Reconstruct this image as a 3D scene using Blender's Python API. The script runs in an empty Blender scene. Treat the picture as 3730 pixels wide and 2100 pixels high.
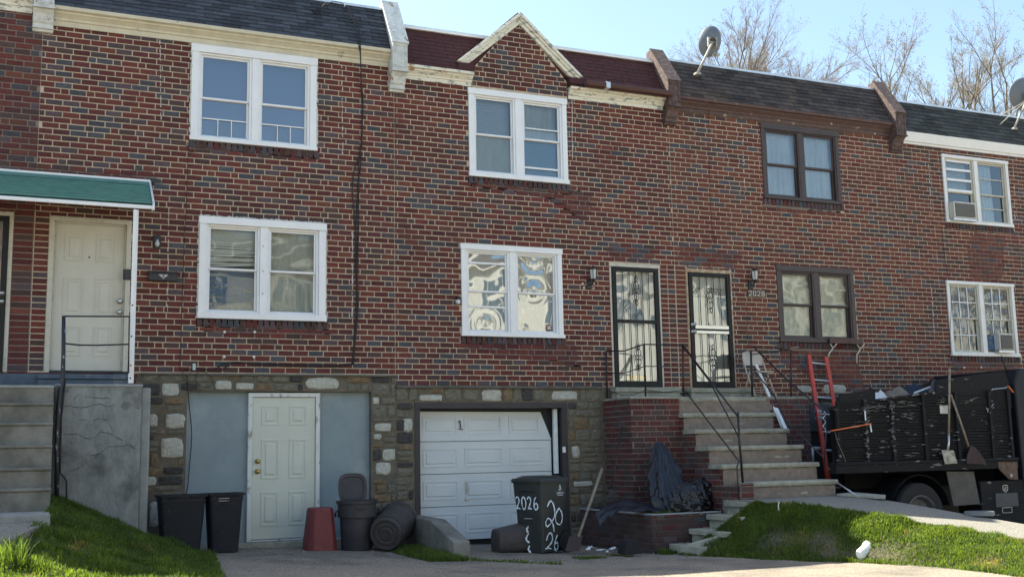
import bpy, math, random
import numpy as np
from mathutils import Vector, Matrix, noise as mnoise
R = random.Random(7)
sc = bpy.context.scene
col = sc.collection
rad = math.radians

# ------------------------------------------------------------------ camera, sky, sun, exposure
CAM = Vector((0.0, -15.703, 0.0))
RX = Vector((0.91617106, -0.40027941, -0.02017381))
UP = Vector((-0.040226, -0.1419184, 0.98906068))
FW = Vector((0.39876366, 0.90533726, 0.14612317))
FPX = 4021.55
cd = bpy.data.cameras.new('camera'); cam = bpy.data.objects.new('camera', cd); col.objects.link(cam)
cd.sensor_width = 36.0; cd.lens = 36.0 * FPX / 3730.0; cd.clip_start = 0.1; cd.clip_end = 600
Mx = Matrix.Identity(4)
for i in range(3):
    Mx[i][0] = RX[i]; Mx[i][1] = UP[i]; Mx[i][2] = -FW[i]; Mx[i][3] = CAM[i]
cam.matrix_world = Mx
sc.camera = cam
SUN = Vector((-0.85, 1.0, 1.63)).normalized()
world = bpy.data.worlds.new('World'); sc.world = world; world.use_nodes = True
wn = world.node_tree.nodes; wl = world.node_tree.links
bgn = wn['Background']; sky = wn.new('ShaderNodeTexSky'); sky.sky_type = 'NISHITA'; sky.sun_disc = False
sky.sun_elevation = math.asin(SUN.z); sky.sun_rotation = math.atan2(SUN.x, SUN.y)
sky.air_density = 1.0; sky.dust_density = 1.6; sky.ozone_density = 0.35; sky.altitude = 50
wb = wn.new('ShaderNodeMixRGB'); wb.blend_type = 'MULTIPLY'; wb.inputs[0].default_value = 1; wb.inputs[2].default_value = (.96, 1.0, .96, 1)
wl.new(sky.outputs[0], wb.inputs[1]); wl.new(wb.outputs[0], bgn.inputs[0]); bgn.inputs[1].default_value = 0.10
sl = bpy.data.lights.new('sun', 'SUN'); sl.energy = 5.0; sl.angle = rad(0.53); sl.color = (1.0, 0.96, 0.80)
so = bpy.data.objects.new('sun', sl); col.objects.link(so); so.rotation_euler = (-SUN).to_track_quat('-Z', 'Y').to_euler()
so.location = (0, 0, 30)
sc.view_settings.view_transform = 'Standard'; sc.view_settings.look = 'None'
sc.view_settings.exposure = 1.68; sc.view_settings.gamma = 1.0; sc.view_settings.use_curve_mapping = False
try:
    sc.cycles.max_bounces = 6; sc.cycles.transparent_max_bounces = 12; sc.cycles.glossy_bounces = 3
    sc.cycles.diffuse_bounces = 3; sc.cycles.caustics_reflective = False; sc.cycles.caustics_refractive = False
except Exception: pass

S = 3730 / 2576.0
def at(u, v, X=None, Y=None, Z=None, n=False):
    """point of the place seen at photo pixel (u, v), on the plane X=.. or Y=.. or Z=.."""
    if not n: u, v = u * S, v * S
    r = FW + RX * ((u - 1865) / FPX) + UP * ((1050 - v) / FPX)
    if X is not None: t = (X - CAM.x) / r.x
    elif Y is not None: t = (Y - CAM.y) / r.y
    else: t = (Z - CAM.z) / r.z
    return CAM + r * t
def atn(u, v, **k): return at(u, v, n=True, **k)

# ------------------------------------------------------------------ materials
MATS = {}
def mat(name, c, c2=None, rough=.8, ns=8., lo=.35, hi=.65, bump=0., bs=40., metal=0., c3=None, s3=1.5, lo3=.55, hi3=.7, spec=.5, stretch=(1, 1, 1), det=6, coat=0., isl=0., st3=False):
    m = bpy.data.materials.new(name); m.use_nodes = True
    nt = m.node_tree; N = nt.nodes; L = nt.links; b = N['Principled BSDF']
    b.inputs['Roughness'].default_value = rough; b.inputs['Metallic'].default_value = metal
    b.inputs['Specular IOR Level'].default_value = spec
    if coat: b.inputs['Coat Weight'].default_value = coat
    b.inputs['Base Color'].default_value = (*c, 1)
    geo = N.new('ShaderNodeNewGeometry'); mp = N.new('ShaderNodeMapping'); mp.inputs['Scale'].default_value = stretch
    L.new(geo.outputs['Position'], mp.inputs['Vector'])
    out = None
    if c2 is not None:
        n = N.new('ShaderNodeTexNoise'); n.inputs['Scale'].default_value = ns; n.inputs['Detail'].default_value = det
        n.inputs['Roughness'].default_value = .65
        L.new(mp.outputs[0], n.inputs['Vector'])
        mr = N.new('ShaderNodeMapRange'); mr.inputs[1].default_value = lo; mr.inputs[2].default_value = hi
        L.new(n.outputs[0], mr.inputs[0])
        mx = N.new('ShaderNodeMixRGB'); mx.inputs[1].default_value = (*c, 1); mx.inputs[2].default_value = (*c2, 1)
        L.new(mr.outputs[0], mx.inputs[0]); out = mx.outputs[0]
    if c3 is not None:
        n = N.new('ShaderNodeTexNoise'); n.inputs['Scale'].default_value = s3; n.inputs['Detail'].default_value = 8
        n.inputs['Roughness'].default_value = .6
        L.new(mp.outputs[0] if st3 else geo.outputs['Position'], n.inputs['Vector'])
        mr = N.new('ShaderNodeMapRange'); mr.inputs[1].default_value = lo3; mr.inputs[2].default_value = hi3
        L.new(n.outputs[0], mr.inputs[0])
        mx = N.new('ShaderNodeMixRGB'); mx.inputs[2].default_value = (*c3, 1)
        if out: L.new(out, mx.inputs[1])
        else: mx.inputs[1].default_value = (*c, 1)
        L.new(mr.outputs[0], mx.inputs[0]); out = mx.outputs[0]
    if isl:
        if out is None:
            rg = N.new('ShaderNodeRGB'); rg.outputs[0].default_value = (*c, 1); out = rg.outputs[0]
        hs = N.new('ShaderNodeHueSaturation'); mr = N.new('ShaderNodeMapRange')
        mr.inputs[3].default_value = 1 - isl; mr.inputs[4].default_value = 1 + isl
        oi = N.new('ShaderNodeObjectInfo'); ad = N.new('ShaderNodeMath'); ad.operation = 'ADD'
        fr = N.new('ShaderNodeMath'); fr.operation = 'FRACT'
        L.new(geo.outputs['Random Per Island'], ad.inputs[0]); L.new(oi.outputs['Random'], ad.inputs[1])
        L.new(ad.outputs[0], fr.inputs[0]); L.new(fr.outputs[0], mr.inputs[0]); L.new(mr.outputs[0], hs.inputs['Value'])
        L.new(out, hs.inputs['Color']); out = hs.outputs[0]
    if out: L.new(out, b.inputs['Base Color'])
    if bump:
        n = N.new('ShaderNodeTexNoise'); n.inputs['Scale'].default_value = bs; n.inputs['Detail'].default_value = 5
        L.new(mp.outputs[0], n.inputs['Vector'])
        bp = N.new('ShaderNodeBump'); bp.inputs['Strength'].default_value = min(1, bump); bp.inputs['Distance'].default_value = .01
        L.new(n.outputs[0], bp.inputs['Height']); L.new(bp.outputs[0], b.inputs['Normal'])
    MATS[name] = m
    return m
def glass(name, tint=(.8, .85, .85), refl=1.0, wav=.0, ws=3., wd=.02):
    m = bpy.data.materials.new(name); m.use_nodes = True
    nt = m.node_tree; N = nt.nodes; L = nt.links; N.remove(N['Principled BSDF']); o = N['Material Output']
    tr = N.new('ShaderNodeBsdfTransparent'); tr.inputs[0].default_value = (*tint, 1)
    gl = N.new('ShaderNodeBsdfGlossy'); gl.inputs['Roughness'].default_value = .02; gl.inputs[0].default_value = (.95, .97, 1, 1)
    fr = N.new('ShaderNodeFresnel'); fr.inputs[0].default_value = 1.55
    ml = N.new('ShaderNodeMath'); ml.operation = 'MULTIPLY'; ml.inputs[1].default_value = 2.2 * refl; ml.use_clamp = True
    L.new(fr.outputs[0], ml.inputs[0])
    mx = N.new('ShaderNodeMixShader'); L.new(ml.outputs[0], mx.inputs[0]); L.new(tr.outputs[0], mx.inputs[1]); L.new(gl.outputs[0], mx.inputs[2])
    L.new(mx.outputs[0], o.inputs[0])
    if wav:
        geo = N.new('ShaderNodeNewGeometry')
        n = N.new('ShaderNodeTexNoise'); n.inputs['Scale'].default_value = ws; n.inputs['Detail'].default_value = 0.5
        L.new(geo.outputs['Position'], n.inputs['Vector'])
        bp = N.new('ShaderNodeBump'); bp.inputs['Strength'].default_value = wav; bp.inputs['Distance'].default_value = wd
        L.new(n.outputs[0], bp.inputs['Height']); L.new(bp.outputs[0], gl.inputs['Normal'])
    MATS[name] = m
    return m

BR = [mat('brick_red', (.145, .036, .027), (.095, .025, .022), .9, 22, bump=.8, bs=60, stretch=(1, 1, 2.2), c3=(.045, .032, .032), s3=.8, lo3=.48, hi3=.88, isl=.22),
      mat('brick_deep_red', (.120, .029, .027), (.072, .021, .022), .9, 22, bump=.8, bs=60, stretch=(1, 1, 2.2), c3=(.045, .032, .032), s3=.8, lo3=.48, hi3=.88, isl=.22),
      mat('brick_orange', (.165, .053, .033), (.110, .034, .025), .9, 20, bump=.8, bs=60, stretch=(1, 1, 2.2), c3=(.045, .032, .032), s3=.8, lo3=.48, hi3=.88, isl=.15),
      mat('brick_brown', (.085, .047, .040), (.058, .034, .034), .9, 20, bump=.8, bs=60, stretch=(1, 1, 2.2), c3=(.045, .032, .032), s3=.8, lo3=.48, hi3=.88, isl=.2),
      mat('brick_slate', (.042, .044, .055), (.075, .078, .092), .85, 24, bump=.9, bs=60, stretch=(1, 1, 2.2), c3=(.045, .032, .032), s3=.8, lo3=.48, hi3=.88, isl=.25),
      mat('brick_purple', (.066, .044, .052), (.100, .072, .080), .88, 24, bump=.9, bs=60, stretch=(1, 1, 2.2), c3=(.045, .032, .032), s3=.8, lo3=.48, hi3=.88, isl=.2)]
mat('mortar_dark', (.10, .085, .075), (.07, .06, .055), .95, 9)
mat('mortar', (.56, .47, .345), (.42, .35, .265), .95, 9, bump=.5, bs=120, c3=(.17, .13, .10), s3=1.1, lo3=.58, hi3=.72)
mat('mortar_grey', (.25, .205, .17), (.17, .14, .12), .95, 9, bump=.5, bs=120)
mat('stone_mortar', (.16, .138, .10), (.10, .088, .068), .95, 7, bump=.7, bs=60)
mat('stone_grey', (.185, .175, .130), (.10, .096, .076), .9, 12, bump=1, bs=26, stretch=(1, 1, 2.5))
mat('stone_dark', (.062, .060, .056), (.035, .034, .034), .9, 12, bump=1, bs=26, stretch=(1, 1, 2.5))
mat('stone_white', (.48, .48, .42), (.33, .33, .29), .85, 26, bump=1, bs=34)
mat('stone_ochre', (.23, .16, .085), (.10, .08, .055), .9, 14, bump=1, bs=26, stretch=(1, 1, 2.5))
mat('sill_stone', (.125, .12, .105), (.075, .072, .065), .9, 10, bump=.8, bs=30)
mat('white_paint', (.74, .75, .74), (.64, .65, .63), .5, 5, .4, .75)
mat('white_vinyl', (.77, .79, .80), (.70, .72, .73), .4, 4, .4, .8)
mat('caulk', (.62, .62, .58), (.42, .40, .36), .8, 30, bump=.9, bs=50)
mat('cream_trim', (.58, .54, .41), (.46, .42, .32), .7, 6, .4, .8, bump=.3, bs=30, c3=(.28, .25, .2), s3=4, lo3=.64, hi3=.7)
mat('peeling_cream', (.72, .70, .60), (.30, .33, .31), .85, 13, .55, .59, bump=1, bs=26, stretch=(.6, 1, 1.8), c3=(.40, .22, .08), s3=3.2, lo3=.63, hi3=.68)
mat('peeling_white', (.58, .60, .58), (.40, .42, .40), .8, 8, .45, .7, bump=.6, bs=26, c3=(.30, .19, .13), s3=6, lo3=.62, hi3=.65)
mat('brown_trim', (.115, .066, .056), (.075, .045, .040), .75, 10, bump=.5, bs=40, c3=(.33, .28, .22), s3=7, lo3=.64, hi3=.67)
mat('brown_frame', (.058, .038, .036), (.042, .029, .028), .5, 8)
mat('brown_cap', (.135, .088, .078), (.07, .048, .044), .85, 16, .42, .55, bump=1, bs=30)
mat('shingle_blue', (.060, .070, .088), (.038, .045, .058), .95, 60, bump=.6, bs=160, isl=.45)
mat('shingle_maroon', (.072, .021, .020), (.054, .017, .018), .9, 6, bump=.5, bs=160, isl=.12)
mat('shingle_brown', (.068, .056, .052), (.045, .038, .038), .95, 5, .4, .6, bump=.6, bs=160, isl=.5, c3=(.085, .062, .045), s3=.9, lo3=.55, hi3=.7)
mat('shingle_green', (.056, .060, .057), (.038, .043, .042), .95, 40, bump=.6, bs=160, isl=.5)
mat('metal_edge', (.62, .66, .70), (.5, .54, .58), .4, 6, metal=.6)
mat('gutter_brown', (.085, .034, .030), (.06, .026, .024), .45, 8)
mat('green_metal', (.105, .255, .205), (.085, .21, .165), .5, 6, bump=.1)
mat('blue_stucco', (.235, .29, .31), (.205, .26, .28), .9, 3.5, .4, .7, bump=.25, bs=140, c3=(.33, .38, .39), s3=1.1, lo3=.52, hi3=.72)
mat('door_cream', (.56, .55, .48), (.51, .50, .43), .55, 2.5, .4, .7, c3=(.36, .34, .28), s3=2.2, lo3=.66, hi3=.8)
mat('door_pale', (.54, .57, .50), (.50, .53, .46), .5, 3, .4, .7, c3=(.36, .37, .31), s3=2.4, lo3=.66, hi3=.76)
mat('frame_cream', (.52, .50, .42), (.40, .38, .31), .6, 12, .5, .7)
mat('garage_white', (.58, .63, .64), (.53, .58, .60), .5, 2, .4, .7, c3=(.40, .42, .40), s3=5, lo3=.66, hi3=.76)
mat('garage_trim', (.034, .031, .033), (.024, .022, .024), .6, 8)
mat('concrete', (.29, .29, .27), (.20, .20, .19), .9, 6, bump=.7, bs=60, c3=(.11, .11, .105), s3=2.1, lo3=.58, hi3=.72)
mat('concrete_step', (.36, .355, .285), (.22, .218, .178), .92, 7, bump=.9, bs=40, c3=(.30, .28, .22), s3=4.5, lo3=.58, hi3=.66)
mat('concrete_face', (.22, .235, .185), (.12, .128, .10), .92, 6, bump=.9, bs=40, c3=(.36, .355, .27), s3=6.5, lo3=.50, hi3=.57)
mat('left_step', (.185, .175, .145), (.115, .11, .092), .92, 5, bump=.9, bs=40, c3=(.24, .23, .20), s3=2, lo3=.5, hi3=.7)
mat('stucco_grey', (.275, .285, .27), (.165, .178, .172), .92, 7, .33, .67, bump=1, bs=30, stretch=(1, 1, .45), c3=(.105, .108, .10), s3=2.6, lo3=.52, hi3=.70)
mat('stucco_light', (.31, .325, .315), (.23, .245, .24), .92, 5, bump=.6, bs=60)
mat('crack', (.055, .056, .055), None, .95)
mat('blue_step', (.105, .135, .170), (.075, .10, .13), .8, 6, bump=.6, bs=50, c3=(.16, .17, .18), s3=5, lo3=.6, hi3=.66)
mat('black_iron', (.018, .018, .021), (.03, .026, .026), .5, 20, metal=.3)
mat('pipe_worn', (.016, .018, .028), (.42, .45, .48), .55, 26, .60, .63, stretch=(1, 1, .35))
mat('storm_frame', (.010, .011, .012), (.016, .016, .017), .5, 10, spec=.25)
mat('cable_black', (.010, .010, .012), None, .6)
mat('cable_white', (.5, .5, .48), None, .6)
mat('brass', (.50, .34, .10), None, .3, metal=.9)
mat('steel', (.55, .55, .52), None, .3, metal=.9)
mat('aluminium', (.60, .62, .64), (.45, .47, .5), .4, 12, metal=.7)
mat('tote_black', (.011, .012, .016), (.017, .018, .023), .6, 3, bump=.25, bs=8, spec=.25, c3=(.045, .045, .045), s3=9, lo3=.62, hi3=.75)
mat('can_dark', (.026, .024, .028), (.040, .037, .042), .6, 7, bump=.2, bs=30)
mat('barrel_brown', (.040, .034, .033), (.058, .050, .048), .65, 9, bump=.2, bs=30)
mat('bucket_red', (.165, .022, .024), (.125, .020, .022), .6, 5, bump=.2, bs=20, c3=(.13, .07, .06), s3=8, lo3=.58, hi3=.75)
mat('bin_green', (.028, .033, .031), (.022, .026, .025), .55, 5, bump=.15, bs=60, c3=(.045, .046, .04), s3=3, lo3=.58, hi3=.7)
mat('spray_white', (.78, .86, .92), (.45, .52, .58), .7, 40, .50, .68)
mat('bag_black', (.010, .012, .018), (.014, .017, .025), .36, 5, spec=.42)
mat('bag_dark', (.007, .007, .009), (.010, .010, .013), .3, 5, spec=.5)
mat('wood_handle', (.30, .25, .19), (.17, .14, .11), .85, 20, bump=.5, bs=60)
mat('white_board', (.72, .78, .80), (.60, .65, .66), .6, 10, .5, .7)
mat('blade_dirty', (.42, .40, .33), (.20, .19, .16), .8, 14, .42, .6)
mat('blade_dark', (.035, .020, .022), (.05, .03, .03), .8, 14)
mat('ladder_orange', (.55, .062, .035), (.42, .045, .028), .5, 9, c3=(.24, .03, .022), s3=2.5, lo3=.55, hi3=.7)
mat('strap_orange', (.75, .17, .045), None, .6)
mat('truck_black', (.008, .0085, .010), (.014, .015, .017), .65, 14, bump=.8, bs=50, stretch=(1, 1, 4.5), c3=(.20, .20, .20), s3=3.6, lo3=.625, hi3=.66, st3=True, spec=.2)
mat('truck_under', (.006, .0065, .008), (.011, .011, .013), .8, 10, spec=.1)
mat('truck_worn', (.20, .20, .205), (.010, .010, .012), .7, 12, .40, .47, stretch=(1, 1, 2), bump=.6, spec=.2)
mat('truck_cab', (.008, .011, .018), None, .5, spec=.25)
mat('tyre', (.014, .014, .015), None, .85, bump=.3)
mat('rim', (.05, .05, .052), (.11, .11, .11), .6, 12)
mat('grey_panel', (.060, .066, .075), (.045, .05, .057), .6, 8)
mat('mudflap', (.10, .092, .084), (.07, .065, .06), .8, 5)
mat('rust_plate', (.16, .105, .07), (.06, .045, .035), .85, 14)
mat('tarp_tan', (.20, .165, .13), (.13, .105, .085), .8, 8)
mat('cloth_navy', (.012, .018, .035), None, .8)
mat('bag_white', (.55, .58, .6), None, .5)
mat('beige_metal', (.50, .47, .40), (.40, .375, .32), .5, 8)
mat('dish_grey', (.135, .155, .175), (.115, .132, .15), .5, 3)
mat('dish_arm', (.42, .41, .38), (.25, .22, .18), .6, 20)
mat('ac_white', (.60, .60, .54), (.48, .47, .42), .5, 6)
mat('ac_grille', (.17, .165, .15), (.26, .25, .23), .6, 30, .55, .6)
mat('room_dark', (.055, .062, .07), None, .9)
mat('backing_sky_blue', (.09, .18, .32), None, .9)  # blue of the sky mirrored in the panes, put into this colour
mat('blind', (.62, .67, .64), None, .6)
mat('blind_blue', (.50, .58, .66), None, .6)
mat('curtain_blue', (.60, .70, .82), (.50, .60, .72), .8, 2)
mat('curtain_grey', (.48, .52, .48), (.34, .38, .35), .85, 2.5, stretch=(3, 1, .4))
mat('film', (.66, .68, .58), (.50, .53, .45), .28, 7, .35, .65, bump=1., bs=7, spec=.8)
mat('door_white_in', (.80, .82, .80), (.70, .72, .70), .6, 3)
mat('panel_grey', (.12, .14, .155), (.10, .118, .132), .6, 2)
mat('wreath', (.07, .09, .06), (.32, .24, .24), .8, 60, .45, .55)
mat('bark', (.13, .11, .09), (.19, .165, .135), .9, 9)
mat('twig', (.30, .25, .19), None, .9)
mat('bud', (.30, .25, .12), (.20, .15, .09), .8, 3)
mat('gravel', (.36, .295, .225), (.12, .098, .078), .95, 48, .36, .64, bump=1, bs=60, det=4, c3=(.11, .098, .082), s3=1.3, lo3=.46, hi3=.74)
mat('path_gravel', (.28, .255, .215), (.12, .112, .098), .95, 50, .38, .62, bump=.8, bs=70, det=4)
mat('asphalt', (.06, .06, .06), (.045, .045, .045), .95, 60)
mat('sidewalk', (.33, .32, .29), (.27, .26, .24), .95, 20)
mat('soil', (.035, .040, .018), (.095, .082, .05), .98, 5, bump=1, bs=40)
mat('grass', (.098, .148, .028), (.048, .088, .018), .75, 2.2, .35, .65, isl=.5, c3=(.28, .23, .10), s3=1.7, lo3=.60, hi3=.74)
mat('grass_dry', (.34, .29, .16), (.24, .20, .11), .85, 2.2, isl=.35)
mat('litter', (.65, .66, .66), (.45, .20, .18), .7, 30, .6, .62)
mat('black_plate', (.014, .013, .014), (.022, .021, .022), .5, 8)
mat('bone', (.60, .56, .46), None, .6)
mat('lamp_black', (.014, .014, .017), None, .45)
mat('lamp_glass', (.42, .45, .46), None, .25, spec=.8)
mat('plaque', (.05, .03, .026), None, .7)
mat('far_cream', (.62, .61, .55), (.56, .55, .50), .9, 2)
mat('far_brick', (.26, .11, .08), (.2, .08, .06), .9, 3)
mat('far_roof', (.10, .09, .09), None, .9)
mat('far_trim', (.70, .69, .64), None, .7)
mat('far_glass', (.12, .16, .20), None, .15)
glass('glass_plain', refl=1.0); glass('glass_blue', (.6, .7, .8), refl=2.0, wav=.2, ws=1.5, wd=.01); glass('glass_thin', (.95, .97, .95), refl=.55, wav=.5, ws=2.2, wd=.02); glass('glass_wavy', wav=1., ws=3.4, wd=.014); glass('glass_strong', refl=2.6, wav=1., ws=2.6, wd=.020)
glass('glass_soft', refl=.9, wav=.6, ws=2.6, wd=.012); glass('glass_door', refl=1.7, wav=1., ws=2.4, wd=.008)
M = MATS
def ring_glass(name, centres, k=42., refl=2.6, d=.010):
    m = glass(name, refl=refl, wav=1., ws=2.2, wd=.01); nt = m.node_tree; N = nt.nodes; L = nt.links; gl = [n for n in N if n.type == 'BSDF_GLOSSY'][0]
    old = [n for n in N if n.type == 'BUMP'][0]; geo = [n for n in N if n.type == 'NEW_GEOMETRY'][0]; tot = None
    for c in centres:
        dist = N.new('ShaderNodeVectorMath'); dist.operation = 'DISTANCE'; dist.inputs[1].default_value = tuple(c); L.new(geo.outputs['Position'], dist.inputs[0])
        a = N.new('ShaderNodeMath'); a.operation = 'MULTIPLY'; a.inputs[1].default_value = k; L.new(dist.outputs['Value'], a.inputs[0])
        si = N.new('ShaderNodeMath'); si.operation = 'SINE'; L.new(a.outputs[0], si.inputs[0])
        mr = N.new('ShaderNodeMapRange'); mr.inputs[1].default_value = 0; mr.inputs[2].default_value = .30; mr.inputs[3].default_value = 1; mr.inputs[4].default_value = 0; L.new(dist.outputs['Value'], mr.inputs[0])
        mu = N.new('ShaderNodeMath'); mu.operation = 'MULTIPLY'; L.new(si.outputs[0], mu.inputs[0]); L.new(mr.outputs[0], mu.inputs[1])
        if tot is None: tot = mu.outputs[0]
        else: ad = N.new('ShaderNodeMath'); ad.operation = 'ADD'; L.new(tot, ad.inputs[0]); L.new(mu.outputs[0], ad.inputs[1]); tot = ad.outputs[0]
    b2 = N.new('ShaderNodeBump'); b2.inputs['Strength'].default_value = 1; b2.inputs['Distance'].default_value = d; L.new(tot, b2.inputs['Height']); L.new(old.outputs[0], b2.inputs['Normal']); L.new(b2.outputs[0], gl.inputs['Normal'])
ring_glass('glass_rings', [at(1343, 655, Y=.04), at(1343, 728, Y=.04), at(1222, 815, Y=.06)], k=26, d=.0045)
for nm_ in ('grass', 'grass_dry'):      # thin leaves let light through
    nt = MATS[nm_].node_tree; b_ = nt.nodes['Principled BSDF']; tl = nt.nodes.new('ShaderNodeBsdfTranslucent'); mxs = nt.nodes.new('ShaderNodeMixShader'); mxs.inputs[0].default_value = .5
    src = b_.inputs['Base Color'].links[0].from_socket; br_ = nt.nodes.new('ShaderNodeMixRGB'); br_.blend_type = 'MULTIPLY'; br_.inputs[0].default_value = 1; br_.inputs[2].default_value = (2.6, 2.3, .9, 1) if nm_ == 'grass' else (1.0, .9, .7, 1)
    nt.links.new(src, br_.inputs[1]); nt.links.new(br_.outputs[0], tl.inputs[0]); nt.links.new(b_.outputs[0], mxs.inputs[1]); nt.links.new(tl.outputs[0], mxs.inputs[2]); nt.links.new(mxs.outputs[0], nt.nodes['Material Output'].inputs[0])

# ------------------------------------------------------------------ mesh helpers
class MB:
    def __init__(s): s.v = []; s.f = []; s.m = []
    def add(s, vs, fs, mi=0):
        k = len(s.v); s.v += [tuple(p) for p in vs]
        for f in fs: s.f.append([i + k for i in f]); s.m.append(mi)
        return s
    def box(s, x0, x1, y0, y1, z0, z1, mi=0):
        return s.add([(x0, y0, z0), (x1, y0, z0), (x1, y1, z0), (x0, y1, z0), (x0, y0, z1), (x1, y0, z1), (x1, y1, z1), (x0, y1, z1)],
                     [(0, 3, 2, 1), (4, 5, 6, 7), (0, 1, 5, 4), (1, 2, 6, 5), (2, 3, 7, 6), (3, 0, 4, 7)], mi)
    def hexa(s, p, mi=0):   # 8 points, bottom 4 then top 4
        return s.add(p, [(0, 3, 2, 1), (4, 5, 6, 7), (0, 1, 5, 4), (1, 2, 6, 5), (2, 3, 7, 6), (3, 0, 4, 7)], mi)
    def quad(s, a, b, c, d, mi=0): return s.add([a, b, c, d], [(0, 1, 2, 3)], mi)
    def prism(s, prof, axis, a, b, mi=0):   # profile of (p,q) pairs extruded along axis
        n = len(prof)
        def mk(p, q, t):
            return (t, p, q) if axis == 'x' else ((p, t, q) if axis == 'y' else (p, q, t))
        vs = [mk(p, q, a) for p, q in prof] + [mk(p, q, b) for p, q in prof]
        fs = [(i, (i + 1) % n, (i + 1) % n + n, i + n) for i in range(n)] + [tuple(range(n))[::-1], tuple(range(n, 2 * n))]
        return s.add(vs, fs, mi)
    def bar(s, a, b, w, h=None, mi=0, up=(0, 0, 1)):    # rectangular bar from a to b
        a = Vector(a); b = Vector(b); h = h or w; d = (b - a).normalized(); up = Vector(up)
        if abs(d.dot(up)) > .98: up = Vector((0, 1, 0))
        sx = d.cross(up).normalized(); sy = sx.cross(d)
        p = []
        for e in (a, b):
            for i, j in ((-1, -1), (1, -1), (1, 1), (-1, 1)): p.append(e + sx * (i * w / 2) + sy * (j * h / 2))
        return s.hexa(p, mi)
    def tube(s, pts, r, n=8, mi=0, cap=True):
        pts = [Vector(p) for p in pts]; rs = r if isinstance(r, (list, tuple)) else [r] * len(pts)
        k = len(s.v); prev = None
        for i, p in enumerate(pts):
            d = (pts[min(i + 1, len(pts) - 1)] - pts[max(i - 1, 0)])
            d = d.normalized() if d.length > 1e-9 else Vector((0, 0, 1))
            if prev is None:
                a = d.cross(Vector((0, 0, 1)));
                if a.length < .05: a = d.cross(Vector((0, 1, 0)))
            else: a = prev - d * prev.dot(d)
            a.normalize(); prev = a; b = d.cross(a)
            for j in range(n):
                t = 2 * math.pi * j / n; s.v.append(tuple(p + (a * math.cos(t) + b * math.sin(t)) * rs[i]))
        for i in range(len(pts) - 1):
            for j in range(n):
                j2 = (j + 1) % n; s.f.append([k + i * n + j, k + i * n + j2, k + (i + 1) * n + j2, k + (i + 1) * n + j]); s.m.append(mi)
        if cap:
            s.f.append([k + j for j in range(n)][::-1]); s.m.append(mi)
            e = k + (len(pts) - 1) * n; s.f.append([e + j for j in range(n)]); s.m.append(mi)
        return s
    def lathe(s, prof, c, n=24, axis=(0, 0, 1), mi=0, sx=1., sy=1., close=False):   # prof (r, h)
        ax = Vector(axis).normalized(); q = Vector((0, 0, 1)).rotation_difference(ax); c = Vector(c); k = len(s.v)
        for r, h in prof:
            for j in range(n):
                t = 2 * math.pi * j / n; s.v.append(tuple(c + q @ Vector((r * math.cos(t) * sx, r * math.sin(t) * sy, h))))
        for i in range(len(prof) - 1):
            for j in range(n):
                j2 = (j + 1) % n; s.f.append([k + i * n + j, k + i * n + j2, k + (i + 1) * n + j2, k + (i + 1) * n + j]); s.m.append(mi)
        if close:
            s.f.append([k + j for j in range(n)][::-1]); s.m.append(mi)
            e = k + (len(prof) - 1) * n; s.f.append([e + j for j in range(n)]); s.m.append(mi)
        return s
    def jitter(s, a):
        s.v = [(x + R.uniform(-a, a), y + R.uniform(-a, a), z + R.uniform(-a, a)) for x, y, z in s.v]; return s
    def build(s, name, mats, parent=None, smooth=False, bevel=0, label=None, kind=None, origin=None):
        if not isinstance(mats, (list, tuple)): mats = [mats]
        o0 = wloc(parent)
        me = bpy.data.meshes.new(name)
        me.from_pydata([(x - o0.x, y - o0.y, z - o0.z) for x, y, z in s.v], [], s.f)
        for m in mats: me.materials.append(M[m] if isinstance(m, str) else m)
        if len(mats) > 1: me.polygons.foreach_set('material_index', s.m)
        if smooth: me.polygons.foreach_set('use_smooth', [True] * len(me.polygons))
        me.update()
        o = bpy.data.objects.new(name, me); col.objects.link(o)
        if parent: o.parent = parent
        if smooth == 'auto':
            try: me.set_sharp_from_angle(angle=rad(40))
            except Exception: pass
        if bevel:
            b = o.modifiers.new('bevel', 'BEVEL'); b.width = bevel; b.segments = 2; b.limit_method = 'ANGLE'
        if label: o['label'] = label
        if kind: o['kind'] = kind
        return o
WL = {}
def wloc(o):
    v = Vector((0, 0, 0))
    while o is not None: v = v + o.location; o = o.parent
    return v
def thing(name, label, cat, loc, group=None):
    o = bpy.data.objects.new(name, None); col.objects.link(o); o.location = loc; o.empty_display_size = .1
    o['label'] = label; o['category'] = cat
    if group: o['group'] = group
    return o
def tag(o, label, cat, group=None, kind=None):
    if label: o['label'] = label
    if cat: o['category'] = cat
    if group: o['group'] = group
    if kind: o['kind'] = kind
    # give a one-mesh thing an origin at its base
    if o.type == 'MESH' and o.location.length == 0 and o.parent is None and kind is None:
        me = o.data; n = len(me.vertices); a = np.empty(n * 3); me.vertices.foreach_get('co', a); a = a.reshape(-1, 3)
        c = np.array([(a[:, 0].min() + a[:, 0].max()) / 2, (a[:, 1].min() + a[:, 1].max()) / 2, a[:, 2].min()])
        a -= c; me.vertices.foreach_set('co', a.ravel()); me.update(); o.location = c
    return o
def sheet(pts, name, m, parent=None, smooth=True, kind=None):   # pts grid [i][j]
    mb = MB(); nI = len(pts); nJ = len(pts[0]); mb.v = [tuple(p) for row in pts for p in row]
    for i in range(nI - 1):
        for j in range(nJ - 1):
            mb.f.append([i * nJ + j, (i + 1) * nJ + j, (i + 1) * nJ + j + 1, i * nJ + j + 1]); mb.m.append(0)
    return mb.build(name, m, parent, smooth, kind=kind)
def lerp(a, b, t): return a + (b - a) * t
def ss(t): t = max(0, min(1, t)); return t * t * (3 - 2 * t)

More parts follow.
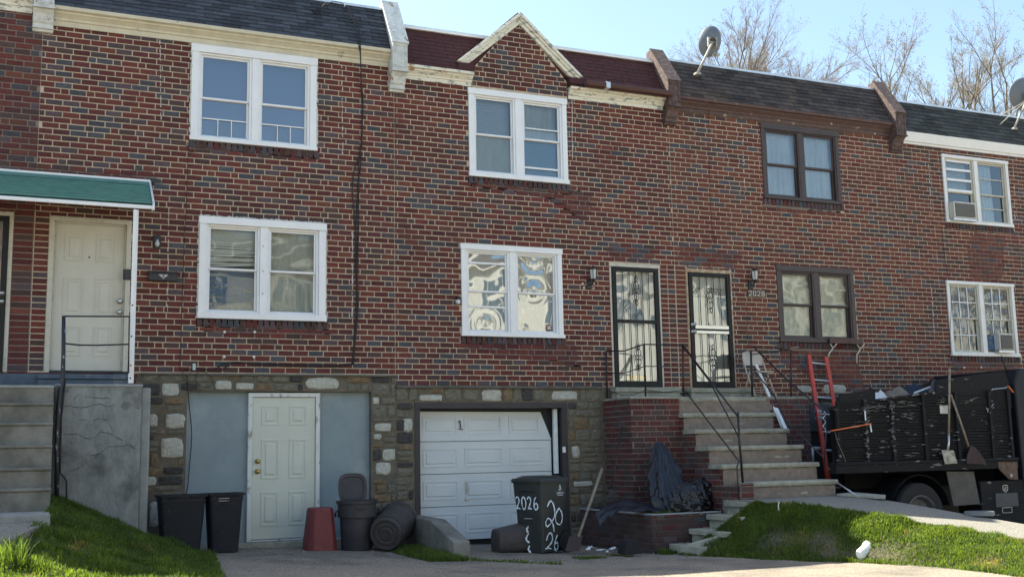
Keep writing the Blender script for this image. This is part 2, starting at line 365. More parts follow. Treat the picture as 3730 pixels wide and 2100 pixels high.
# ------------------------------------------------------------------ ground
def gz(X, Y):
    base = -1.10 - .044 * max(-4, min(X, 8.2))
    far = -1.10 - .044 * max(-4, min(X, 6.6))
    return lerp(base, far, ss(-Y / 4.5)) - .012 * max(0, -Y - 9)
def frange(a, b, s):
    n = max(1, int(round((b - a) / s))); return [a + (b - a) * i / n for i in range(n + 1)]
xs = frange(-60, -4, 8) + frange(-3, 20, .5) + frange(28, 110, 12); ys = frange(-70, -12, 6) + frange(-10, 1, .5) + frange(6, 60, 9)
g = sheet([[(x, y, gz(x, y) + .012 * mnoise.noise(Vector((x * .8, y * .8, 0)))) for y in ys] for x in xs], 'ground', 'gravel', kind='structure')
rd = MB(); rd.box(-60, 110, -24, -15.2, -2.2, -1.66); rd.build('street', 'asphalt', kind='structure')
pv = MB(); pv.box(-60, 110, -15.1, -13.2, -2.2, -1.54); pv.build('pavement', 'sidewalk', kind='structure')
pv = MB(); pv.box(-60, 110, -26.5, -24.1, -2.2, -1.54); pv.build('far_pavement', 'sidewalk', kind='structure')

# left lawn bank
LL = [(0.0, .33, -.42, 1.95, -1.15), (-.95, .33, -.44, 1.98, -1.18), (-1.25, .34, -.46, 2.08, -1.19), (-2.2, .30, -.50, 2.02, -1.19), (-2.9, .22, -.56, 1.93, -1.185),
      (-3.5, .10, -.66, 1.85, -1.18), (-4.3, -.05, -.80, 1.76, -1.18), (-5.2, -.32, -.92, 1.66, -1.17), (-6.5, -.9, -1.05, 1.6, -1.17)]
def interp_rows(rows, y):
    for a, b in zip(rows, rows[1:]):
        if a[0] >= y >= b[0]:
            t = (a[0] - y) / (a[0] - b[0]); return [lerp(a[i], b[i], t) for i in range(len(a))]
    return rows[-1] if y < rows[-1][0] else rows[0]
def lawn_left(s, y):
    _, xi, zi, xo, zo = interp_rows(LL, y); x = lerp(xi, xo, s)
    z = lerp(zi, zo, s ** 1.05) - .03 * math.sin(s * math.pi) + .035 * mnoise.noise(Vector((x * 2.4, y * 2.4, 1))) + .018 * mnoise.noise(Vector((x * 7, y * 7, 1)))
    return Vector((x, y, z))
lys = frange(-6.5, 0, .13)
sheet([[lawn_left(s / 14, y) for s in range(15)] for y in lys[::-1]], 'left_lawn', 'soil', kind='structure')
# right lawn bank between driveway and walk
Bp = [(8.20, -2.62, -1.42)] + [tuple(at(u, v, Z=-1.405)) for u, v in ((1850, 1400), (2000, 1410), (2150, 1415), (2400, 1431), (2600, 1452))]
Bp[1] = (8.45, -3.5, -1.41)
Pp = [tuple(at(u, v, Y=y)) for u, v, y in ((1905, 1263, -3.12), (1960, 1264, -3.3), (2072, 1275, -3.9), (2200, 1293, -4.5), (2325, 1316, -5.1), (2450, 1337, -5.6), (2600, 1362, -6.15))]
Qp = [tuple(at(u, v, Y=y)) for u, v, y in ((2106, 1246, -2.42), (2200, 1252, -3.0), (2279, 1265, -3.5), (2340, 1276, -3.9), (2417, 1290, -4.3), (2500, 1304, -4.75), (2600, 1321, -5.3))]

def poly_at(P, t):
    t = max(0, min(.9999, t)) * (len(P) - 1); i = int(t); return Vector(P[i]).lerp(Vector(P[i + 1]), t - i)
def lawn_right(s, t):
    a = poly_at(Pp, t); b = poly_at(Bp, t); p = a.lerp(b, s)
    p.z += .035 * math.sin(s * math.pi) * (1 - .45 * t) + .035 * mnoise.noise(p * 2.1) + .022 * mnoise.noise(p * 6); return p
sheet([[lawn_right(s / 16, t / 50) for s in range(17)] for t in range(51)], 'right_lawn', 'soil', kind='structure')
def grass(name, fn, n, h, seed, dens=None, m='grass'):
    rr = np.random.RandomState(seed); vs = []; fs = []
    rl = random.Random(seed)
    k = 0
    for _ in range(n):
        a, b = rl.random(), rl.random()
        if dens and rl.random() > dens(a, b): continue
        p = fn(a, b); hh = h * rl.uniform(.4, 1.3) * (1 + 1.1 * max(-.5, mnoise.noise(Vector((p.x * 3.2, p.y * 3.2, 9))))); t = rl.uniform(0, 6.283); lean = rl.uniform(.1, .8) * hh
        w = rl.uniform(.003, .006); dx, dy = math.cos(t), math.sin(t); lx, ly = math.cos(t + 1.3) * lean, math.sin(t + 1.3) * lean
        vs += [(p.x - dx * w, p.y - dy * w, p.z - .01), (p.x + dx * w, p.y + dy * w, p.z - .01),
               (p.x + lx * .4 + dx * w * .8, p.y + ly * .4 + dy * w * .8, p.z + hh * .6), (p.x + lx * .4 - dx * w * .8, p.y + ly * .4 - dy * w * .8, p.z + hh * .6), (p.x + lx, p.y + ly, p.z + hh)]
        fs += [(k, k + 1, k + 2, k + 3), (k + 3, k + 2, k + 4)]; k += 5
    me = bpy.data.meshes.new(name); me.from_pydata(vs, [], fs); me.materials.append(M[m]); me.update()
    o = bpy.data.objects.new(name, me); col.objects.link(o); o['kind'] = 'stuff'
    return o
o = grass('left_lawn_grass', lambda a, b: lawn_left(a, -6.0 + 5.1 * b), 52000, .055, 3); o['label'] = 'rough green grass bank beside the concrete stair block'; o['category'] = 'grass'
def dens_r(a, b):
    p = lawn_right(a, b); d = mnoise.noise(Vector((p.x * 1.7, p.y * 1.7, 4)))
    return max(.04, min(1, .95 + 1.6 * d - 1.0 * max(0, a - .55) * (1.8 if b > .45 else .7)))
o = grass('right_lawn_grass', lawn_right, 62000, .045, 5, dens_r); o['label'] = 'patchy green grass bank between driveway and concrete walk'; o['category'] = 'grass'
def dens_d(a, b): return max(0, (a - .45) * 1.6) * (.35 + .65 * b)
o = grass('dry_grass', lawn_right, 16000, .03, 9, dens_d, 'grass_dry'); o['label'] = 'straw coloured dead grass along the lower edge of the right lawn'; o['category'] = 'grass'

# right walk (concrete walk leading out from the stairs)
wk = []
for i in range(31):
    t = i / 30; a = poly_at(Pp, t); b = poly_at(Qp, t)
    wk.append([tuple(a - Vector((.05, 0, .6))), tuple(a + Vector((.0, 0, .012))), tuple(a.lerp(b, .5) + Vector((0, 0, .02))), tuple(b + Vector((0, 0, .0))), tuple(b + Vector((.02, 0, -.9)))])
sheet(wk, 'right_walk', 'path_gravel', kind='structure', smooth=False)
st = MB(); st.hexa([(9.30, -3.12, -1.3), (11.12, -2.44, -1.3), (11.12, -2.0, -1.3), (9.3, -2.0, -1.3), tuple(Vector(Pp[0]) + Vector((0, 0, .012))), (11.15, -2.44, -.742), (11.12, -2.0, -.742), (9.30, -2.0, -.742)])
st.build('stair_foot_slab', 'path_gravel', kind='structure')
# left walk
st = MB(); st.hexa([(-2.4, -6.6, -1.3), (-.9, -6.6, -1.3), (.24, -3.35, -1.3), (-2.4, -3.35, -1.3), (-2.4, -6.6, -.98), (-.9, -6.6, -.98), (.24, -3.35, -.605), (-2.4, -3.35, -.605)])
st.build('left_walk', 'path_gravel', kind='structure')
st = MB(); st.box(-2.4, .27, -3.34, -2.0, -1.3, -.53); st.build('left_stair_slab', 'concrete', kind='structure', bevel=.015)

# ------------------------------------------------------------------ bricks
CO = .08195; FL = 5.470; PITCH = .2193; JT = .0148
BMESH = {}
def brick_geo(w, h, d, seed, rough=.003):
    r = random.Random(seed); mb = MB(); W = w / 2; H = h / 2
    e = .005
    nx = 3 if w > .12 else 2; xs_ = [-W + e] + ([0] if nx == 3 else []) + [W - e]
    k = 0; grid = []
    for z in (-H + e, H - e):
        for x in xs_:
            mb.v.append((x + r.uniform(-.003, .003), -d - r.uniform(0, rough * 1.5), z + r.uniform(-.002, .002))); grid.append(len(mb.v) - 1)
    n = len(xs_)
    out = [(-W, -H), (W, -H), (W, H), (-W, H)]
    ob = len(mb.v)
    for x, z in out: mb.v.append((x + r.uniform(-.002, .002), -d + .004, z + r.uniform(-.002, .002)))
    bb = len(mb.v)
    for x, z in out: mb.v.append((x, .004, z))
    for i in range(n - 1): mb.f.append([grid[i], grid[i + 1], grid[n + i + 1], grid[n + i]])
    mb.f.append([ob, ob + 1] + [grid[i] for i in range(n)][::-1])
    mb.f.append([ob + 2, ob + 3] + [grid[n + i] for i in range(n)])
    mb.f.append([ob + 1, ob + 2, grid[2 * n - 1], grid[n - 1]]); mb.f.append([ob + 3, ob, grid[0], grid[n]])
    for i in range(4):
        j = (i + 1) % 4; mb.f.append([bb + i, bb + j, ob + j, ob + i])
    mb.m = [0] * len(mb.f)
    return mb
def brick_mesh(w, h, mi, var, d=.007):
    key = (round(w, 2), round(h, 3), mi, var)
    if key not in BMESH:
        mb = brick_geo(key[0] if w < .19 else w, h, d, hash((key[0], var)) & 0xffff)
        me = bpy.data.meshes.new('brick'); me.from_pydata(mb.v, [], mb.f); me.materials.append(BR[mi]); me.update(); BMESH[key] = me
    return BMESH[key]
def pick(r, cl=0.):
    dark = .19 + .30 * cl
    if r.random() < dark: return r.choice((4, 4, 5, 5, 3))
    return r.choices((0, 1, 2, 3, 5), (50, 28, 9, 8, 3))[0]
def courses(x0, x1, z0, z1, holes, seed, clip=None, stack=(), off=0.):
    """common bond with a flemish row each sixth course; holes (xa, xb, za, zb)"""
    r = random.Random(seed); out = []
    n0 = int(math.ceil((z0 - FL) / CO)); n1 = int(math.floor((z1 - FL) / CO))
    for n in range(n0 - 1, n1 + 2):
        zc = FL + n * CO; za = max(zc - CO / 2 + JT / 2, z0 + .003); zb = min(zc + CO / 2 - JT / 2, z1 - .003)
        if zb - za < .02: continue
        a0, a1 = x0, x1
        if clip:
            q = clip(zc)
            if q is None: continue
            a0, a1 = max(a0, q[0]), min(a1, q[1])
            if a1 - a0 < .05: continue
        iv = [(a0, a1)]
        for (ha, hb, hz0, hz1) in holes:
            if zb > hz0 + .01 and za < hz1 - .01:
                ni = []
                for a, b in iv:
                    if hb <= a or ha >= b: ni.append((a, b)); continue
                    if ha > a: ni.append((a, ha))
                    if hb < b: ni.append((hb, b))
                iv = ni
        fl = (n % 6 == 0)
        jobs = [(a, b, za, zb) for a, b in iv]
        for (ha, hb, hz0, hz1) in holes:
            a, b = max(ha, a0), min(hb, a1)
            if b - a < .1 or not (zb > hz0 + .01 and za < hz1 - .01): continue
            if hz0 - za > .03 and not any(q[2] < hz0 - .05 and q[3] > hz0 - .05 and q[0] < (a + b) / 2 < q[1] for q in holes): jobs.append((a, b, za, hz0 - .006))
            elif zb - hz1 > .03 and not any(q[2] < hz1 + .05 and q[3] > hz1 + .05 and q[0] < (a + b) / 2 < q[1] for q in holes): jobs.append((a, b, hz1 + .004, zb))
        for a, b, za, zb in jobs:
            st_ = None
            for (sa, sb) in stack:
                if a >= sa - .02 and b <= sb + .02: st_ = 1
            if st_:
                k = max(1, round((b - a) / .19)); wdt = (b - a) / k
                for i in range(k): out.append(((a + (i + .5) * wdt), (za + zb) / 2, wdt - JT, zb - za, pick(r)))
                continue
            if fl:
                per = PITCH + .1080; x = off + math.floor((a - off) / per) * per - .03
            else:
                x = off + math.floor((a - off) / PITCH) * PITCH + (PITCH / 2 if n % 2 else 0) - PITCH
            x += r.uniform(-.004, .004)
            while x < b:
                for w in ((PITCH, .1080) if fl else (PITCH,)):
                    xa, xb = max(x, a), min(x + w, b); x += w
                    if xb - xa < .035: continue
                    cl = mnoise.noise(Vector((xa * .8, 0, zc * 1.6 + seed)))
                    l = xa + (JT / 2 if xa > a else .001); rr_ = xb - (JT / 2 if xb < b else .001)
                    out.append(((l + rr_) / 2, (za + zb) / 2 + r.uniform(-.0012, .0012), rr_ - l, zb - za, pick(r, cl)))
    return out
REST = {}
def place_bricks(root, bl, Y=0., part='brick', limit=300, rot=0., O=(0, 0, 0), mats=None, sc_=1.):
    """nearest `limit` bricks as objects of their own, the rest joined; wall runs along direction rot from O"""
    o0 = wloc(root); O = Vector(O) + Vector((0, Y, 0)); c_, s_ = math.cos(rot), math.sin(rot)
    def wp(x, z): return Vector((O.x + c_ * x, O.y + s_ * x, O.z + z))
    order = sorted(bl, key=lambda b: (wp(b[0], b[1]) - CAM).length); own, rest = order[:limit], order[limit:]
    r = random.Random(len(bl)); remap = mats or list(range(6))
    for (x, z, w, h, mi) in own:
        full = abs(w - (PITCH - JT)) < .012; var = r.randrange(4); mi = remap[mi]
        me = brick_mesh(round(w, 2) if not full else PITCH - JT, CO - JT, mi, var)
        o = bpy.data.objects.new(part, me); col.objects.link(o); o.parent = root
        o.location = wp(x, z) - o0
        mw = (PITCH - JT) if full else round(w, 2); o.scale = (w / mw, 1, h / (CO - JT))
        if rot: o.rotation_euler.z = rot
    if rest:
        mb = REST.setdefault(root.name, (root, MB()))[1]
        for (x, z, w, h, mi) in rest:
            g = brick_geo(w, h, .007, r.randrange(9999)); k = len(mb.v); p = wp(x, z)
            mb.v += [(p.x + a * c_ - b * s_, p.y + a * s_ + b * c_, c + p.z) for a, b, c in g.v]; mb.f += [[i + k for i in f] for f in g.f]; mb.m += [remap[mi]] * len(g.f)
def rowlock(root, x0, x1, z0, z1, Y, n=None, limit_obj=True, seed=1):
    r = random.Random(seed); n = n or int((x1 - x0) / .082); w = (x1 - x0) / n
    for i in range(n):
        g = MB(); g2 = brick_geo(w - .013, z1 - z0 - .006, .016, r.randrange(99)); xc = x0 + (i + .5) * w
        g.v = [(a + xc, b + Y, c + (z0 + z1) / 2) for a, b, c in g2.v]; g.f = g2.f; g.m = g2.m
        g.build('sill_brick', BR[r.choice((3, 3, 5, 5, 4, 1))], root)
def mortar_wall(root, x0, x1, z0, z1, holes, Y0, Y1, m='mortar', name='wall'):
    xs_ = sorted({x0, x1} | {min(max(h[i], x0), x1) for h in holes for i in (0, 1)}); zs_ = sorted({z0, z1} | {min(max(h[i], z0), z1) for h in holes for i in (2, 3)})
    mb = MB()
    for a, b in zip(xs_, xs_[1:]):
        run = None
        for c, d in zip(zs_, zs_[1:]):
            xm, zm = (a + b) / 2, (c + d) / 2
            solid = not any(h[0] < xm < h[1] and h[2] < zm < h[3] for h in holes)
            if solid: run = (run[0], d) if run else (c, d)
            if (not solid) and run: mb.box(a, b, Y0, Y1, *run); run = None
        if run: mb.box(a, b, Y0, Y1, *run)
    return mb.build(name, m, root)

# ------------------------------------------------------------------ windows
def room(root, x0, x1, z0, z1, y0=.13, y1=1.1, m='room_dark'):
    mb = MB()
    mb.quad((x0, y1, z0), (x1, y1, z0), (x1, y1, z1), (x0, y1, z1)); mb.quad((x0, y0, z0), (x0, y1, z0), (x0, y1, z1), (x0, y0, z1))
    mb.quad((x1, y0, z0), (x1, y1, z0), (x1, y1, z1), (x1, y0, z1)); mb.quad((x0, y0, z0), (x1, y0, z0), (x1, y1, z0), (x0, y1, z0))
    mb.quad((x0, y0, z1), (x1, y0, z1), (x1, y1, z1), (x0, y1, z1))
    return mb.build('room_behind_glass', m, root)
def blinds(parent, x0, x1, z0, z1, y=.14, m='blind', sag=0., seed=0, pitch=.028):
    mb = MB(); r = random.Random(seed); n = int((z1 - z0) / pitch)
    for i in range(n):
        z = z1 - (i + .5) * pitch; s = sag * ((i / n) ** 2)
        zl, zr = z + s * r.uniform(-1, .3), z + s * r.uniform(-.6, 1)
        mb.quad((x0, y - .006, zl - .014), (x1, y - .006, zr - .014), (x1, y + .005, zr + .013), (x0, y + .005, zl + .013))
    o = mb.build('blind', m, parent); return o
def curtain(parent, x0, x1, z0, z1, y=.16, m='curtain_blue', amp=.014, wl_=.09, seed=0, name='curtain', gather=0.):
    r = random.Random(seed); ph = r.uniform(0, 6); cols_ = 44; rows_ = 8; pts = []
    for i in range(cols_ + 1):
        t = i / cols_; row = []
        for j in range(rows_ + 1):
            q = j / rows_; x = lerp(x0, x1, t); z = lerp(z0, z1, q)
            x += gather * (1 - q) * (t - .5)
            row.append((x, y + amp * math.sin(x / wl_ * 6.28 + ph + .6 * math.sin(x * 21)) * (1 - .35 * q) + amp * .8 * mnoise.noise(Vector((x * 9, z * 3, seed))), z))
        pts.append(row)
    return sheet(pts, name, m, parent)
def crumple(parent, x0, x1, z0, z1, y=.09, m='film', amp=.01, seed=0, name='plastic_film', f=14):
    pts = [[(x, y + amp * (mnoise.noise(Vector((x * f, z * f * .7, seed))) + .5 * mnoise.noise(Vector((x * f * 2.6, z * f * 2, seed)))), z) for z in frange(z0, z1, .035)] for x in frange(x0, x1, .035)]
    return sheet(pts, name, m, parent)
def window(root, X0, X1, Z0, Z1, frame, sashm, cw=.085, mull=.09, jw=.035, zmid=.5, gl='glass_plain', label=None, head=.1, sill=.06, proj=.03, sw=.028, split=.5, slope_sill=True, bev=.004):
    """a pair of double-hung windows in one casing. returns window object and the two pane boxes (x0,x1,zlo,zmid,zhi)"""
    w = MB()
    w.box(X0, X0 + cw, -proj, .06, Z0 + sill, Z1 - head); w.box(X1 - cw, X1, -proj, .06, Z0 + sill, Z1 - head)
    w.box(X0 - .012, X1 + .012, -proj - .012, .06, Z1 - head, Z1); w.box(X0 - .012, X1 + .012, -proj - .02, .06, Z0, Z0 + sill)
    xm = lerp(X0, X1, split); w.box(xm - mull / 2, xm + mull / 2, -proj + .006, .06, Z0 + sill, Z1 - head)
    wo = w.build('window', frame, root, bevel=bev, label=label)
    boxes = []
    for a, b in ((X0 + cw, xm - mull / 2), (xm + mull / 2, X1 - cw)):
        z0, z1 = Z0 + sill, Z1 - head; zm = lerp(z0, z1, zmid)
        f = MB()   # jamb liner
        f.box(a, a + jw, -.008, .10, z0, z1); f.box(b - jw, b, -.008, .10, z0, z1); f.box(a + jw, b - jw, -.008, .10, z1 - jw * .8, z1); f.box(a + jw, b - jw, -.008, .10, z0, z0 + jw * .7)
        f.build('jamb', sashm, wo, bevel=bev)
        p0, p1 = a + jw, b - jw; zt, zb = z1 - jw * .8, z0 + jw * .7
        for (s0, s1, y) in ((zm - .012, zt, .022), (zb, zm + .012, .052)):
            s = MB(); s.box(p0, p0 + sw, y, y + .026, s0, s1); s.box(p1 - sw, p1, y, y + .026, s0, s1)
            s.box(p0 + sw, p1 - sw, y, y + .026, s1 - sw, s1); s.box(p0 + sw, p1 - sw, y, y + .026, s0, s0 + sw)
            s.build('sash', sashm, wo, bevel=bev)
            g = MB(); g.quad((p0 + sw, y + .012, s0 + sw), (p1 - sw, y + .012, s0 + sw), (p1 - sw, y + .012, s1 - sw), (p0 + sw, y + .012, s1 - sw))
            g.build('pane', gl, wo)
        boxes.append((p0 + sw, p1 - sw, zb, zm, zt))
    room(wo, X0 + .02, X1 - .02, Z0 + .02, Z1 - .02)
    return wo, boxes
def muntins(wo, bx, lo, hi, nx, nz, y, m, t=.014, zs=None, xs_=None):
    x0, x1 = bx[0], bx[1]
    for i in range(1, nx):
        x = lerp(x0, x1, i / nx); MB().box(x - t / 2, x + t / 2, y, y + .014, lo, hi).build('muntin', m, wo)
    for z in (zs or [lerp(lo, hi, i / nz) for i in range(1, nz)]):
        MB().box(x0, x1, y - .002, y + .012, z - t / 2, z + t / 2).build('muntin', m, wo)

# ------------------------------------------------------------------ doors, stones, roofs
def panel_door(root, x0, x1, z0, z1, y, m, rows=((.10, .30), (.37, .63), (.74, .93)), name='door', knobs=None, label=None, cols=((.14, .42), (.58, .86))):
    d = MB(); d.box(x0, x1, y, y + .045, z0, z1); do = d.build(name, m, root, bevel=.003, label=label)
    W, H = x1 - x0, z1 - z0
    for a, b in rows:
        for c, e in cols:
            px0, px1, pz0, pz1 = x0 + W * c, x0 + W * e, z0 + H * a, z0 + H * b; p = MB()
            t = .022
            # raised moulding ring with a bevelled field inside
            for q in ((px0, px1, pz0, pz0 + t), (px0, px1, pz1 - t, pz1), (px0, px0 + t, pz0 + t, pz1 - t), (px1 - t, px1, pz0 + t, pz1 - t)):
                p.box(q[0], q[1], y - .010, y + .002, q[2], q[3])
            i = .05; f0, f1, g0, g1 = px0 + i, px1 - i, pz0 + i, pz1 - i; j = .018
            p.hexa([(f0, y + .001, g0), (f1, y + .001, g0), (f1 - j, y - .011, g0 + j), (f0 + j, y - .011, g0 + j), (f0, y + .001, g1), (f1, y + .001, g1), (f1 - j, y - .011, g1 - j), (f0 + j, y - .011, g1 - j)])
            p.build('raised_panel', m, do, bevel=.003)
    if knobs:
        for kx, kz, mm in knobs:
            MB().lathe([(.0, 0), (.032, 0), (.034, .008), (.014, .014), (.013, .04), (.028, .05), (.031, .065), (.022, .078), (0, .08)], (kx, y, kz), 14, (0, -1, 0)).build('door_knob', mm, do, smooth=True)
    return do
def stone_geo(x0, x1, z0, z1, y, d, r, rnd=.3, irr=.12):
    mb = MB(); cx, cz = (x0 + x1) / 2, (z0 + z1) / 2; w, h = (x1 - x0) / 2, (z1 - z0) / 2; n = 12; out = []; inn = []
    e = 2 + 6 * (1 - rnd)
    for i in range(n):
        t = 2 * math.pi * (i + .5) / n; c, s = math.cos(t), math.sin(t)
        k = (abs(c) ** e + abs(s) ** e) ** (-1 / e) * (1 - r.uniform(0, irr)); out.append((cx + w * c * k, cz + h * s * k)); inn.append((cx + w * c * k * .72 + r.uniform(-.01, .01), cz + h * s * k * .68 + r.uniform(-.008, .008)))
    for p in out: mb.v.append((p[0], y + .01, p[1]))
    for p in out: mb.v.append((p[0] * .97 + cx * .03, y - d * .6, p[1] * .97 + cz * .03))
    for p in inn: mb.v.append((p[0], y - d - r.uniform(0, .014), p[1]))
    mb.v.append((cx, y - d - .008, cz))
    for i in range(n):
        j = (i + 1) % n; mb.f += [[i, j, n + j, n + i], [n + i, n + j, 2 * n + j, 2 * n + i], [2 * n + i, 2 * n + j, 3 * n]]
    mb.m = [0] * len(mb.f); return mb
def stones(root, x0, x1, z0, z1, holes, whites, seed, y=0., mats=('stone_grey', 'stone_grey', 'stone_grey', 'stone_dark', 'stone_grey', 'stone_ochre'), wh=.05):
    r = random.Random(seed)
    for (a, b, c, d) in whites: stone_geo(a, b, c, d, y, .022, r, .45, .14).build('stone', 'stone_white', root)
    blocked = list(holes) + [(a - .01, b + .01, c - .01, d + .01) for a, b, c, d in whites]
    z = z0
    while z < z1 - .04:
        h = min(r.choice((.07, .09, .12, .14, .19)), z1 - z)
        if z1 - z - h < .05: h = z1 - z
        x = x0
        while x < x1 - .03:
            w = min(r.uniform(.14, .42), x1 - x)
            if x1 - x - w < .07: w = x1 - x
            a, b = x + .006, x + w - .006; c, d = z + .007, z + h - .007; ok = True
            for q in blocked:
                if b > q[0] and a < q[1] and d > q[2] and c < q[3]:
                    if q[0] - a > .08: b = q[0] - .006
                    elif b - q[1] > .08: a = q[1] + .006
                    elif q[2] - c > .045: d = q[2] - .005
                    elif d - q[3] > .045: c = q[3] + .005
                    else: ok = False; break
            if ok and b - a > .05 and d - c > .03:
                m = 'stone_white' if r.random() < wh else r.choice(mats)
                stone_geo(a, b, c, d, y, r.uniform(.006, .018), r, .12, .08).build('stone', m, root)
            x += w
        z += h
def rect(u0, v0, u1, v1, Y=0.):
    a = at(u0, v1, Y=Y); b = at(u1, v0, Y=Y); return (a.x, b.x, a.z, b.z)
SMESH = {}
def roof(root, x0, x1, zb, zt, m, tabw, rows, name='roof', yb=-.15, yt=.30, skip=None, seed=1, stagger=.5, thick=.007, label=None, cut=None):
    rf = MB(); segs = [(x0, x1, 0.)] if not cut else [(x0, cut[0], 0.), (cut[0], cut[1], .36), (cut[1], x1, 0.)]
    for a, b, t_ in segs: rf.quad((a, lerp(yb, yt, t_) + .012, lerp(zb, zt, t_)), (b, lerp(yb, yt, t_) + .012, lerp(zb, zt, t_)), (b, yt + .012, zt), (a, yt + .012, zt)); rf.quad((a, lerp(yb, yt, t_) + .012, lerp(zb, zt, t_)), (b, lerp(yb, yt, t_) + .012, lerp(zb, zt, t_)), (b, .22, lerp(zb, zt, t_)), (a, .22, lerp(zb, zt, t_)))
    ro = rf.build(name, m, root, label=label); r = random.Random(seed); L_ = math.hypot(yt - yb, zt - zb); ex = L_ / rows; up = Vector((0, yt - yb, zt - zb)) / L_; nrm = Vector((0, -(zt - zb), yt - yb)) / L_
    o0 = wloc(ro); q = 0
    n = int((x1 - x0) / tabw) + 1
    for j in range(rows):
        x = x0 - (tabw * stagger if j % 2 else 0) + r.uniform(-.02, .02) * 0
        while x < x1:
            a, b = max(x, x0), min(x + tabw, x1); x += tabw
            if b - a < .02: continue
            if skip and skip((a + b) / 2, j / rows): continue
            g = .004; lo = r.uniform(-.004, .004)
            p0 = Vector((0, yb, zb)) + up * (ex * j + lo); p1 = Vector((0, yb, zb)) + up * (ex * (j + 1) + .004)
            t0, t1 = nrm * (thick + .006 + r.uniform(0, .003)), nrm * .004
            X0_, X1_ = Vector((a + g, 0, 0)), Vector((b - g, 0, 0))
            mb = MB(); mb.hexa([X0_ + p0, X1_ + p0, X1_ + p0 + t0, X0_ + p0 + t0, X0_ + p1, X1_ + p1, X1_ + p1 + t1, X0_ + p1 + t1])
            mb.build('shingle', m, ro); q += 1
    return ro
def cornice(root, x0, x1, zb, zt, m, out=.17, name='cornice', plain=False, label=None):
    h = zt - zb
    pr = [(0.01, zb), (-.03, zb), (-.035, zb + h * .30), (-.055, zb + h * .32), (-.06, zb + h * .45), (-out * .62, zb + h * .62), (-out * .7, zb + h * .64), (-out * .72, zb + h * .74), (-out, zb + h * .80), (-out - .005, zt), (.01, zt)]
    if plain: pr = [(0.01, zb), (-.05, zb), (-.05, zb + h * .18), (-.09, zb + h * .2), (-out, zt - h * .1), (-out, zt), (.01, zt)]
    mb = MB()
    mb.prism(pr, 'x', x0, x1); return mb.build(name, m, root, label=label)
def pilaster(root, xa, xb, dz, m, capm, pk=7.08):
    z = lambda v: v + dz
    pr = [(0.02, z(5.50)), (-.055, z(5.50)), (-.06, z(5.53)), (-.085, z(5.55)), (-.09, z(5.60)), (-.12, z(5.62)), (-.15, z(5.72)), (-.19, z(5.76)), (-.2, z(5.79)), (-.235, z(5.80)), (-.235, z(6.24)), (-.20, z(6.26)), (.33, pk), (.45, pk), (.45, 6.0), (.02, 6.0)]
    mb = MB(); mb.prism(pr, 'x', xa, xb); po = mb.build('parapet_bracket', m, root, bevel=.006)
    fr = MB(); a, b, c, d = xa + .03, xb - .03, z(5.84), z(6.19); t = .018
    for q in ((a, b, c, c + t), (a, b, d - t, d), (a, a + t, c, d), (b - t, b, c, d)): fr.box(q[0], q[1], -.245, -.23, q[2], q[3])
    fr.build('raised_border', m, po, bevel=.003)
    cp = MB(); n = Vector((0, -(pk - z(6.26)), .53)).normalized() * .035; A, B = Vector((0, -.235, z(6.21))), Vector((0, .33, pk + .01))
    e = .018; cp.hexa([Vector((xa - e, 0, 0)) + A, Vector((xb + e, 0, 0)) + A, Vector((xb + e, 0, 0)) + A + n, Vector((xa - e, 0, 0)) + A + n,
                       Vector((xa - e, 0, 0)) + B, Vector((xb + e, 0, 0)) + B, Vector((xb + e, 0, 0)) + B + n, Vector((xa - e, 0, 0)) + B + n])
    cp.build('sloping_cap', capm, po, bevel=.005)
    ms = MB(); ms.box(xa - .012, xb + .012, -.25, -.0, z(5.775), z(5.80)); ms.box(xa - .006, xb + .006, -.10, 0, z(5.535), z(5.55)); ms.build('moulding', m, po, bevel=.004)
    return po
def shell(root, x0, x1, zt, left=False, right=False):
    mb = MB(); mb.box(x0, x1, .31, 9, zt - .12, zt - .02); mb.box(x0, x1, 9, 9.2, -1.6, zt)
    mb.box(x0 - .001, x0 + .10, .26, 9, -1.6, zt - .13)
    mb.box(x1 - .10, x1 + .001, .26, 9, -1.6, zt - .13)
    mb.build('rear_walls', 'far_brick', root)
    e = MB(); e.box(x0, x1, .27, .36, zt - .012, zt + .028); e.build('roof_edge_strip', 'metal_edge', root)

# ================================================================== HOUSES
HL = [('red brick row house at the far left under the green awning, mostly out of view', -4.95),
      ('row house with blue-grey shingle roof, cream cornice and blue basement front', 0.0),
      ('row house with the small brick gable, maroon roof and white garage door', 5.0),
      ('row house with brown trimmed windows, brown-grey shingles and number 2028', 9.92),
      ('row house at the right edge with dark green shingles and air conditioners in both windows', 14.9)]
GRP = 'attached brick row houses'
H = [thing('row_house', l, 'house', (x, 0, -1.4), GRP) for l, x in HL]
H0, H1, H2, H3, H4 = H
# openings (x0, x1, z0, z1); windows carry the sill bricks below
W1 = (1.975, 3.785, 4.46, 5.885); LW1 = (2.13, 3.93, 1.92, 3.365)
W2 = (6.22, 7.95, 4.285, 5.725); LW2 = (6.06, 7.79, 1.765, 3.205)
W3 = (11.83, 13.56, 4.35, 5.74); LW3 = (12.0, 13.71, 1.80, 3.165)
W4 = (16.06, 17.79, 4.19, 5.54); LW4 = (15.93, 17.66, 1.62, 3.055)
SB = .115
def sb(w): return [(w[0], w[1], w[2], w[3]), (w[0] - .02, w[1] + .05, w[2] - SB, w[2])]
D0 = (-1.30, -.25, 1.15, 3.26); D1 = (.19, 1.23, 1.15, 3.245)
D3 = (8.66, 9.62, .985, 3.03); D4 = (10.13, 11.05, .985, 3.01)
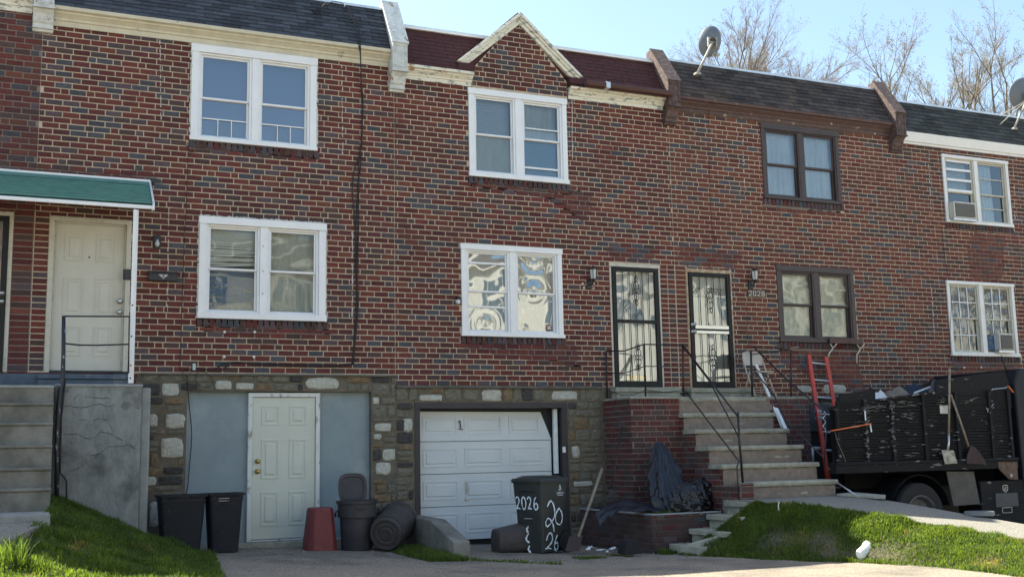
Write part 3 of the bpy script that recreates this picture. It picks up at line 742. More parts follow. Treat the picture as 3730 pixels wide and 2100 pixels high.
# house 0
hs = [D0]; mortar_wall(H0, -4.95, -.002, -1.5, 6.06, hs, 0, .25, 'mortar_grey')
place_bricks(H0, courses(-2.6, -.004, .96, 6.04, hs, 11, stack=((-.25, 0.),)))
cornice(H0, -4.9, -.14, 6.02, 6.27, 'peeling_cream'); roof(H0, -3.0, -.14, 6.27, 7.12, 'shingle_blue', .2, 10, seed=3); shell(H0, -4.95, 0, 7.13)
# house 1
BL = (2.015, 4.625, -1.4, .91)
hs = sb(W1) + sb(LW1) + [D1, BL]
mortar_wall(H1, 0, 4.998, -1.5, 1.15, hs, .001, .25, 'stone_mortar', 'basement_wall'); mortar_wall(H1, 0, 4.998, 1.15, 5.95, hs, 0, .25)
place_bricks(H1, courses(0.004, 4.992, 1.157, 5.93, sb(W1) + sb(LW1) + [D1], 21, stack=((0, .19), (1.23, 1.42)), off=.07))
place_bricks(H1, courses(0.004, 1.36, .95, 1.15, [], 22, off=.07), limit=0)
cornice(H1, .13, 4.90, 5.89, 6.13, 'cream_trim'); roof(H1, .13, 4.90, 6.13, 6.93, 'shingle_blue', .25, 11, seed=5, thick=.010); shell(H1, 0, 5.0, 6.94)
pilaster(H1, -.13, .13, .27, 'peeling_white', 'peeling_white', 7.35)
wh = [rect(*q) for q in ((412, 1038, 468, 1078), (400, 1098, 465, 1152), (374, 1040, 398, 1074), (540, 956, 585, 980), (590, 962, 641, 980), (765, 948, 855, 980), (942, 1160, 985, 1196), (941, 1062, 985, 1086), (1012, 1050, 1038, 1088), (372, 1258, 402, 1330), (938, 1090, 960, 1106))]
stones(H1, 1.40, 5.0, -1.34, 1.15, [(2.0, 4.64, -1.4, .915)], wh, 31)
lc = MB(); lc.box(1.38, 5.0, -.05, .0, 1.128, 1.156); lc.build('stone_ledge', 'sill_stone', H1, bevel=.008)
# house 2
GR = (5.29, 7.82, -1.5, .755)
def gclip(z):
    if z <= 6.06: return (5.0, 9.95)
    t = (7.0 - z) / (7.0 - 6.06)
    return (7.11 - .80 * t, 7.11 + .82 * t) if t > .08 else None
hs = sb(W2) + sb(LW2) + [D3, GR]
mortar_wall(H2, 5.0, 9.918, -1.6, 1.0, hs, .001, .25, 'stone_mortar', 'basement_wall'); mortar_wall(H2, 5.0, 9.918, 1.0, 6.02, hs, 0, .25)
gb = MB(); gb.prism([(6.28, 6.021), (7.96, 6.021), (7.11, 6.99)], 'y', -.038, .25); gb.box(6.28, 7.96, -.038, -.001, 5.727, 6.019); gb.build('gable_wall', 'mortar', H2)
allb = courses(5.002, 9.915, 1.008, 5.9, sb(W2) + sb(LW2) + [D3, (6.27, 7.97, 5.72, 7)], 41, stack=((8.47, 8.66), (9.62, 9.92)), off=.11)
gbk = courses(6.285, 7.955, 5.73, 6.98, [], 43, clip=lambda z: (6.285, 7.955) if z < 6.04 else ((7.11 - .80 * (6.97 - z) / .93, 7.11 + .81 * (6.97 - z) / .93) if z < 6.92 else None))
place_bricks(H2, allb, limit=250); place_bricks(H2, gbk, Y=-.038, limit=50)
cornice(H2, 5.15, 6.27, 5.74, 5.935, 'peeling_cream'); cornice(H2, 7.99, 9.80, 5.735, 5.92, 'peeling_cream', out=.14)
def gskip(x, t):
    w = max(.95 - t * .9, .0); return abs(x - 7.11) < (w if t > .3 else .98)
roof(H2, 5.14, 9.80, 5.93, 6.70, 'shingle_maroon', .30, 10, seed=6, skip=gskip, thick=.003, cut=(6.27, 7.96)); shell(H2, 5.0, 9.92, 6.72)
e = MB(); e.box(5.14, 9.8, .24, .30, 6.68, 6.72); e.build('white_roof_edge', 'white_vinyl', H2)
pilaster(H2, 4.905, 5.145, 0, 'peeling_white', 'peeling_white')
# gable roof block and rake boards
gr = MB(); gr.prism([(6.02, 6.10), (8.24, 6.10), (7.11, 7.10)], 'y', -.02, .95); gr.build('gable_roof', 'shingle_maroon', H2)
for sx in (-1, 1):
    foot = Vector((7.11 + sx * 1.13, 0, 6.085)); top = Vector((7.11, 0, 7.065)); d = (top - foot).normalized(); nn = Vector((-d.z * 1, 0, d.x)) * (1 if sx > 0 else -1)
    if nn.z > 0: nn = -nn
    rk = MB()
    for (o1, o2, y0) in ((0.0, .045, -.145), (.045, .085, -.115), (.085, .14, -.085)):
        a0, a1 = foot + nn * o1, foot + nn * o2; b0 = top + Vector((0, 0, -o1 / abs(d.x))); b1 = top + Vector((0, 0, -o2 / abs(d.x)))
        # cut the foot level
        a0 = a0 + d * (0.02); a1 = a1 + d * ((foot.z - a1.z) / d.z + .02)
        rk.hexa([Vector((a1.x, y0, a1.z)), Vector((b1.x, y0, b1.z)), Vector((b1.x, -.02, b1.z)), Vector((a1.x, -.02, a1.z)), Vector((a0.x, y0, a0.z)), Vector((b0.x, y0, b0.z)), Vector((b0.x, -.02, b0.z)), Vector((a0.x, -.02, a0.z))])
    rk.build('rake_board', 'peeling_cream', H2, bevel=.004)
fl = MB(); fl.hexa([(6.0, -.17, 5.945), (6.27, -.17, 5.945), (6.27, -.03, 5.945), (6.0, -.03, 5.945), (6.02, -.14, 6.075), (6.27, -.14, 6.085), (6.27, -.03, 6.085), (6.02, -.03, 6.075)]); fl.build('roof_flashing', 'shingle_maroon', H2)
fl = MB(); fl.hexa([(7.97, -.16, 5.96), (8.28, -.16, 5.96), (8.28, -.03, 5.96), (7.97, -.03, 5.96), (7.97, -.12, 6.08), (8.22, -.12, 6.075), (8.22, -.03, 6.075), (7.97, -.03, 6.08)]); fl.build('roof_flashing', 'shingle_maroon', H2)
# brown gutter
gt = MB(); prof = [(-.30, 6.0), (-.305, 5.965), (-.28, 5.925), (-.22, 5.905), (-.17, 5.915), (-.165, 6.0), (-.18, 6.0), (-.18, 5.93), (-.22, 5.92), (-.27, 5.94), (-.29, 5.97), (-.29, 6.0)]
gt.prism(prof, 'x', 8.22, 9.86); go = gt.build('gutter', 'gutter_brown', H2)
j = MB(); j.box(8.56, 8.64, -.31, -.16, 5.905, 6.01); j.build('gutter_joint', 'aluminium', go, bevel=.006)
wh = [rect(*q) for q in ((1052, 991, 1115, 1009), (1210, 978, 1262, 1009), (1385, 981, 1455, 1007), (1124, 992, 1190, 1008), (1270, 990, 1320, 1008), (1329, 992, 1372, 1008), (1438, 1120, 1458, 1152), (1440, 1208, 1492, 1224))]
wh2 = wh[:3] + [wh[6], wh[7]]
stones(H2, 5.0, 8.44, -1.5, .995, [(5.275, 7.835, -1.6, .765)], wh2, 33, mats=('stone_grey', 'stone_dark', 'stone_grey', 'stone_grey', 'stone_ochre'), wh=.03)
lc = MB(); lc.box(5.0, 8.46, -.05, .0, .965, 1.006); lc.build('stone_ledge', 'sill_stone', H2, bevel=.008)
# house 3
hs = sb(W3) + sb(LW3) + [D4]
mortar_wall(H3, 9.92, 14.898, -1.9, .28, hs, .003, .25, 'garage_trim', 'basement_wall'); mortar_wall(H3, 9.92, 14.898, .28, .86, hs, .001, .25, 'stone_mortar', 'basement_wall'); mortar_wall(H3, 9.92, 14.898, .86, 5.95, hs, 0, .25)
place_bricks(H3, courses(9.924, 14.895, .868, 5.86, hs, 51, stack=((9.92, 10.13), (11.05, 11.24)), off=.03), mats=[2, 0, 2, 3, 4, 5])
cornice(H3, 10.05, 14.78, 5.755, 5.985, 'brown_trim'); roof(H3, 10.05, 14.78, 5.985, 6.77, 'shingle_brown', .26, 9, seed=8, thick=.012); shell(H3, 9.92, 14.9, 6.78)
pilaster(H3, 9.80, 10.04, -.02, 'brown_cap', 'brown_cap', 6.93)
wh = [rect(*q) for q in ((2003, 968, 2042, 988), (2070, 966, 2128, 990), (2160, 985, 2185, 1000))]
stones(H3, 11.0, 14.9, .30, .845, [], wh, 35, mats=('stone_grey', 'stone_dark'), wh=.08)
lc = MB(); lc.box(11.1, 14.9, -.05, .0, .82, .864); lc.build('stone_ledge', 'sill_stone', H3, bevel=.008)
# house 4
hs = sb(W4) + sb(LW4)
mortar_wall(H4, 14.9, 19.85, -1.9, .795, hs, .001, .25, 'garage_trim', 'basement_wall'); mortar_wall(H4, 14.9, 19.85, .795, 5.9, hs, 0, .25)
place_bricks(H4, courses(14.904, 18.9, .80, 5.66, hs, 61, off=.09), mats=[2, 0, 2, 3, 3, 5])
cornice(H4, 15.02, 19.85, 5.655, 5.865, 'white_vinyl', plain=True, out=.15); roof(H4, 15.02, 19.6, 5.865, 6.60, 'shingle_green', .28, 8, seed=9, thick=.012); shell(H4, 14.9, 19.85, 6.61)
pilaster(H4, 14.78, 15.02, -.05, 'brown_cap', 'brown_cap', 6.93)

for hh, w, sd in ((H1, W1, 1), (H1, LW1, 2), (H2, W2, 3), (H2, LW2, 4), (H3, W3, 5), (H3, LW3, 6), (H4, W4, 7), (H4, LW4, 8)):
    rowlock(hh, w[0] - .015, w[1] + .045, w[2] - SB, w[2] - .004, 0, seed=sd)

def zone(root, pts, seed, m='mortar_dark'):
    r = random.Random(seed); q = [at(u, v, Y=-.0018) for u, v in pts]; P_ = []
    for a, b in zip(q, q[1:] + q[:1]):
        for i in range(8): t_ = i / 8; p = a.lerp(b, t_); P_.append((p.x + r.uniform(-.07, .07), -.0018, p.z + r.uniform(-.045, .045)))
    mb = MB(); k = len(P_); c = sum((Vector(p) for p in P_), Vector()) / k; mb.v = P_ + [tuple(c)]; mb.f = [[i, (i + 1) % k, k] for i in range(k)]; mb.m = [0] * k
    mb.build('sooty_mortar', m, root)
zone(H1, [(60, 415), (380, 432), (420, 462), (250, 446), (60, 440)], 1, 'mortar_grey'); zone(H1, [(470, 362), (800, 388), (800, 402), (600, 390), (470, 378)], 2, 'mortar_grey')
zone(H1, [(505, 812), (825, 818), (830, 850), (510, 838)], 3, 'mortar_grey'); zone(H2, [(1165, 856), (1440, 862), (1455, 925), (1330, 905), (1170, 872)], 4, 'mortar_grey')
zone(H2, [(1185, 458), (1432, 474), (1490, 490), (1475, 560), (1400, 500), (1185, 470)], 5, 'mortar_grey'); zone(H2, [(1525, 612), (1660, 625), (1640, 655), (1530, 650)], 6, 'mortar_grey')
zone(H3, [(1700, 610), (1860, 640), (1850, 672), (1720, 668)], 7, 'mortar_grey'); zone(H3, [(1960, 868), (2160, 866), (2175, 985), (2090, 980), (1965, 905)], 8, 'mortar_grey')
zone(H4, [(2450, 585), (2530, 590), (2525, 700), (2455, 705), (2430, 640)], 9, 'mortar_grey'); zone(H4, [(2395, 905), (2565, 910), (2560, 945), (2400, 935)], 10, 'mortar_grey'); zone(H3, [(1925, 512), (2118, 525), (2115, 540), (1925, 530)], 11, 'mortar_grey')
def caulk_edge(root, w, sides, seed):
    r = random.Random(seed); mb = MB()
    for sd in sides:
        n_ = int(((w[3] - w[2]) if sd in 'LR' else (w[1] - w[0])) / .035)
        for i in range(n_):
            t_ = (i + .5) / n_; g_ = r.uniform(.006, .017)
            if r.random() < .12: continue
            if sd in 'LR': x = (w[0] - .008 if sd == 'L' else w[1] + .008) + r.uniform(-.005, .005); z = lerp(w[2], w[3], t_); mb.box(x - g_, x + g_, -.022 - r.uniform(0, .01), 0, z - .018, z + .017)
            else: z = w[3] + .010 + r.uniform(-.004, .006); x = lerp(w[0], w[1], t_); mb.box(x - .018, x + .018, -.022 - r.uniform(0, .012), 0, z - g_, z + g_)
    mb.build('caulk_bead', 'caulk', root)
caulk_edge(H1, W1, 'L', 1); caulk_edge(H1, LW1, 'LRT', 2); caulk_edge(H1, W1, 'R', 3)
# ---- windows
# house 1 upper: storm sashes with a low rail and three lights
wo, bx = window(H1, *W1, 'white_vinyl', 'white_vinyl', cw=.10, mull=.10, zmid=.47, gl='glass_blue', head=.115, sill=.055)
for b in bx:
    zz = lerp(b[2], b[3], .48)
    MB().box(b[0], b[1], .040, .054, zz - .008, zz + .008).build('muntin', 'white_vinyl', wo)
    for t in (.355, .66): x = lerp(b[0], b[1], t); MB().box(x - .006, x + .006, .038, .050, b[2] + .02, zz).build('muntin', 'white_vinyl', wo)
    q = MB(); q.quad((lerp(b[0], b[1], .36), .12, b[2]), (lerp(b[0], b[1], .65), .12, b[2]), (lerp(b[0], b[1], .65), .12, zz), (lerp(b[0], b[1], .36), .12, zz)); q.build('dark_backing', 'room_dark', wo)
    q = MB(); q.quad((b[0] - .02, .20, b[2]), (b[1] + .02, .20, b[2]), (b[1] + .02, .20, b[4]), (b[0] - .02, .20, b[4])); q.build('sky_tint_backing', 'backing_sky_blue', wo)  # added sheet whose colour carries the sky reflection behind the panes
# house 1 lower
wo, bx = window(H1, *LW1, 'white_vinyl', 'white_vinyl', cw=.10, mull=.105, zmid=.5, gl='glass_thin', head=.105, sill=.085, proj=.045)
blinds(wo, bx[0][0] - .02, bx[0][1] + .02, bx[0][3] + .02, bx[0][4], sag=.06, seed=2)
blinds(wo, bx[0][0] - .02, bx[0][1] + .02, bx[0][2] + .1, bx[0][3], y=.20, m='backing_sky_blue', sag=.09, seed=5)
curtain(wo, bx[0][0] - .02, bx[0][1] + .02, bx[0][2], bx[0][3] + .05, y=.24, m='curtain_grey', seed=5)
curtain(wo, bx[1][0] - .02, bx[1][1] + .02, bx[1][2], bx[1][4], y=.15, m='curtain_grey', seed=3, wl_=.11)
for z in (2.30, 2.62, 2.98):
    MB().tube([((LW1[0] + LW1[1]) / 2 - .012, -.040, z), ((LW1[0] + LW1[1]) / 2 - .012, -.044, z)], .008, 8).build('screw_cap', 'storm_frame', wo)
# house 2 upper
wo, bx = window(H2, *W2, 'white_vinyl', 'white_vinyl', cw=.085, mull=.12, zmid=.5, gl='glass_plain', head=.10, sill=.07)
blinds(wo, bx[0][0] - .02, bx[0][1] + .02, bx[0][3], bx[0][4], m='blind_blue', seed=3)
crumple(wo, bx[0][0] - .02, bx[0][1] + .02, bx[0][2], bx[0][3] + .02, y=.10, m='curtain_grey', amp=.012, seed=3, name='curtain')
b = bx[1]; muntins(wo, b, b[3], b[4], 1, 1, .018, 'white_vinyl', .02, zs=[lerp(b[3], b[4], .30)]); muntins(wo, b, b[2], b[3], 1, 1, .048, 'white_vinyl', .03, zs=[lerp(b[2], b[3], .24)])
curtain(wo, b[0] - .02, b[1] + .02, b[3], b[4], y=.14, m='curtain_grey', seed=9)
crumple(wo, b[0] - .02, b[1] + .02, b[3] + .02, lerp(b[3], b[4], .28), y=.10, m='curtain_blue', seed=8, name='curtain')
q = MB(); q.quad((b[0] - .02, .11, b[2]), (b[1] + .02, .11, b[2]), (b[1] + .02, .11, b[3]), (b[0] - .02, .11, b[3])); q.build('blue_shade', mat('shade_blue', (.11, .25, .42), (.14, .28, .44), .35, 2), wo)
# house 2 lower
wo, bx = window(H2, *LW2, 'white_vinyl', 'white_vinyl', cw=.08, mull=.10, zmid=.5, gl='glass_rings', head=.09, sill=.06)
b = bx[0]; muntins(wo, b, b[3], b[4], 1, 1, .016, 'white_vinyl', .03, zs=[lerp(b[3], b[4], .72)]); muntins(wo, b, b[2], b[3], 1, 1, .046, 'white_vinyl', .03, zs=[lerp(b[2], b[3], .62)])
for b in bx: curtain(wo, b[0] - .02, b[1] + .02, b[2], b[4], y=.16, m='curtain_grey', seed=4)
b = bx[1]; s_ = MB(); s_.lathe([(0, 0), (.055, 0), (.055, .003), (0, .003)], (b[1] - .075, .062, b[2] + .09), 18, (0, -1, 0)); so_ = s_.build('round_sticker', mat('sticker_red', (.16, .03, .025), None, .5), wo)
s_ = MB(); s_.box(b[1] - .11, b[1] - .04, .0555, .0575, b[2] + .068, b[2] + .086); s_.box(b[1] - .10, b[1] - .085, .0555, .0575, b[2] + .092, b[2] + .12); s_.box(b[1] - .07, b[1] - .052, .0555, .0575, b[2] + .092, b[2] + .122); s_.build('sticker_print', 'white_paint', wo)
# house 3
wo, bx = window(H3, *W3, 'brown_frame', 'brown_frame', cw=.075, mull=.085, zmid=.48, gl='glass_plain', head=.11, sill=.05, proj=.02, jw=.03, sw=.035)
for k, b in enumerate(bx): curtain(wo, b[0] - .03, b[1] + .03, b[2], b[4], y=.13, seed=12 + k, amp=.02, wl_=.12, gather=.05)
wo, bx = window(H3, *LW3, 'brown_frame', 'brown_frame', cw=.085, mull=.10, zmid=.5, gl='glass_thin', head=.10, sill=.07, proj=.02, jw=.03, sw=.035)
for k, b in enumerate(bx): crumple(wo, b[0] - .03, b[1] + .03, b[2], b[4], y=.115, seed=20 + k, amp=.016)
# house 4
wo, bx = window(H4, *W4, 'white_paint', 'frame_cream', cw=.07, mull=.09, zmid=.46, gl='glass_plain', head=.06, sill=.06)
b = bx[0]; muntins(wo, b, b[3], b[4], 1, 1, .012, 'white_vinyl', .045, zs=[lerp(b[3], b[4], t) for t in (.05, .38, .70, .97)])
blinds(wo, b[0], b[1], b[3], b[4], m='blind_blue', seed=7)
b2 = bx[1]; muntins(wo, b2, b2[3], b2[4], 1, 2, .014, 'frame_cream', .02); muntins(wo, b2, b2[2], b2[3], 1, 2, .046, 'frame_cream', .02)
curtain(wo, b2[0] - .02, b2[0] + .45, b2[2], b2[4], y=.15, seed=30)
AC1 = (b[0] + .03, b[1] + .02, b[2] + .0)
wo, bx = window(H4, *LW4, 'white_paint', 'frame_cream', cw=.07, mull=.10, zmid=.5, gl='glass_wavy', head=.06, sill=.07)
for b in bx:
    muntins(wo, b, b[3], b[4], 3, 2, .020, 'white_vinyl', .016)
b = bx[0]; muntins(wo, b, b[2], b[3], 3, 2, .050, 'white_vinyl', .016); b2 = bx[1]; muntins(wo, b2, b2[2] + .36, b2[3], 3, 1, .050, 'white_vinyl', .016)
for b in bx: curtain(wo, b[0] - .02, b[1] + .02, b[3] - .2, b[4], y=.22, m='backing_sky_blue', seed=31)
AC2 = (b2[0], b2[1], b2[2])
def air_conditioner(x0, x1, z0, h, label, yf=-.17):
    t = thing('air_conditioner', label, 'air conditioner', ((x0 + x1) / 2, -.1, z0), 'window air conditioners')
    MB().box(x0, x1, yf + .02, .12, z0 + .02, z0 + h).build('casing', 'ac_white', t, bevel=.012)
    g = MB()
    for i in range(15): z = z0 + .05 + i * (h - .08) / 15; g.box(x0 + .035, x1 - .035, yf + .004, yf + .014, z, z + .010)
    for i in range(7): x = lerp(x0 + .04, x1 - .04, i / 6); g.box(x - .003, x + .003, yf + .0005, yf + .006, z0 + .045, z0 + h - .035)
    g.build('grille', 'ac_grille', t)
    MB().box(x0 + .03, x1 - .03, yf + .016, yf + .019, z0 + .04, z0 + h - .03).build('grille_back', 'room_dark', t)
    b_ = MB(); b_.box(x0 - .02, x1 + .02, yf + .03, .03, z0 - .03, z0 + .015); b_.build('support_bracket', 'aluminium', t)
    return t
a1 = atn(3476, 731, Y=-.17); a2 = atn(3560, 800, Y=-.17)
t = air_conditioner(a1.x, a2.x, a2.z, a1.z - a2.z, 'box air conditioner sticking out of the upper right-hand house window')
a1 = atn(3642, 1212, Y=-.17); a2 = atn(3697, 1278, Y=-.17)
t = air_conditioner(a1.x, a2.x, a2.z, a1.z - a2.z, 'box air conditioner sticking out of the lower gridded window')
sp_ = MB(); q0 = atn(3598, 1222, Y=-.02); q1 = atn(3625, 1275, Y=-.02); sp_.box(q0.x, q1.x, -.02, .01, q1.z, q0.z); sp_.build('blue_side_filler', mat('filler_blue', (.03, .09, .2), (.35, .3, .12), .6, 30, .58, .6), t)

# ---- doors of house 1 and 0, awning
def door_frame(root, d, m, w=.065, y=-.012, name='door_frame', label=None):
    f = MB(); f.box(d[0], d[0] + w, y, .16, d[2], d[3] - w); f.box(d[1] - w, d[1], y, .16, d[2], d[3] - w); f.box(d[0], d[1], y, .16, d[3] - w, d[3])
    f.box(d[0] + w, d[0] + w + .02, .03, .16, d[2], d[3] - w); f.box(d[1] - w - .02, d[1] - w, .03, .16, d[2], d[3] - w); f.box(d[0] + w, d[1] - w, .03, .16, d[3] - w - .02, d[3] - w)
    return f.build(name, m, root, bevel=.005, label=label)
door_frame(H1, D1, 'frame_cream')
do = panel_door(H1, D1[0] + .07, D1[1] - .07, D1[2] + .03, D1[3] - .07, .075, 'door_cream', knobs=((D1[1] - .125, 2.13, 'steel'), (D1[1] - .125, 1.98, 'steel')), label='cream six-panel front door')
MB().lathe([(0, 0), (.012, 0), (.010, .006), (0, .006)], (.70, .074, 2.72), 10, (0, -1, 0)).build('peephole', 'storm_frame', do)
MB().box(D1[0], D1[1], .0, .16, D1[2], D1[2] + .03).build('door_threshold', 'crack', H1)
room(H1, .2, 1.2, 1.2, 3.2, .125, .6)
def security_door(root, d, bars, cx, label, knob_left=None, mid=.56, band=.05, y=-.03, scroll=((.72, 1.0), (.25, .7)), glassm='glass_door'):
    f = MB(); w = .075; x0, x1, z0, z1 = d; zm = lerp(z0, z1, mid)
    f.box(x0, x0 + w, y, y + .04, z0, z1); f.box(x1 - w, x1, y, y + .04, z0, z1); f.box(x0 + w, x1 - w, y, y + .04, z1 - w * .9, z1); f.box(x0 + w, x1 - w, y, y + .04, z0, z0 + w * 1.3)
    f.box(x0 + w, x1 - w, y, y + .04, zm - band / 2, zm + band / 2)
    do = f.build('security_door', 'storm_frame', root, bevel=.004, label=label)
    a, b = x0 + w, x1 - w
    for i in range(1, bars + 1):
        x = lerp(a, b, i / (bars + 1)); MB().tube([(x, y + .004, z0 + w), (x, y + .004, z1 - w * .9)], .0075, 6).build('bar', 'black_iron', do, smooth=True)
    def scrl(zc, s=1.):
        k = MB(); xc = lerp(a, b, cx)
        for sx in (-1, 1):
            for sz in (-1, 1):
                pts = [(xc + sx * (.006 + .036 * math.sin(t)) * s, y - .006, zc + sz * s * (.02 + .05 * t / 3.0 + .03 * (1 - math.cos(t)))) for t in frange(0, 4.2, .35)]
                k.tube(pts, .006, 5)
                pts = [(xc + sx * s * (.05 - .022 * math.cos(t * 1.1) * (1 - t / 9)), y - .006, zc + sz * s * (.015 + .03 * math.sin(t * 1.1) * (1 - t / 9))) for t in frange(0, 5, .35)]
                k.tube(pts, .005, 5)
                pts = [(xc + sx * s * .022 * math.sin(t), y - .006, zc + sz * s * (.13 + .09 * t / 3.14)) for t in frange(0, 3.14, .3)]
                k.tube(pts, .006, 5)
        k.build('iron_scroll', 'black_iron', do, smooth=True)
    for zc, s_ in scroll: scrl(lerp(z0, z1, zc), s_)
    for (s0, s1) in ((z0 + w * 1.3, zm - band / 2), (zm + band / 2, z1 - w * .9)):
        g = MB(); g.quad((a, y + .03, s0), (b, y + .03, s0), (b, y + .03, s1), (a, y + .03, s1)); g.build('pane', glassm, do)
    if knob_left:
        for z in knob_left: MB().lathe([(0, 0), (.036, 0), (.036, .01), (.016, .016), (.015, .045), (.03, .055), (.032, .07), (0, .078)], (x0 + w * .5, y, z), 14, (0, -1, 0)).build('knob', 'steel', do, smooth=True)
    return do
door_frame(H0, D0, 'frame_cream')
do = security_door(H0, (D0[0] + .05, D0[1] - .05, D0[2], D0[3] - .06), 5, .5, 'black iron security door', mid=.5)
for z in (2.17, 2.06): MB().lathe([(0, 0), (.036, 0), (.036, .01), (.016, .016), (.015, .045), (.03, .055), (.032, .07), (0, .078)], (D0[1] - .10, -.03, z), 14, (0, -1, 0)).build('knob', 'steel', do, smooth=True)
MB().box(D0[0] + .06, D0[1] - .06, .08, .12, D0[2], D0[3] - .06).build('inner_door', 'door_white_in', H0)
# house 2 and 3 security doors
do = security_door(H2, (8.70, 9.58, 1.0, 2.97), 5, .5, 'black barred storm door with wreath behind it', mid=.545, scroll=((.80, 1.15), (.245, 1.0)), band=.055)
fr = MB(); fr.box(8.655, 9.625, -.02, .12, 2.975, 3.03); fr.box(9.585, 9.62, -.012, .12, 1.0, 2.97); fr.box(8.66, 8.695, -.012, .12, 1.0, 2.97); fr.build('door_frame', 'frame_cream', H2, bevel=.004)
MB().box(8.66, 9.62, .10, .14, .99, 3.0).build('inner_door', 'door_white_in', H2)
wr = MB()
for i in range(150):
    t = i / 150 * 6.283; c = Vector((9.14 + .16 * math.cos(t) + R.uniform(-.03, .03), .07 + R.uniform(-.03, .02), 2.37 + .19 * math.sin(t) + R.uniform(-.035, .035))); a = Vector((R.uniform(-1, 1), R.uniform(-.4, .4), R.uniform(-1, 1))).normalized() * .03; b_ = Vector((R.uniform(-1, 1), R.uniform(-1, 1), R.uniform(-1, 1))).normalized() * .015
    wr.quad(c - a, c + b_, c + a, c - b_)
wr = wr.build('door_wreath', 'wreath', None); tag(wr, 'dried flower wreath hanging behind the bars of the black storm door', 'wreath')
MB().box(8.95, 9.35, .092, .1, 1.12, 1.20).build('mail_slot', 'brass', H2)
do = security_door(H3, (10.17, 11.01, 1.0, 2.945), 4, .5, 'dark storm door with silver lock band', mid=.50, band=.06, scroll=((.76, 1.0), (.26, 1.0)), knob_left=(2.05, 1.93))
pl = MB(); pl.box(10.26, 10.93, -.035, -.028, 1.985, 2.045); pl.box(10.26, 10.93, -.035, -.028, 1.905, 1.955); pl.build('silver_band', 'steel', do, bevel=.003)
fr = MB(); fr.box(10.13, 11.05, -.02, .12, 2.95, 3.01); fr.box(11.015, 11.05, -.012, .12, 1.0, 2.95); fr.box(10.13, 10.165, -.012, .12, 1.0, 2.95); fr.build('door_frame', mat('frame_tan', (.36, .25, .15), (.5, .46, .38), .7, 8, .5, .6), H3, bevel=.004)
MB().box(10.13, 11.05, .10, .14, .99, 2.96).build('inner_door', 'door_white_in', H3)
gr_ = MB()
for i in range(9):
    x = lerp(10.25, 10.93, (i + .5) / 9); gr_.tube([(x + .03 * math.cos(t), .09, 2.62 + .05 * math.sin(t)) for t in frange(0, 6.28, .7)], .007, 5)
gr_.box(10.22, 10.95, .085, .095, 2.68, 2.70); gr_.box(10.22, 10.95, .085, .095, 2.54, 2.56); gr_.build('door_light_grille', 'dish_grey', H3)

# awning over the left doors
aw = thing('awning', 'green ribbed metal awning with white edge over the left front doors', 'awning', (1.42, -.5, 3.2))
n = 8; pts = []
A0, A1 = Vector((0, -.0, 3.80)), Vector((0, -.93, 3.27))
pf = [(0, 0)]; 
prof = []
for i in range(n):
    t0 = .20 + .78 * i / n; t1 = .20 + .78 * (i + .55) / n; t2 = .20 + .78 * (i + .99) / n
    for t, h in ((t0, -.004), (t0 + .066, .050), (t0 + .082, .044), (t0 + .090, -.004)): prof.append((t, h))
prof = [(0, .012), (.18, .012)] + prof + [(.99, 0)]
nn = Vector((0, -.53, .93)).normalized(); nn = Vector((0, -(3.80 - 3.27), .93)).normalized()
rows_ = []
mat('green_groove_shade', (.006, .040, .030), (.005, .032, .024), .5, 6)  # shadow lines between the ribs, put into the sheet as darker green
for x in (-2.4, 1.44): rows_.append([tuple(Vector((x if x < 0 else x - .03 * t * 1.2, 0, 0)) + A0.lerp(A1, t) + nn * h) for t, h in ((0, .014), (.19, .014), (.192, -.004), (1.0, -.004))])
sheet(rows_, 'awning_panel', 'green_groove_shade', aw, smooth=False)
rows_ = []
for x in (-2.4, 1.44): rows_.append([tuple(Vector((x if x < 0 else x - .005, 0, 0)) + A0.lerp(A1, t) + nn * h) for t, h in ((0, .0155), (.188, .0155))])
sheet(rows_, 'awning_top_sheet', 'green_metal', aw, smooth=False)
for i in range(8):
    t0 = .225 + .77 * i / 8; t1 = t0 + .050; e0, e1 = A0.lerp(A1, t0), A0.lerp(A1, t1); mb = MB(); xr_ = 1.425 - .03 * t0
    mb.hexa([Vector((-2.4, 0, 0)) + e0, Vector((xr_, 0, 0)) + e0, Vector((xr_, 0, 0)) + e1, Vector((-2.4, 0, 0)) + e1, Vector((-2.4, 0, 0)) + e0 + nn * .022, Vector((xr_, 0, 0)) + e0 + nn * .022, Vector((xr_, 0, 0)) + e1 + nn * .018, Vector((-2.4, 0, 0)) + e1 + nn * .018]); mb.build('awning_rib', 'green_metal', aw, bevel=.004)
tr = MB(); tr.box(-2.4, 1.42, -.965, -.93, 3.215, 3.262); tr.build('front_trim', 'white_vinyl', aw, bevel=.004)
tr = MB(); tr.hexa([(1.405, -.96, 3.20), (1.43, -.96, 3.20), (1.46, 0, 3.60), (1.435, 0, 3.60), (1.405, -.96, 3.30), (1.43, -.96, 3.30), (1.46, 0, 3.83), (1.435, 0, 3.83)]); tr.build('side_trim', 'white_vinyl', aw, bevel=.004)
tr = MB(); tr.box(-2.4, 1.45, -.03, -.0, 3.79, 3.83); tr.build('wall_flashing', 'white_vinyl', aw)
ps = MB(); ps.box(1.17, 1.215, -.95, -.90, .955, 3.2); ps.box(1.215, 1.235, -.94, -.91, .955, 3.2); po = ps.build('post', 'white_vinyl', aw, bevel=.004)
for z in (1.02, 1.18, 1.55, 1.95): MB().lathe([(0, 0), (.011, 0), (.009, .006), (0, .006)], (1.192, -.95, z), 8, (0, -1, 0)).build('bolt', 'storm_frame', po)

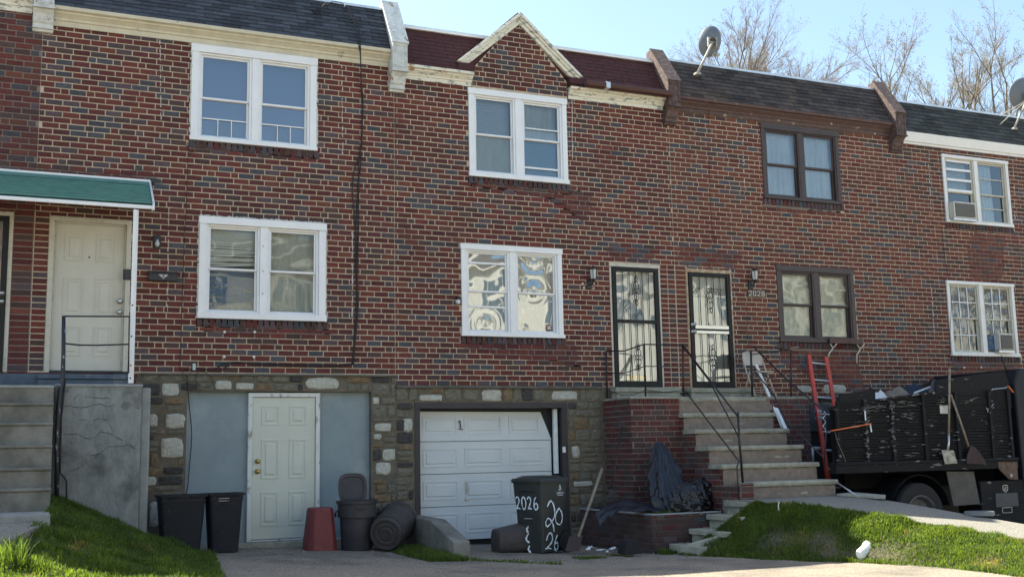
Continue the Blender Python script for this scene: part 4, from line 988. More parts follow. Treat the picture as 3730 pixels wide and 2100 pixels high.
# basement front of house 1
b = MB(); b.box(2.015, 2.855, .10, .2, -1.35, .91); b.box(3.875, 4.625, .10, .2, -1.35, .91); b.build('blue_infill_wall', 'blue_stucco', H1)
BD = (2.855, 3.875, -1.14, .895)
f = MB(); w = .06; f.box(BD[0], BD[0] + w, .03, .2, BD[2], BD[3] - w); f.box(BD[1] - w, BD[1], .03, .2, BD[2], BD[3] - w); f.box(BD[0], BD[1], .03, .2, BD[3] - w, BD[3]); f.box(BD[0] - .0, BD[1], .04, .2, BD[2] - .02, BD[2]); f.build('basement_door_frame', mat('worn_white', (.60, .62, .60), (.25, .24, .22), .6, 9, .56, .62, stretch=(1, 1, .4)), H1, bevel=.004)
do = panel_door(H1, BD[0] + w + .005, BD[1] - w - .005, BD[2] + .01, BD[3] - w - .005, .06, 'door_pale', rows=((.09, .33), (.42, .70), (.80, .94)), knobs=((BD[0] + .14, -.06, 'brass'), (BD[0] + .14, -.20, 'brass')), name='basement_door', label='pale green six-panel basement door with brass knobs')
s_ = MB(); s_.box(2.02, 4.6, -.06, .2, -1.36, -1.165); s_.build('concrete_sill', 'concrete_step', H1, bevel=.015)
# garage door
f = MB(); f.box(5.29, 5.375, -.01, .3, -1.5, .665); f.box(7.73, 7.82, -.01, .3, -1.5, .665); f.box(5.29, 7.82, -.012, .3, .665, .755); f.build('garage_frame', 'garage_trim', H2, bevel=.004)
gd = MB(); gd.box(5.375, 7.73, .31, .34, -1.5, .665); gd.build('garage_interior', 'room_dark', H2)
f = MB(); f.box(7.635, 7.70, .10, .16, -.35, .655); f.build('white_jamb_strip', 'white_board', H2, bevel=.004)
zs_ = [atn(1525, v, Y=.2).z for v in (1496, 1599, 1729, 1860, 1992)]; zs_ = [.645, .17, -.315, -.80, -1.30]

for i in range(4):
    z1_, z0_ = zs_[i], zs_[i + 1] + .008; p = MB(); xr = 7.62 if i else 7.50; y = .19
    if i == 0: p.hexa([(5.36, y, z0_), (7.63, y, z0_), (7.63, y + .04, z0_), (5.36, y + .04, z0_), (5.40, y + .02, z1_ - .015), (7.46, y + .03, z1_ - .03), (7.46, y + .07, z1_ - .03), (5.40, y + .06, z1_ - .015)])
    else: p.box(5.355, 7.62, y, y + .04, z0_, z1_)
    po = p.build('garage_door_section', 'garage_white', H2, bevel=.003)
    for cxa, cxb in ((.055, .30), (.355, .63), (.69, .945)):
        a, b = lerp(5.36, 7.6, cxa), lerp(5.36, 7.6, cxb); c, d = z0_ + .10, z1_ - .10; q = MB(); t = .018; yy = y + (.012 if i == 0 else 0)
        if i == 0 and cxa > .6: b -= .06
        for k in ((a, b, c, c + t), (a, b, d - t, d), (a, a + t, c + t, d - t), (b - t, b, c + t, d - t)): q.box(k[0], k[1], yy - .009, yy + .004, k[2], k[3])
        j = .045; q.hexa([(a + j, yy + .003, c + j), (b - j, yy + .003, c + j), (b - j - .012, yy - .009, c + j + .012), (a + j + .012, yy - .009, c + j + .012), (a + j, yy + .003, d - j), (b - j, yy + .003, d - j), (b - j - .012, yy - .009, d - j - .012), (a + j + .012, yy - .009, d - j - .012)])
        q.build('raised_panel', 'garage_white', po, bevel=.002)
hd = MB(); hd.box(6.155, 6.185, .175, .19, -.62, -.42); hd.lathe([(0, 0), (.03, 0), (.028, .01), (0, .012)], (6.17, .19, -.70), 12, (0, -1, 0)); hd.tube([(6.17, .18, -.45), (6.17, .15, -.47), (6.17, .15, -.56), (6.17, .18, -.59)], .009, 6); hd.build('garage_handle', 'steel', po, bevel=.002)
num = MB(); num.bar((6.095, .185, .37), (6.082, .185, .49), .014, .01); num.bar((6.082, .185, .49), (6.062, .185, .465), .012, .01); num.bar((6.055, .185, .362), (6.135, .185, .354), .014, .01); num.build('door_mark', 'black_iron', po)
#NEXT

# ================================================================== LEFT STAIR
t = thing('stair_flight', 'worn concrete stairs at the left edge leading up to the green awning doors', 'stairs', (-1., -2.8, -.53))
SZ = [.905, .685, .445, .185, -.065, -.285, -.53]; SY = [-1.2, -1.47, -1.74, -2.01, -2.28, -2.55, -2.82]
MB().box(-2.4, .30, SY[0], 0, -1.3, SZ[0]).build('landing', 'left_step', t, bevel=.012)
for i in range(1, 6):
    b = MB(); b.box(-2.4, .30 - .004 * i, SY[i], SY[i - 1] + .02, -1.3, SZ[i] - .035); b.box(-2.4, .305 - .004 * i, SY[i] - .018, SY[i - 1] + .02, SZ[i] - .034, SZ[i]); b.build('step', 'left_step', t, bevel=.01)
b = MB(); b.box(-2.4, .30, SY[0] - .015, SY[0] + .2, SZ[0] - .03, SZ[0] + .004); b.build('landing_edge', 'stucco_light', t, bevel=.008)
b = MB(); b.box(-2.4, 1.24, -.05, -.001, .907, 1.13); bo = b.build('blue_painted_kerb', 'blue_step', t, bevel=.01)
b = MB(); b.box(.12, 1.26, -.16, -.052, .907, 1.05); b.box(.12, 1.26, -.18, -.052, 1.055, 1.118); b.build('door_step', 'blue_step', t, bevel=.012)
t = thing('stair_block', 'cracked grey stucco block beside the left stairs', 'concrete block', (.85, -.5, -1.2))
b = MB()
b.box(.303, 1.335, -1.0, 0, -1.4, .925); bl = b.build('block', 'stucco_grey', t, bevel=.02)
b = MB(); b.box(1.34, 1.455, -.86, 0, -1.5, .905); b.build('side_buttress', 'stucco_light', t, bevel=.02)
b = MB(); b.box(.31, 1.345, -1.012, 0, .905, .94); b.build('top_coat', 'stucco_light', t, bevel=.012)
def Zc(x, y): return (x / 3.452, 1340 + y / 3.452)
for pl_ in ([(820, 480), (890, 470), (930, 490), (1030, 497), (1120, 480), (1180, 462), (1270, 448), (1330, 480), (1400, 478), (1450, 455)], [(810, 830), (890, 828), (960, 822), (1030, 850), (1060, 875), (1120, 888), (1210, 858), (1240, 815), (1270, 800), (1400, 828), (1460, 870), (1540, 905)],
            [(880, 1290), (930, 1285), (1000, 1245), (1080, 1185), (1130, 1165), (1190, 1120), (1260, 1070), (1310, 1025), (1370, 982), (1460, 985), (1560, 972), (1640, 968), (1690, 1010), (1665, 1060)], [(1140, 1100), (1255, 1072)], [(1170, 668), (1240, 628), (1290, 645), (1350, 652)], [(980, 650), (1100, 648)], [(1370, 700), (1410, 760), (1430, 830)],
            [(840, 250), (880, 240), (960, 220), (1080, 222), (1200, 235)], [(1060, 355), (1160, 368), (1280, 378), (1380, 375)], [(1690, 560), (1685, 700), (1690, 800), (1640, 880), (1620, 960)], [(920, 400), (990, 330)]):
    pts = [atn(*Zc(x + R.uniform(-4, 4), y), Y=-1.0005) for x, y in pl_]; c_ = MB()
    for a, b in zip(pts, pts[1:]):
        w_ = R.uniform(.0015, .0055); c_.hexa([a + Vector((0, 0, -w_)), b + Vector((0, 0, -w_)), b + Vector((0, .004, -w_)), a + Vector((0, .004, -w_)), a + Vector((0, -.0015, w_)), b + Vector((0, -.0015, w_)), b + Vector((0, .004, w_)), a + Vector((0, .004, w_))])
    c_.build('crack', 'crack', bl)
for (x, y, rx, rz) in ((1580, 470, .075, .06), (1640, 290, .06, .055), (845, 285, .03, .03), (1735, 500, .012, .012)):
    p = atn(*Zc(x, y), Y=-1.0); s_ = MB(); k = 14; s_.add([(p.x + rx * math.cos(i / k * 6.283) * R.uniform(.6, 1.1), -1.0008 - R.uniform(0, .0015), p.z + rz * math.sin(i / k * 6.283) * R.uniform(.6, 1.1)) for i in range(k)], [tuple(range(k))[::-1]]); s_.build('spalled_patch', 'crack' if rx < .02 else mat('patch_grey%d' % int(x), (.17, .175, .168), (.12, .125, .12), .9, 20), bl)

# pipe handrail by the left stairs
t = thing('handrail', 'worn black pipe handrail standing at the left stairs', 'handrail', (.38, -1.08, -.5), 'black iron handrails')
P1 = [atn(*q, Y=-1.1) for q in ((232, 1150), (231, 1290), (229, 1370), (219, 1430), (212, 1500), (209, 1560), (207, 1640), (207, 1845))]
MB().tube(P1, [.022, .024, .028, .030, .033, .030, .028, .028], 10).build('post', 'pipe_worn', t, smooth=True)
P2 = [atn(*q, Y=-1.08) for q in ((238, 1370), (232, 1440), (223, 1520), (221, 1600), (219, 1720), (232, 1735), (242, 1750), (243, 1800), (243, 1850))]
MB().tube(P2, .011, 8).build('brace_rod', 'black_iron', t, smooth=True)
for y0, y1, sg in ((1151, 1152, 0), (1250, 1253, 5), (1352, 1355, 3)):
    MB().tube([atn(235, y0, Y=-1.08), atn(290, lerp(y0, y1, .25) + sg, Y=-1.05), atn(350, lerp(y0, y1, .5) + sg, Y=-1.02), atn(471, y1, Y=-.97)], .010, 8).build('rail', 'black_iron', t, smooth=True)
MB().tube([atn(471, 1150, Y=-.97), atn(468, 1354, Y=-.97)], .008, 8).build('end_bar', 'black_iron', t, smooth=True)

# ================================================================== RIGHT PORCH
po = thing('porch', 'raised brick porch with worn stone steps below the two barred doors', 'porch', (10.1, -1.0, -1.4))
ZT = .80
mw = MB()
mw.box(8.47, 9.50, -.885, -.02, -1.6, .765); mw.box(9.50, 11.84, -.885, -.02, -1.6, .765)
RY = [-.90, -1.02, -1.34, -1.68, -2.02, -2.42]; RZ = [.79, .54, .28, .02, -.245, -.50]; XL, XR = 9.34, 11.05
for i in range(1, 6): mw.box(XL, XR - .02, RY[i] + .03, RY[i - 1] + .032, -1.5, RZ[i] - .085)
mw.build('core_wall', 'mortar_grey', po)
# west side of porch (facing -X), front, and the side below the steps
pm = [1, 3, 0, 3, 5, 3]
place_bricks(po, courses(.0, .87, -1.45, .68, [], 71, off=.03), rot=-math.pi / 2, O=(8.47, -.02, 0), limit=70, mats=pm)
place_bricks(po, courses(8.475, 9.335, -1.1, .68, [], 72, off=.02), O=(0, -.885, 0), limit=80, mats=pm)
place_bricks(po, courses(11.06, 11.835, -1.1, .765, [], 73, off=.02), O=(0, -.885, 0), limit=50, mats=pm)
def sclip(z):
    if z > RZ[1] - .05: return None
    y = RY[1] + .03
    for i in range(1, 6):
        if z < RZ[i] - .05: y = RY[i] + .03
    return (.0, -(y) - .885)
place_bricks(po, courses(0, 1.6, -1.1, .6, [], 74, clip=sclip, off=.05), rot=-math.pi / 2, O=(XL, -.885, 0), limit=80, mats=pm)
place_bricks(po, courses(XL + .005, XL + .20, -.78, -.52, [], 75, off=.02), O=(0, -2.43, 0), limit=20, mats=pm)
mb_ = MB(); mb_.box(XL + .002, XL + .21, -2.428, -2.38, -.8, -.515); mb_.build('pier', 'mortar_grey', po)
# rowlock cap along porch top
for i in range(12):
    x = 8.475 + i * .0725; MB().box(x, x + .060, -.905, -.70, .69, .762).build('cap_brick', BR[R.choice((0, 1, 1, 3))], po, bevel=.003)
for i in range(10):
    y = -.88 + i * .085; MB().box(8.45, 8.6, y, y + .072, .69, .762).build('cap_brick', BR[R.choice((0, 1, 1, 3))], po, bevel=.003)
b = MB(); b.box(8.46, 11.9, -.90, -.0, .765, .80); b.build('landing_slab', 'concrete_step', po, bevel=.01)
b = MB(); b.box(8.62, 9.80, -.20, -.001, .801, .90); b.box(8.60, 9.82, -.22, -.001, .905, .985); b.build('door_sill_step', 'concrete_step', po, bevel=.012)
b = MB(); b.box(10.02, 11.25, -.20, -.001, .801, .90); b.box(10.0, 11.27, -.22, -.001, .905, .98); b.build('door_sill_step', 'concrete_step', po, bevel=.012)
for i in range(6):
    xl = XL - .0; xr = XR + .02 * (i > 0); y = RY[i]; z = RZ[i]
    if i == 0: xl, xr = 9.34, 10.98
    if i == 5: xl = XL + .215
    yb = -.86 if i == 0 else RY[i - 1] + .02
    def wav(x0, x1, y0, y1, z0, z1, nm, m, amp=.007):
        n = 14; pts = []
        mbx = MB(); ring = []
        for k in range(n + 1):
            x = lerp(x0, x1, k / n); a = amp * mnoise.noise(Vector((x * 4, y0 * 7, 2))); b_ = amp * mnoise.noise(Vector((x * 6, y0 * 7, 8)))
            ring.append([(x, y0 + a + .006, z0 + b_), (x, y0 + a - .004, (z0 + z1) / 2), (x, y0 + a + .010, z1 + b_ * .6), (x, y1, z1 + b_ * .4), (x, y1, z0)])
        for q in ring: mbx.v += q
        for k in range(n):
            for j in range(5):
                j2 = (j + 1) % 5; mbx.f.append([k * 5 + j, (k + 1) * 5 + j, (k + 1) * 5 + j2, k * 5 + j2]); mbx.m.append(0)
        mbx.f.append([0, 1, 2, 3, 4]); mbx.m.append(0); e = n * 5; mbx.f.append([e + 4, e + 3, e + 2, e + 1, e]); mbx.m.append(0)
        return mbx.build(nm, m, po, bevel=.006)
    nx = RZ[i + 1] if i < 5 else -.765
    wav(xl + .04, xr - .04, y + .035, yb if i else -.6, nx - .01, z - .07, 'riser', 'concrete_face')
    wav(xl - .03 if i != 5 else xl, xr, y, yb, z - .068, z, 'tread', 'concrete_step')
# small steps down to the driveway and kerb
sm = thing('small_steps', 'three low concrete steps from the walk down to the driveway', 'steps', (8.8, -2.6, -1.4))
for x0, x1, z in ((9.17, 9.36, -.752), (8.86, 9.18, -.925), (8.56, 8.87, -1.11)):
    b = MB(); b.hexa([(x0 + .03, -3.1, -1.5), (x1, -3.1, -1.5), (x1, -2.25, -1.5), (x0 + .03, -2.25, -1.5), (x0 + .03, -3.1, z - .075), (x1, -3.1, z - .075), (x1, -2.25, z - .075), (x0 + .03, -2.25, z - .075)])
    b.box(x0 - .02, x1, -3.12, -2.25, z - .074, z); b.build('step', 'concrete_step', sm, bevel=.012)
b = MB(); b.box(8.22, 8.57, -2.98, -2.24, -1.5, -1.30); b.build('paving_slab', 'concrete_step', sm, bevel=.012)
kb = MB(); ka = [Vector((8.17, -2.72, -1.30)), Vector((8.55, -2.98, -1.17)), Vector((9.0, -3.13, -.93))]
for a, b in zip(ka, ka[1:]):
    d = Vector((.03, -.07, 0)); kb.hexa([(a.x, a.y, -1.5), (b.x, b.y, -1.5), (b.x - d.x, b.y - d.y, -1.5), (a.x - d.x, a.y - d.y, -1.5), (a.x, a.y, a.z), (b.x, b.y, b.z), (b.x - d.x, b.y - d.y, b.z), (a.x - d.x, a.y - d.y, a.z)])
kb.build('kerb', 'concrete_step', sm, bevel=.008)

# planter
pt = thing('planter', 'low brick planter bed in front of the porch', 'planter', (8.5, -1.4, -1.45))
PX0, PX1, PY, PZ = 8.0, 9.12, -2.2, -.90
b = MB(); b.box(PX0, PX0 + .12, PY, -.01, -1.6, PZ - .012); b.box(PX0 + .12, PX1, PY, PY + .12, -1.6, PZ - .012); b.box(PX1 - .12, PX1, PY + .12, -1.0, -1.6, PZ - .012); b.build('planter_wall', 'mortar_dark', pt)
dm = [3, 3, 1, 3, 4, 5]
place_bricks(pt, courses(.005, 2.19, -1.44, PZ - .012, [], 81, off=.04), rot=-math.pi / 2, O=(PX0, -.01, 0), limit=160, mats=dm)
place_bricks(pt, courses(PX0 + .003, PX1, -1.44, PZ - .012, [], 82, off=.04), O=(0, PY, 0), limit=60, mats=dm)
b = MB(); b.box(PX0 - .012, PX0 + .13, PY - .014, -.01, PZ - .011, PZ + .004); b.box(PX0 + .131, PX1 + .01, PY - .014, PY + .13, PZ - .011, PZ + .004); b.build('mortar_cap', 'stucco_light', pt, bevel=.004)
b = MB(); b.box(PX0 + .121, 9.33, PY + .121, -.01, -1.5, -.95); b.build('soil_bed', 'soil', pt)
o = grass('planter_grass', lambda a, b_: Vector((lerp(8.13, 8.95, a), lerp(-2.07, -1.7, b_), -.95)), 2600, .075, 12); o['label'] = 'green grass growing in the brick planter'; o['category'] = 'grass'
def weeds(name, lab, x0, x1, y0, y1, n, h, sd, shape=None):
    o = grass(name, lambda a, b_: (lambda x, y: Vector((x, y, gz(x, y))))(lerp(x0, x1, a), lerp(y0, y1, b_)), n, h, sd, shape); o['label'] = lab; o['category'] = 'weeds'; return o
weeds('weed_patch', 'green weeds between the tipped barrel and the garage kerb wall', 4.55, 5.06, -2.7, -.9, 6500, .075, 14, lambda a, b_: 1.1 - abs(a - .5) * .6)
o = grass('tall_grass_tuft', lambda a, b_: (lambda p: p)(Vector((lerp(-.42, .05, a), lerp(-5.0, -4.3, b_), interp_rows(LL, lerp(-5.0, -4.3, b_))[2] - .02))), 900, .16, 33); o['label'] = 'taller grass tuft where the left lawn meets the walk'; o['category'] = 'grass'
weeds('weed_strip', 'thin line of weeds creeping along the driveway joint', 4.9, 6.1, -3.3, -2.4, 3500, .035, 15, lambda a, b_: max(0, 1 - 5 * abs(b_ - (1 - a))) )
weeds('weed_tufts', 'small grass tufts in the driveway before the wheeled bin', 6.6, 7.0, -2.7, -2.45, 500, .03, 16)
weeds('weed_tufts', 'small grass tufts in the driveway near the black crate', 7.25, 7.6, -2.4, -2.2, 320, .03, 17)
weeds('wall_weeds', 'weeds along the foot of the brick planter', 8.0, 9.0, -2.5, -2.24, 1100, .05, 18)

def edge_l(a, b_): y = lerp(-6.0, -1.3, a); q = interp_rows(LL, y); x = q[3] + lerp(-.10, .09, b_) + .05 * mnoise.noise(Vector((y * 3, 0, 3))); return Vector((x, y, max(gz(x, y), q[4] - .02)))
o = grass('lawn_edge_weeds', edge_l, 3600, .06, 41); o['label'] = 'ragged grass spilling over the left driveway edge'; o['category'] = 'grass'
def edge_r(a, b_): p = poly_at(Bp, a); d = lerp(-.10, .10, b_) + .07 * mnoise.noise(Vector((a * 14, 0, 5))); return Vector((p.x - d, p.y - d * .5, gz(p.x, p.y) + .005))
o = grass('lawn_edge_weeds', edge_r, 5200, .045, 42, lambda a, b_: .9 - .7 * max(0, mnoise.noise(Vector((a * 9, 1, 1)))) * 2); o['label'] = 'ragged grass spilling over the edge of the right lawn'; o['category'] = 'grass'
gb_ = MB(); rg_ = random.Random(77)
for i in range(1500):
    x, y = rg_.uniform(1.9, 8.1), -.12 - abs(rg_.gauss(0, .9)) - (2.0 if rg_.random() < .4 else 0); r_ = rg_.uniform(.004, .012); z = gz(x, y) + .006
    gb_.add([(x - r_, y - r_ * .6, z), (x + r_, y - r_ * .5, z), (x, y + r_, z), (x + r_ * .2, y, z + r_ * .9)], [(0, 1, 3), (1, 2, 3), (2, 0, 3)])
gb_ = gb_.build('grit', mat('grit_mix', (.34, .31, .26), (.12, .10, .08), .95, 30, .45, .55), None, kind='stuff'); gb_['label'] = 'loose grit and small stones on the driveway'; gb_['category'] = 'grit'
lf = MB()
for i in range(420):
    x, y = (rg_.uniform(8.3, 9.4), rg_.uniform(-3.0, -1.9)) if i < 200 else ((rg_.uniform(8.1, 9.3), rg_.uniform(-2.0, -.9)) if i < 330 else (rg_.uniform(4.3, 5.0), rg_.uniform(-1.3, -.3)))
    z = (-1.29 if x < 8.56 else -1.10 if x < 8.86 else -.915 if x < 9.17 else -.745) if i < 200 else (-.94 if i < 330 else gz(x, y) + .01)
    if i < 200 and y > -2.24: z = -.93
    a = rg_.uniform(0, 6.28); r_ = rg_.uniform(.010, .026); c = Vector((x, y, z + .006)); u = Vector((math.cos(a), math.sin(a), rg_.uniform(-.2, .5))) * r_; v = Vector((-math.sin(a), math.cos(a), rg_.uniform(0, .6))) * r_ * .6; lf.quad(c - u, c + v, c + u, c - v)
lf = lf.build('dead_leaves', mat('leaf_mix', (.20, .13, .07), (.33, .28, .19), .9, 40, .45, .55), None, kind='stuff'); lf['label'] = 'dry leaves caught around the small steps and planter'; lf['category'] = 'leaves'
for pl_ in ([(2.6, -.35), (2.9, -1.1), (3.3, -1.9), (3.5, -2.9), (4.3, -3.6), (4.6, -5)], [(5.3, -.1), (5.9, -.9), (6.0, -1.9), (6.6, -2.9), (7.6, -3.4), (8.6, -4.6)], [(3.3, -1.9), (4.2, -2.1), (5.0, -2.75)], [(4.6, -.9), (4.2, -1.6), (4.3, -2.1)]):
    c_ = MB(); pts = []
    for (x0_, y0_), (x1_, y1_) in zip(pl_, pl_[1:]):
        for i in range(6): t_ = i / 6; pts.append((lerp(x0_, x1_, t_) + R.uniform(-.03, .03), lerp(y0_, y1_, t_) + R.uniform(-.03, .03)))
    for (x0_, y0_), (x1_, y1_) in zip(pts, pts[1:]):
        w_ = R.uniform(.004, .011); z0_, z1_ = gz(x0_, y0_) + .016, gz(x1_, y1_) + .016; c_.quad((x0_ - w_, y0_, z0_), (x1_ - w_, y1_, z1_), (x1_ + w_, y1_, z1_), (x0_ + w_, y0_, z0_))
    c_.build('driveway_crack', 'soil', None, kind='structure')
# kerb wall left of garage
kw = MB(); kw.prism([(-.02, -1.6), (-.02, -.87), (-1.35, -.885), (-2.25, -1.12), (-2.27, -1.6)], 'x', 5.04, 5.27)
kw = kw.build('kerb_wall', 'left_step', None, bevel=.015); tag(kw, 'low sloping concrete kerb wall at the left of the garage door', 'kerb wall')

# ================================================================== RAILINGS on the porch
rl = thing('railing', 'thin black iron railing along the porch and down the left of the steps', 'railing', (9.2, -.9, .8), 'black iron handrails')
def rail(tn, pts, r=.011, name='rail', m='black_iron'): return MB().tube(pts, r, 7).build(name, m, tn, smooth=True)
N_ = lambda u, v, y: atn(u, v, Y=y)
rail(rl, [N_(2208, 1278, -.06), N_(2275, 1277, -.35), N_(2345, 1253, -.84), N_(2487, 1256, -.84)])
rail(rl, [N_(2211, 1358, -.06), N_(2275, 1358, -.35), N_(2347, 1333, -.84), N_(2488, 1334, -.84)], .008)
for (a, b_, y) in ((2208, 2212, -.06), (2347, 2352, -.84), (2487, 2490, -.84)): rail(rl, [N_(a, 1256 if a > 2300 else 1278, y), N_(b_, 1450, y)], .014, 'post')
rail(rl, [N_(2487, 1256, -.84), N_(2585, 1383, -1.55), N_(2688, 1516, -2.38)], .014)
rail(rl, [N_(2489, 1262, -.84), N_(2585, 1388, -1.5), N_(2692, 1592, -2.38)], .011)
rail(rl, [N_(2498, 1425, -.84), N_(2600, 1560, -1.6), N_(2692, 1678, -2.38), N_(2684, 1700, -2.40), N_(2692, 1818, -2.45)], .011)
rail(rl, [N_(2688, 1500, -2.38), N_(2693, 1600, -2.38), N_(2706, 1757, -2.38)], .018, 'post')
rail(rl, [N_(2215, 1420, -.3), N_(2262, 1438, -.84), N_(2310, 1436, -.84), N_(2352, 1420, -.84), N_(2420, 1428, -.84), N_(2488, 1420, -.84)], .006, 'hanging_cable', 'cable_black')
rr_ = thing('railing', 'bent black iron railing on the right side of the porch steps', 'railing', (11.3, -.9, .8), 'black iron handrails')
rail(rr_, [N_(2743, 1261, -.84), N_(2870, 1385, -1.5), N_(3003, 1497, -2.38)], .014)
rail(rr_, [N_(2743, 1342, -.84), N_(2820, 1440, -1.3), N_(2870, 1540, -1.7), N_(2998, 1663, -2.4)], .010)
rail(rr_, [N_(2737, 1261, -.84), N_(2877, 1272, -.84)], .009); rail(rr_, [N_(2740, 1290, -.84), N_(2877, 1273, -.84)], .009)
rail(rr_, [N_(2742, 1335, -.84), N_(2800, 1376, -.84), N_(2840, 1372, -.84), N_(2877, 1350, -.84)], .008)
rail(rr_, [N_(2735, 1277, -.84), N_(2741, 1447, -.84)], .018, 'post'); rail(rr_, [N_(2881, 1272, -.84), N_(2882, 1445, -.84)], .014, 'post')
rail(rr_, [N_(3003, 1495, -2.38), N_(3008, 1580, -2.38), N_(3002, 1700, -2.38)], .010, 'post')
rail(rr_, [N_(2877, 1275, -.84), N_(2885, 1265, -.84), N_(2912, 1263, -.84)], .009, 'tied_cloth', 'wood_handle')
ch = MB()
for i in range(16): z = i / 15; p = N_(3003 + 4 * math.sin(i), 1500 + 70 * z, -2.4); ch.lathe([(.0, -.012), (.012, 0), (0, .012)], p, 6)
ch.build('chain', 'steel', rr_)

# ================================================================== THINGS IN FRONT
def rect_bin(t, x0, x1, y0, y1, z0, z1, taper, m, wall=.02, name='body', rot=0, rim=.025):
    """open tapered bin; top dims given"""
    n = []; tx, ty = (x1 - x0) * taper / 2, (y1 - y0) * taper / 2
    def ring(a, b_, c, d, z, r=.05, k=4):
        out = []
        for cx_, cy_, s in ((b_ - r, d - r, 0), (a + r, d - r, 1), (a + r, c + r, 2), (b_ - r, c + r, 3)):
            for i in range(k + 1): th = (s + i / k) * math.pi / 2; out.append((cx_ + r * math.cos(th), cy_ + r * math.sin(th), z))
        return out
    rings = [ring(x0 + tx + .05, x1 - tx - .05, y0 + ty + .05, y1 - ty - .05, z0, .03), ring(x0 + tx, x1 - tx, y0 + ty, y1 - ty, z0 + .004), ring(x0 + tx * .12, x1 - tx * .12, y0 + ty * .12, y1 - ty * .12, z1 - .09), ring(x0 - rim * .2, x1 + rim * .2, y0 - rim * .2, y1 + rim * .2, z1 - .088), ring(x0, x1, y0, y1, z1 - .03), ring(x0 - rim, x1 + rim, y0 - rim, y1 + rim, z1 - .028), ring(x0 - rim, x1 + rim, y0 - rim, y1 + rim, z1),
             ring(x0 + wall, x1 - wall, y0 + wall, y1 - wall, z1), ring(x0 + tx + wall, x1 - tx - wall, y0 + ty + wall, y1 - ty - wall, z0 + .03)]
    mb = MB(); k = len(rings[0])
    for r_ in rings: mb.v += r_
    for i in range(len(rings) - 1):
        for j in range(k): j2 = (j + 1) % k; mb.f.append([i * k + j, i * k + j2, (i + 1) * k + j2, (i + 1) * k + j]); mb.m.append(0)
    mb.f.append(list(range(k))[::-1]); mb.f.append([(len(rings) - 1) * k + j for j in range(k)]); mb.m += [0, 0]
    return mb.build(name, m, t, smooth='auto')
def tote(x0, x1, y0, y1, z0, z1, label):
    t = thing('plastic_bin', label, 'plastic bin', ((x0 + x1) / 2, (y0 + y1) / 2, z0), 'black plastic bins by the basement door')
    rect_bin(t, x0, x1, y0, y1, z0, z1, .20, 'tote_black')
    for s in (-1, 1):
        x = lerp(x0, x1, .5 + s * .0); b_ = MB(); b_.box(x0 + .08 if s < 0 else x1 - .2, x0 + .2 if s < 0 else x1 - .08, y0 - .045, y0 - .02, z1 - .03, z1 + .012); b_.build('handle', 'tote_black', t, bevel=.006)
    rb = MB()
    for q in (.22, .78): x = lerp(x0, x1, q); rb.hexa([(x - .01, y0 + .075, z0 + .02), (x + .01, y0 + .075, z0 + .02), (x + .01, y0 + .09, z0 + .02), (x - .01, y0 + .09, z0 + .02), (x - .012, y0 + .004, z1 - .1), (x + .012, y0 + .004, z1 - .1), (x + .012, y0 + .03, z1 - .1), (x - .012, y0 + .03, z1 - .1)])
    rb.build('ribs', 'tote_black', t); return t
tote(1.58, 2.145, -1.06, -.60, -1.18, -.455, 'left one of two tall black open bins half behind the grass bank')
t = tote(2.185, 2.62, -1.02, -.58, -1.20, -.452, 'right one of two tall black open bins, with a white paper label')
lb = MB(); a = N_(797, 1813, -1.02); b_ = N_(835, 1838, -1.02); lb.hexa([(a.x, -1.0, b_.z), (b_.x, -1.0, b_.z), (b_.x, -.97, b_.z), (a.x, -.97, b_.z), (a.x + .004, -1.025, a.z), (b_.x, -1.025, a.z), (b_.x, -.99, a.z), (a.x, -.99, a.z)])
lb.build('paper_label', mat('label_paper', (.55, .57, .58), (.10, .10, .11), .7, 70, .57, .60), t)
# red bucket upside down
t = thing('bucket', 'red square bucket standing upside down by the basement door', 'bucket', (3.72, -.62, -1.27))
b_ = MB(); rings = []
def oct_(hx, c, z, cx_=3.72, cy_=-.62): return [(cx_ + x, cy_ + y, z) for x, y in ((hx, -hx + c), (hx, hx - c), (hx - c, hx), (-hx + c, hx), (-hx, hx - c), (-hx, -hx + c), (-hx + c, -hx), (hx - c, -hx))]
rings = [oct_(.215, .07, -1.27), oct_(.210, .07, -1.24), oct_(.160, .055, -.72), oct_(.150, .055, -.695)]
for r_ in rings: b_.v += r_
for i in range(3):
    for j in range(8): j2 = (j + 1) % 8; b_.f.append([i * 8 + j, i * 8 + j2, i * 8 + 8 + j2, i * 8 + 8 + j]); b_.m.append(0)
b_.f.append([24 + j for j in range(8)]); b_.m.append(0); b_.build('body', 'bucket_red', t, bevel=.014)
MB().box(3.53, 3.91, -.81, -.43, -1.275, -1.262).build('rim', 'bucket_red', t, bevel=.004)
# dark can with open lid
t = thing('trash_can', 'round dark grey trash can with its lid tipped open', 'trash can', (4.21, -.72, -1.28))
MB().lathe([(0, 0), (.205, 0), (.21, .01), (.235, .44), (.262, .445), (.266, .62), (.285, .625), (.288, .665), (.262, .668), (.25, .60), (.2, .03), (0, .03)], (4.21, -.72, -1.28), 32).build('body', 'can_dark', t, smooth='auto')
l_ = MB(); k = 26
lid = [(.19 * math.copysign(abs(math.cos(a)) ** .6, math.cos(a)), .215 * math.copysign(abs(math.sin(a)) ** .6, math.sin(a))) for a in [i / k * 6.283 for i in range(k)]]
l_.v = [(4.21 + x * 1.0, -.47 + z * .12, -.615 + .16 + z * .9) for x, z in lid] + [(4.21 + x * 1.08, -.50 + z * .12, -.615 + .16 + z * .96) for x, z in lid] + [(4.21 + x * .84, -.505 + z * .12, -.615 + .16 + z * .74) for x, z in lid] + [(4.21 + x * .80, -.492 + z * .12, -.615 + .16 + z * .70) for x, z in lid]
